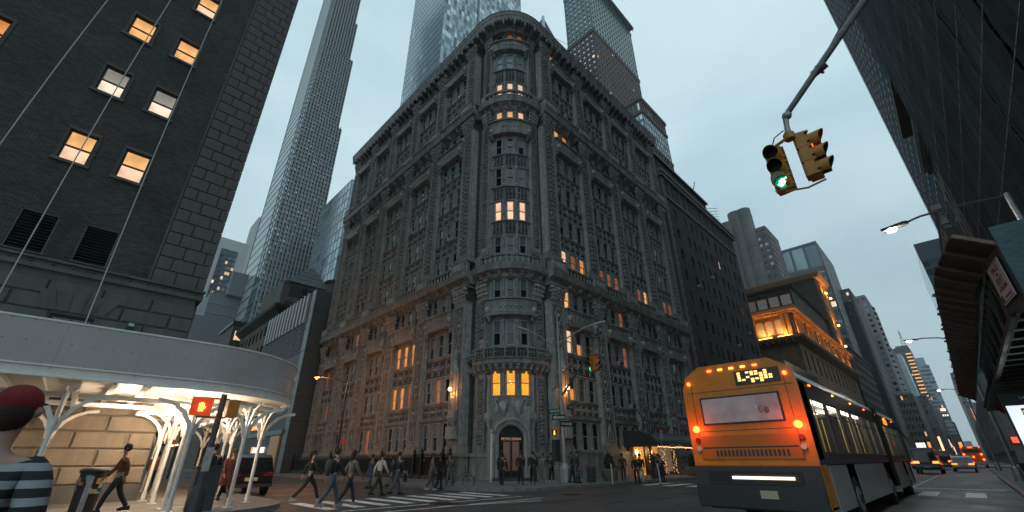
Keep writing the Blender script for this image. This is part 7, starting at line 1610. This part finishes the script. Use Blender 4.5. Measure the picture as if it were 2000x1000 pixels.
# ---- awning of the avenue entrance
AG = mat('awning_charcoal_green', (.035,.045,.05), .6, var=.15)
t = thing('entrance_awning', 'round topped dark awning with white name lettering and fairy lights behind the woman', 'awning', (40.4,22.3,0))
n = 10; xs = [-4.2,4.4]; pts = [(-1.6,2.55)]+[(-1.55+1.55*math.sin(PI/2*i/n)*1.0,2.75+1.3*math.sin(PI/2*i/n)) for i in range(n+1)]
g = MB(); prof = [(-3.4,2.5),(-3.4,2.8)]+[(-3.4+3.3*(1-math.cos(PI/2*i/n)),2.8+1.15*math.sin(PI/2*i/n)) for i in range(1,n+1)]
vs = [(x,y,z) for x in xs for y,z in prof]; k = len(prof); g.add(vs,[(i,i+1,k+i+1,k+i) for i in range(k-1)],AG,True); g.add(vs+[(xs[0],-.1,2.5),(xs[1],-.1,2.5)],[tuple(range(k))+(2*k,),tuple(range(2*k-1,k-1,-1))+(2*k+1,)],AG); part('canopy', g, t)
part('lettering', text('ALWYN  COURT',.36,mat('awning_letter',(.5,.5,.48),.6),.002), t, (-.6,-3.42,2.66))
g = MB(); g.tube([(-.02+.0,-3.43,2.58),(-.0,-3.43,2.78)],.05,mat('awning_letter',(.5,.5,.48),.6),5); part('crest', g, t)
rnd = random.Random(1); bulb2 = lit('fairy_string', (1,.55,.22), 4, 0)
g = MB()
for i in range(90): g.ball((-4.2+i*.096,-3.42,2.42+.12*rnd.random()),.026,bulb2,4,3)
for x in (-3.9,-2.0,.5,2.6): [g.ball((x+rnd.uniform(-.1,.1),-1.5+rnd.uniform(-.2,.2),.3+.075*i),.024,bulb2,4,3) for i in range(28)]
part('string_lights', g, t, kind='stuff')
g = MB(); [g.tube([(x,-3.3,.15),(x,-3.3,2.6)],.035,mat('brass_post',(.35,.26,.12),.35,.8),6) for x in (-4.0,4.2)]; part('post', g, t)
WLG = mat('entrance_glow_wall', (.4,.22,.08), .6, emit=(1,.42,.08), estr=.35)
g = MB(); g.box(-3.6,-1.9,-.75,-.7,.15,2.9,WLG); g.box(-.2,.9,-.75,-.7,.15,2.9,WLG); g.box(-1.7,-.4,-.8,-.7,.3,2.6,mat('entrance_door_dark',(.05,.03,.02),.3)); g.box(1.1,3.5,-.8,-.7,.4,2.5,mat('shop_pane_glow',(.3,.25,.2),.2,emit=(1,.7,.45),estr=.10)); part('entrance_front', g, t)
for x in (-3.75,-1.25): g = MB(); g.lathe([(.05,1.7),(.1,1.85),(.12,2.2),(.03,2.3)],lit('lantern_yellow',(1,.6,.2),9,0),6,c=(x,-1.1,0)); g.tube([(x,-.7,1.75),(x,-1.1,1.72)],.02,BLACKM,5); part('lantern', g, t); lamp('entrance_light', Vector((40.4+x,22.3-1.5,2.1)), 34, (1,.5,.16), .15)
lamp('entrance_light', (40.4,20.6,2.3), 25, (1,.55,.2), .3)
t = thing('parking_sign', 'white and red parking sign on a thin post by the bare tree', 'sign', (32.6,16.6,.15)); g = MB(); g.tube([(0,0,0),(0,0,3.4)],.03,STEEL,6); part('post', g, t); g = MB(); g.box(-.22,.22,-.045,-.035,2.75,3.2,mat('sign_white',(.4,.4,.4),.5)); part('plate', g, t); g = MB(); g.box(-.22,.22,-.045,-.035,3.21,3.42,mat('red_sign',(.4,.03,.02),.5)); part('plate', g, t)
# ---- bicycle with long cargo frame
BK_ = thing('cargo_bicycle', 'long black cargo bicycle parked at the kerb before the rounded corner', 'bicycle', (16.2,21.2,.02), 2.25)
def wheelb(x, r):
    g = MB(); g.tube([(r*math.cos(k*PI/10),0,r+r*math.sin(k*PI/10)) for k in range(21)],.022,RUB,5,False); w = part('wheel', g, BK_, (x,0,0))
    g = MB(); [g.tube([(0,0,r),(r*math.cos(k*PI/8),0,r+r*math.sin(k*PI/8))],.003,STEEL,3,False) for k in range(16)]; g.tube([(0,-.05,r),(0,.05,r)],.03,STEELD,6); part('spokes', g, w, kind='stuff')
wheelb(-.85,.33); wheelb(1.15,.25)
g = MB(); F_ = [(-.85,0,.33),(-.7,0,.75),(-.62,0,.95)]; g.tube([(-.85,0,.33),(-.68,0,.85)],.02,BLACKM,6); g.tube([(-.68,0,.8),(.1,0,.42)],.022,BLACKM,6); g.tube([(-.72,0,.68),(.05,0,.3)],.022,BLACKM,6); g.tube([(.05,0,.3),(.2,0,.85)],.022,BLACKM,6); g.tube([(.05,0,.3),(1.15,0,.27)],.02,BLACKM,6); g.tube([(.1,0,.6),(1.3,0,.62)],.02,BLACKM,6); part('frame', g, BK_)
g = MB(); g.tube([(-.66,0,.85),(-.62,0,1.08)],.018,STEELD,6); g.tube([(-.6,-.3,1.14),(-.62,0,1.08),(-.6,.3,1.14)],.015,BLACKM,6); part('handlebar', g, BK_)
g = MB(); g.box(.1,.34,-.08,.08,.86,.92,BLACKM); part('saddle', g, BK_); g = MB(); g.box(.5,1.3,-.28,.28,.63,1.15,mat('cargo_bag',(.02,.022,.024),.8)); part('cargo_box', g, BK_)
g = MB(); g.tube([(.05,-.05,.3),(.05,.05,.3)],.09,STEELD,10); g.box(.0,.08,-.16,-.08,.14,.18,BLACKM); part('crank', g, BK_)
# ---- rooftop and wall bits on the stone building base: floodlit poster frame etc.
t = thing('bus_lane_box', 'dark street cabinet at the lower left behind the signal pole', 'street cabinet', (3.1,15.9,.15)); g = MB(); g.box(-.3,.3,-.22,.22,0,1.1,mat('cabinet_grey',(.04,.045,.05),.5,var=.3)); part('body', g, t); g = MB(); g.box(-.32,.32,-.24,.24,1.1,1.16,STEELD); part('lid', g, t)
# ================================================================== people
SKIN = [mat('skin_light', (.36,.22,.16), .6), mat('skin_tan', (.24,.14,.09), .6), mat('skin_dark', (.09,.05,.035), .6)]
def skinned(name, J, E_, parent, m, root=0, sub=1):
    me = bpy.data.meshes.new(name); keys = list(J); idx = {k:i for i,k in enumerate(keys)}
    me.from_pydata([J[k][:3] for k in keys], [(idx[a],idx[b]) for a,b in E_], [])
    o = bpy.data.objects.new(name, me); COL.objects.link(o); o.parent = parent
    md = o.modifiers.new('skin','SKIN'); md.use_smooth_shade = True; md.branch_smoothing = .6
    for i,k in enumerate(keys):
        r = J[k][3]; v = me.skin_vertices[0].data[i]; v.radius = r if isinstance(r,tuple) else (r,r); v.use_root = (i == root)
    if sub: s = o.modifiers.new('sub','SUBSURF'); s.levels = sub; s.render_levels = sub
    me.materials.append(m); return o
def person(label, loc, rz, h=1.75, skin=0, top=(.02,.02,.022), bottom=(.02,.025,.035), shoe=(.02,.02,.02), hair=(.02,.015,.01), stride=.3, arms='swing', coat=None, hat=None, bag=None, lean=0.0, stripes=None, longhair=False, group=None):
    t = thing('person', label, 'person', loc, rz, group); k = h/1.75
    s = stride
    def P(x,y,z,r): return (x*k,y*k,z*k,tuple(q*k for q in r) if isinstance(r,tuple) else r*k)
    lx = lean
    J = {'pelvis':P(0,0,.96,(.13,.1)),'waist':P(lx*.3,0,1.1,(.125,.09)),'chest':P(lx*.7,0,1.32,(.15,.1)),'neck0':P(lx,0,1.45,.06),'neck':P(lx+.01,0,1.52,.048),'head0':P(lx+.025,0,1.58,(.062,.07)),'head1':P(lx+.025,0,1.66,(.078,.092)),'head2':P(lx+.01,0,1.72,(.06,.07))}
    Eb = [('pelvis','waist'),('waist','chest'),('chest','neck0'),('neck0','neck'),('neck','head0'),('head0','head1'),('head1','head2')]
    leg = {}; arm = {}
    for sd,nm in ((-1,'R'),(1,'L')):
        f = s*(1 if sd > 0 else -1); kx = f*.42+.06*abs(s); ax = f*.95-(.12 if f<0 else 0)
        az_ = .09+(.10*abs(s)*1.6 if f < 0 else 0)
        leg[nm] = (P(.0,sd*.09,.9,.085),P(kx,sd*.095,.5,.055),P(ax*.8,sd*.1,az_,.038))
        J['hip'+nm],J['knee'+nm],J['ank'+nm] = leg[nm]; J['toe'+nm] = P(ax*.8+.13,sd*.11,.035 if f>=0 else .04,.028)
        Eb += [('pelvis','hip'+nm),('hip'+nm,'knee'+nm),('knee'+nm,'ank'+nm),('ank'+nm,'toe'+nm)]
        sh = (lx*.9,sd*.185,1.41); mode = arms if not isinstance(arms,dict) else arms.get(nm,'down')
        if mode == 'swing': el = (lx*.6-f*.3,sd*.24,1.14); wr = (lx*.4-f*.55+.08,sd*.22,.92)
        elif mode == 'pocket': el = (lx*.5-.08,sd*.27,1.15); wr = (lx*.4+.08,sd*.2,.98)
        elif mode == 'phone': el = (lx*.6+.05,sd*.22,1.15); wr = (lx*.6+.27,sd*.09,1.26)
        elif mode == 'ear': el = (lx*.6+.1,sd*.27,1.22); wr = (lx+.08,sd*.12,1.55)
        else: el = (lx*.5,sd*.24,1.13); wr = (lx*.4+.03,sd*.24,.88)
        arm[nm] = (sh,el,wr)
        J['sh'+nm] = P(*sh,.055); J['el'+nm] = P(*el,.04); J['wr'+nm] = P(*wr,.026)
        d = (Vector(wr)-Vector(el)).normalized(); side = Vector((0,sd,0)); fw = d.cross(side).normalized()
        pm = Vector(wr)+d*.07; J['palm'+nm] = P(*pm,(.034,.018)); Eb += [('chest','sh'+nm),('sh'+nm,'el'+nm),('el'+nm,'wr'+nm),('wr'+nm,'palm'+nm)]
        for q in range(4):
            b = pm+fw*(.03-.02*q)+d*.03; c_ = b+d*(.035+.008*(q in (1,2)))-side*.012; e_ = c_+d*.025-side*.02
            J['f%d%s'%(q,nm)] = P(*b,.0095); J['g%d%s'%(q,nm)] = P(*c_,.0085); J['h%d%s'%(q,nm)] = P(*e_,.007); Eb += [('palm'+nm,'f%d%s'%(q,nm)),('f%d%s'%(q,nm),'g%d%s'%(q,nm)),('g%d%s'%(q,nm),'h%d%s'%(q,nm))]
        th = Vector(wr)+d*.03+fw*.035; th2 = th+d*.03+fw*.015-side*.01; J['t'+nm] = P(*th,.011); J['u'+nm] = P(*th2,.009); Eb += [('wr'+nm,'t'+nm),('t'+nm,'u'+nm)]
    body = skinned('body', J, Eb, t, SKIN[skin])
    hx, hz = (lx+.025)*k, 1.655*k
    # face: eyes, nose, mouth, ears
    g = MB(); g.add([(hx+.083*k,0,hz+.015*k),(hx+.09*k,-.014*k,hz-.025*k),(hx+.09*k,.014*k,hz-.025*k),(hx+.108*k,0,hz-.02*k)],[(0,1,3),(0,3,2),(1,2,3)],SKIN[skin]); [g.ball((hx,sy*.083*k,hz-.005*k),.022*k,SKIN[skin],6,4,1.3) for sy in (-1,1)]; part('nose_and_ears', g, t, kind='stuff')
    g = MB(); [g.ball((hx+.078*k,sy*.03*k,hz+.012*k),.01*k,mat('eye_dark',(.02,.015,.012),.3),6,4) for sy in (-1,1)]; part('eyes', g, t, kind='stuff')
    g = MB(); g.box(hx+.08*k,hx+.088*k,-.022*k,.022*k,hz-.052*k,hz-.046*k,mat('lip',(.2,.07,.06),.6)); part('mouth', g, t)
    def cm(c, nm, **kw): return mat('%s_%02d%02d%02d'%(nm,int(c[0]*99),int(c[1]*99),int(c[2]*99)), c, .85, var=.25, vscale=7, bump=.3, bscale=60, **kw)
    # trousers
    K = {'p':P(0,0,.97,(.15,.115)),'w':P(lx*.25,0,1.04,(.145,.11))}; Ek = [('p','w')]
    for nm in 'RL':
        a,b,c_ = leg[nm]; K['h'+nm] = (a[0],a[1],a[2],.1*k); K['k'+nm] = (b[0],b[1],b[2],.072*k); K['a'+nm] = (c_[0],c_[1],c_[2]+.0,.06*k); Ek += [('p','h'+nm),('h'+nm,'k'+nm),('k'+nm,'a'+nm)]
    skinned('trousers', K, Ek, t, cm(bottom,'trousers'))
    # jacket
    TM = cm(top,'jacket')
    if stripes: 
        TM = mat('striped_knit', (.3,.3,.32), .85); N,Kk = nodes_of(TM)
        if 'wv' not in N:
            tcn = N.new('ShaderNodeTexCoord'); wv = N.new('ShaderNodeTexWave'); wv.name = 'wv'; wv.bands_direction = 'Z'; wv.inputs['Scale'].default_value = 4.2; wv.inputs['Distortion'].default_value = .6; rp = N.new('ShaderNodeValToRGB'); rp.color_ramp.interpolation = 'CONSTANT'; rp.color_ramp.elements[0].color = (.012,.014,.018,1); rp.color_ramp.elements[1].position = .55; rp.color_ramp.elements[1].color = (.28,.29,.31,1)
            Kk(tcn.outputs['Object'],wv.inputs[0]); Kk(wv.outputs[0],rp.inputs[0]); Kk(rp.outputs[0],N['Principled BSDF'].inputs['Base Color'])
    K = {'p':P(lx*.1,0,.93,(.165,.13)),'w':P(lx*.3,0,1.1,(.16,.125)),'c':P(lx*.7,0,1.3,(.175,.13)),'n':P(lx*.95,0,1.44,(.09,.085)),'m':P(lx,0,1.49,.07)}; Ek = [('p','w'),('w','c'),('c','n'),('n','m')]
    for nm in 'RL':
        sh,el,wr = arm[nm]; K['s'+nm] = P(*sh,.078); K['e'+nm] = P(*el,.06); K['v'+nm] = P(*wr,.044); Ek += [('c','s'+nm),('s'+nm,'e'+nm),('e'+nm,'v'+nm)]
    skinned('jacket', K, Ek, t, TM, root=2)
    if coat:
        g = MB(); g.lathe([(.29*k,coat*k),(.26*k,(coat+.3)*k),(.2*k,.98*k),(.175*k,1.15*k)],TM,14); q = part('coat_skirt', g, t); q.scale = (.82,1,1)
    for nm in 'RL':
        a = J['ank'+nm]; g = MB(); x,y,z = a[0],a[1],min(a[2],.16*k); SHM = cm(shoe,'shoe'); zz = z-.09*k
        g.add([(x-.09*k,y-.04*k,zz),(x+.19*k,y-.045*k,zz),(x+.19*k,y+.045*k,zz),(x-.09*k,y+.04*k,zz),(x-.08*k,y-.038*k,zz+.11*k),(x+.06*k,y-.04*k,zz+.1*k),(x+.06*k,y+.04*k,zz+.1*k),(x-.08*k,y+.038*k,zz+.11*k),(x+.19*k,y-.035*k,zz+.05*k),(x+.19*k,y+.035*k,zz+.05*k)],[(0,3,2,1),(4,5,6,7),(5,8,9,6),(1,2,9,8),(0,4,7,3),(0,1,8,5,4),(3,7,6,9,2)],SHM); part('shoe', g, t)
    hc = cm(hair,'hair')
    if hat == 'beanie': g = MB(); g.ball((hx-.005,0,hz+.045*k),.108*k,cm((.03,.03,.035),'beanie'),12,8,1.0,1.0,.92); part('beanie', g, t)
    elif hat == 'fur': g = MB(); g.ball((hx-.01,0,hz+.05*k),.17*k,mat('white_fur',(.6,.58,.55),.95,var=.2,vscale=20,bump=1,bscale=50),12,8,.8); part('fur_hat', g, t)
    elif hat == 'redcap': g = MB(); g.ball((hx-.03*k,0,hz-.01*k),.088*k,hc,12,8,1.15,.95,.95); part('hair', g, t); g = MB(); g.ball((hx-.008,0,hz+.035*k),.1*k,cm((.16,.01,.014),'cap'),14,9,.95,1.05,.9); g.ball((hx+.1*k,0,hz+.045*k),.07*k,cm((.16,.01,.014),'cap'),10,6,.12,1.1,.95); part('red_cap', g, t)
    else:
        g = MB(); g.ball((hx-.018*k,0,hz+.025*k),.102*k,hc,12,8,1.08,1.0,.9); 
        if longhair: g.tube([(hx-.05*k,0,hz+.03*k),(hx-.07*k,0,hz-.1*k),(hx-.08*k,0,hz-.26*k)],[.085*k,.085*k,.05*k],hc,9)
        part('hair', g, t)
    if bag:
        kind, col, sd = bag; bm = cm(col,'bag'); sh,el,wr = arm['L' if sd>0 else 'R']
        if kind == 'hand': x,y,z = wr[0]*k+.03,wr[1]*k,wr[2]*k-.1; g = MB(); g.box(x-.19,x+.19,y-.07,y+.07,z-.42,z-.12,bm); g.tube([(x-.1,y,z-.12),(x-.07,y,z+.02),(x+.07,y,z+.02),(x+.1,y,z-.12)],.012,bm,5)
        elif kind == 'back': g = MB(); x = -.22*k+lx*.5*k; g.ball((x,0,1.22*k),.19*k,bm,10,7,1.25,.6,.85); [g.tube([(x+.04,s_*.1,1.38*k),(x+.22,s_*.11,1.43*k),(x+.32,s_*.1,1.25*k)],.015,bm,5) for s_ in (-1,1)]
        else: g = MB(); x,y,z = wr[0]*k,wr[1]*k+.06*sd,wr[2]*k-.05; g.box(x-.16,x+.16,y-.07,y+.07,z-.16,z+.08,bm); g.tube([(x-.1,y,z+.08),(x-.05,y-.05*sd,z+.3),(x+.1,y,z+.08)],.012,bm,5)
        b_ = part({'hand':'shopping_bag','back':'backpack','arm':'handbag'}[kind], g, None); b_.matrix_world = t.matrix_basis @ Matrix.Identity(4); tag(b_, {'hand':'carrier bag held by the '+label.split(' ')[0]+' in ' ,'back':'','arm':''}[kind] and None or None)
        b_['label'] = 'bag'; b_['category'] = {'hand':'bag','back':'backpack','arm':'handbag'}[kind]; BAGS.append((b_, kind, label, col))
    return t
BAGS = []
def cname(c):
    r,g_,b = c; m = max(c)
    if m < .05: return 'dark'
    if b > r*1.4: return 'blue'
    if r > b*1.8: return 'brown'
    return 'white' if m > .3 else 'grey'
DK = (.015,.016,.02); NV = (.015,.022,.04); JE = (.05,.075,.11); GYc = (.12,.125,.13); WHc = (.42,.41,.39); BRc = (.10,.045,.02)
A = math.atan2
person('person in a black and white striped jumper and red cap at the far left edge', (-.27,3.3,0), 1.2, 1.74, 0, stripes=True, hat='redcap', stride=.25, bottom=DK, arms='pocket', lean=.04, hair=(.03,.015,.01))
person('person in a rust top walking past the lower left stone wall', (1.25,16.9,.15), PI, 1.72, 1, (.12,.035,.01), DK, stride=.35, lean=.03)
person('person in an orange and grey vest behind the shed columns', (3.0,26.0,.15), PI/2, 1.7, 1, (.25,.09,.02), DK, stride=.25)
person('person in a black coat with a pale shoulder bag under the shed', (3.35,16.9,.15), PI/2, 1.78, 0, DK, DK, stride=.2, bag=('arm',(.3,.28,.25),-1))
person('person in a dark red coat between the white shed columns', (4.3,18.6,.15), -PI/2, 1.68, 1, (.06,.012,.01), DK, stride=.3, coat=.55, longhair=True)
person('person in dark clothes with pale shoes starting over the crossing', (7.0,18.3,0), -.2, 1.8, 0, (.022,.02,.018), DK, (.35,.33,.3), stride=.55)
person('big person in blue jeans and a black jacket in front on the crossing', (6.7,15.5,0), 0, 1.8, 0, DK, JE, (.25,.25,.25), stride=.4, lean=.05, bag=('back',(.05,.05,.055),0))
person('person in a patterned grey jumper and jeans beside the big walker', (7.5,15.9,0), 0, 1.76, 1, GYc, NV, (.2,.2,.2), stride=.38, lean=.04, longhair=True)
person('person in a blue coat and grey trousers beside the fence', (12.8,24.6,0), 0, 1.76, 0, (.03,.06,.10), GYc, stride=.15, coat=.6)
person('person in a white jacket walking over the crossing', (10.4,19.2,0), .1, 1.76, 0, WHc, DK, stride=.42, lean=.08)
person('person in a dark jacket and jeans beside the white jacket', (11.2,19.0,0), .1, 1.8, 0, NV, JE, stride=.42, lean=.06)
person('person in a dark striped top and grey trousers near the hydrant', (14.6,25.4,0), 0, 1.7, 1, (.03,.032,.04), GYc, stride=.3)
person('person with a long red and white bag over the shoulder', (14.3,20.7,0), -.6, 1.78, 1, GYc, JE, (.3,.3,.3), stride=.2, bag=('arm',(.3,.05,.04),1))
person('tall person in a black coat standing in the waiting group', (14.9,20.8,0), -.9, 1.82, 2, DK, DK, stride=.1, arms='pocket')
person('person in a grey jacket and shorts holding a phone to the ear', (15.4,20.6,0), -1.6, 1.76, 0, (.09,.095,.10), (.11,.11,.10), stride=.1, arms={'R':'ear','L':'pocket'})
G1 = None
person('person in black left of the arched door, front one of the pair', (18.2,19.3,0), .6, 1.78, 0, DK, NV, stride=.4)
person('person in a dark jacket left of the arched door, back one of the pair', (18.7,19.9,.15), .6, 1.8, 1, (.02,.022,.026), DK, stride=.3)
person('person in black before the arched door, left one of the two', (19.2,18.8,.15), -2.3, 1.76, 1, DK, DK, stride=.3)
person('person in black before the arched door, right one of the two', (19.9,18.5,.15), -2.4, 1.78, 0, (.014,.015,.017), DK, stride=.35)
person('person in a grey cape and pale trousers right of the arched door', (22.9,20.3,.15), -2.2, 1.7, 0, (.2,.2,.2), (.26,.22,.2), (.4,.4,.4), stride=.3)
person('person in dark clothes close behind the grey cape', (22.6,20.9,.15), -2.2, 1.76, 1, (.025,.025,.03), DK, stride=.3)
person('person in a grey coat with a white handbag standing behind the corner pole', (22.9,19.6,.15), -1.9, 1.72, 0, (.05,.055,.06), DK, (.4,.4,.4), stride=.05, bag=('arm',(.5,.5,.5),1), arms='pocket')
person('person in a black beanie and jacket with a blue shopping bag by the kerb', (22.6,17.25,.15), -.9, 1.78, 0, (.018,.02,.024), DK, stride=.08, hat='beanie', bag=('hand',(.03,.07,.09),-1), arms={'R':'down','L':'pocket'})
person('person in dark clothes just left of the black beanie', (22.9,17.9,.15), -1.0, 1.76, 1, NV, NV, stride=.15)
person('person in a big white fur hat and black jacket carrying a white bag', (26.3,15.4,0), -2.6, 1.72, 0, (.02,.02,.022), DK, stride=.45, hat='fur', lean=.08, bag=('hand',(.45,.45,.43),1))
person('person in a black jacket and cream trousers beside the fur hat', (27.2,15.6,0), -2.6, 1.8, 1, DK, (.34,.3,.25), stride=.42, lean=.07)
person('person in a dark brown jacket behind the fur hat', (27.0,16.8,.15), -2.6, 1.68, 2, (.05,.022,.014), DK, stride=.3)
person('person in a long black coat holding a brown handbag before the awning', (30.6,15.9,.0), -2.5, 1.72, 0, (.012,.012,.014), DK, hair=(.05,.03,.02), stride=.1, coat=.42, arms='phone', bag=('arm',(.16,.06,.03),-1), longhair=True)
person('person in a grey coat right of the long black coat', (32.2,16.9,.15), -2.5, 1.7, 0, GYc, DK, stride=.3, coat=.6)
for b_, kind, lb, col in BAGS:
    who = lb.replace('person ','').replace('big ','').strip(); b_['label'] = ' '.join((cname(col)+' '+{'hand':'shopping bag held by','back':'backpack worn by','arm':'handbag carried by'}[kind]+' the one '+who).split()[:16])
# ================================================================== city air
HZ = bpy.data.materials.new('city_haze'); HZ.use_nodes = True; N, K = nodes_of(HZ); N.remove(N['Principled BSDF'])
pv = N.new('ShaderNodeVolumePrincipled'); pv.inputs['Color'].default_value = (.75,.85,.92,1); pv.inputs['Density'].default_value = .0003; pv.inputs['Anisotropy'].default_value = .2
K(pv.outputs[0], [n for n in N if n.type == 'OUTPUT_MATERIAL'][0].inputs['Volume'])
g = MB(); g.box(-250, 1100, -250, 520, -1.6, 330, HZ); o = part('haze', g); o['kind'] = 'stuff'
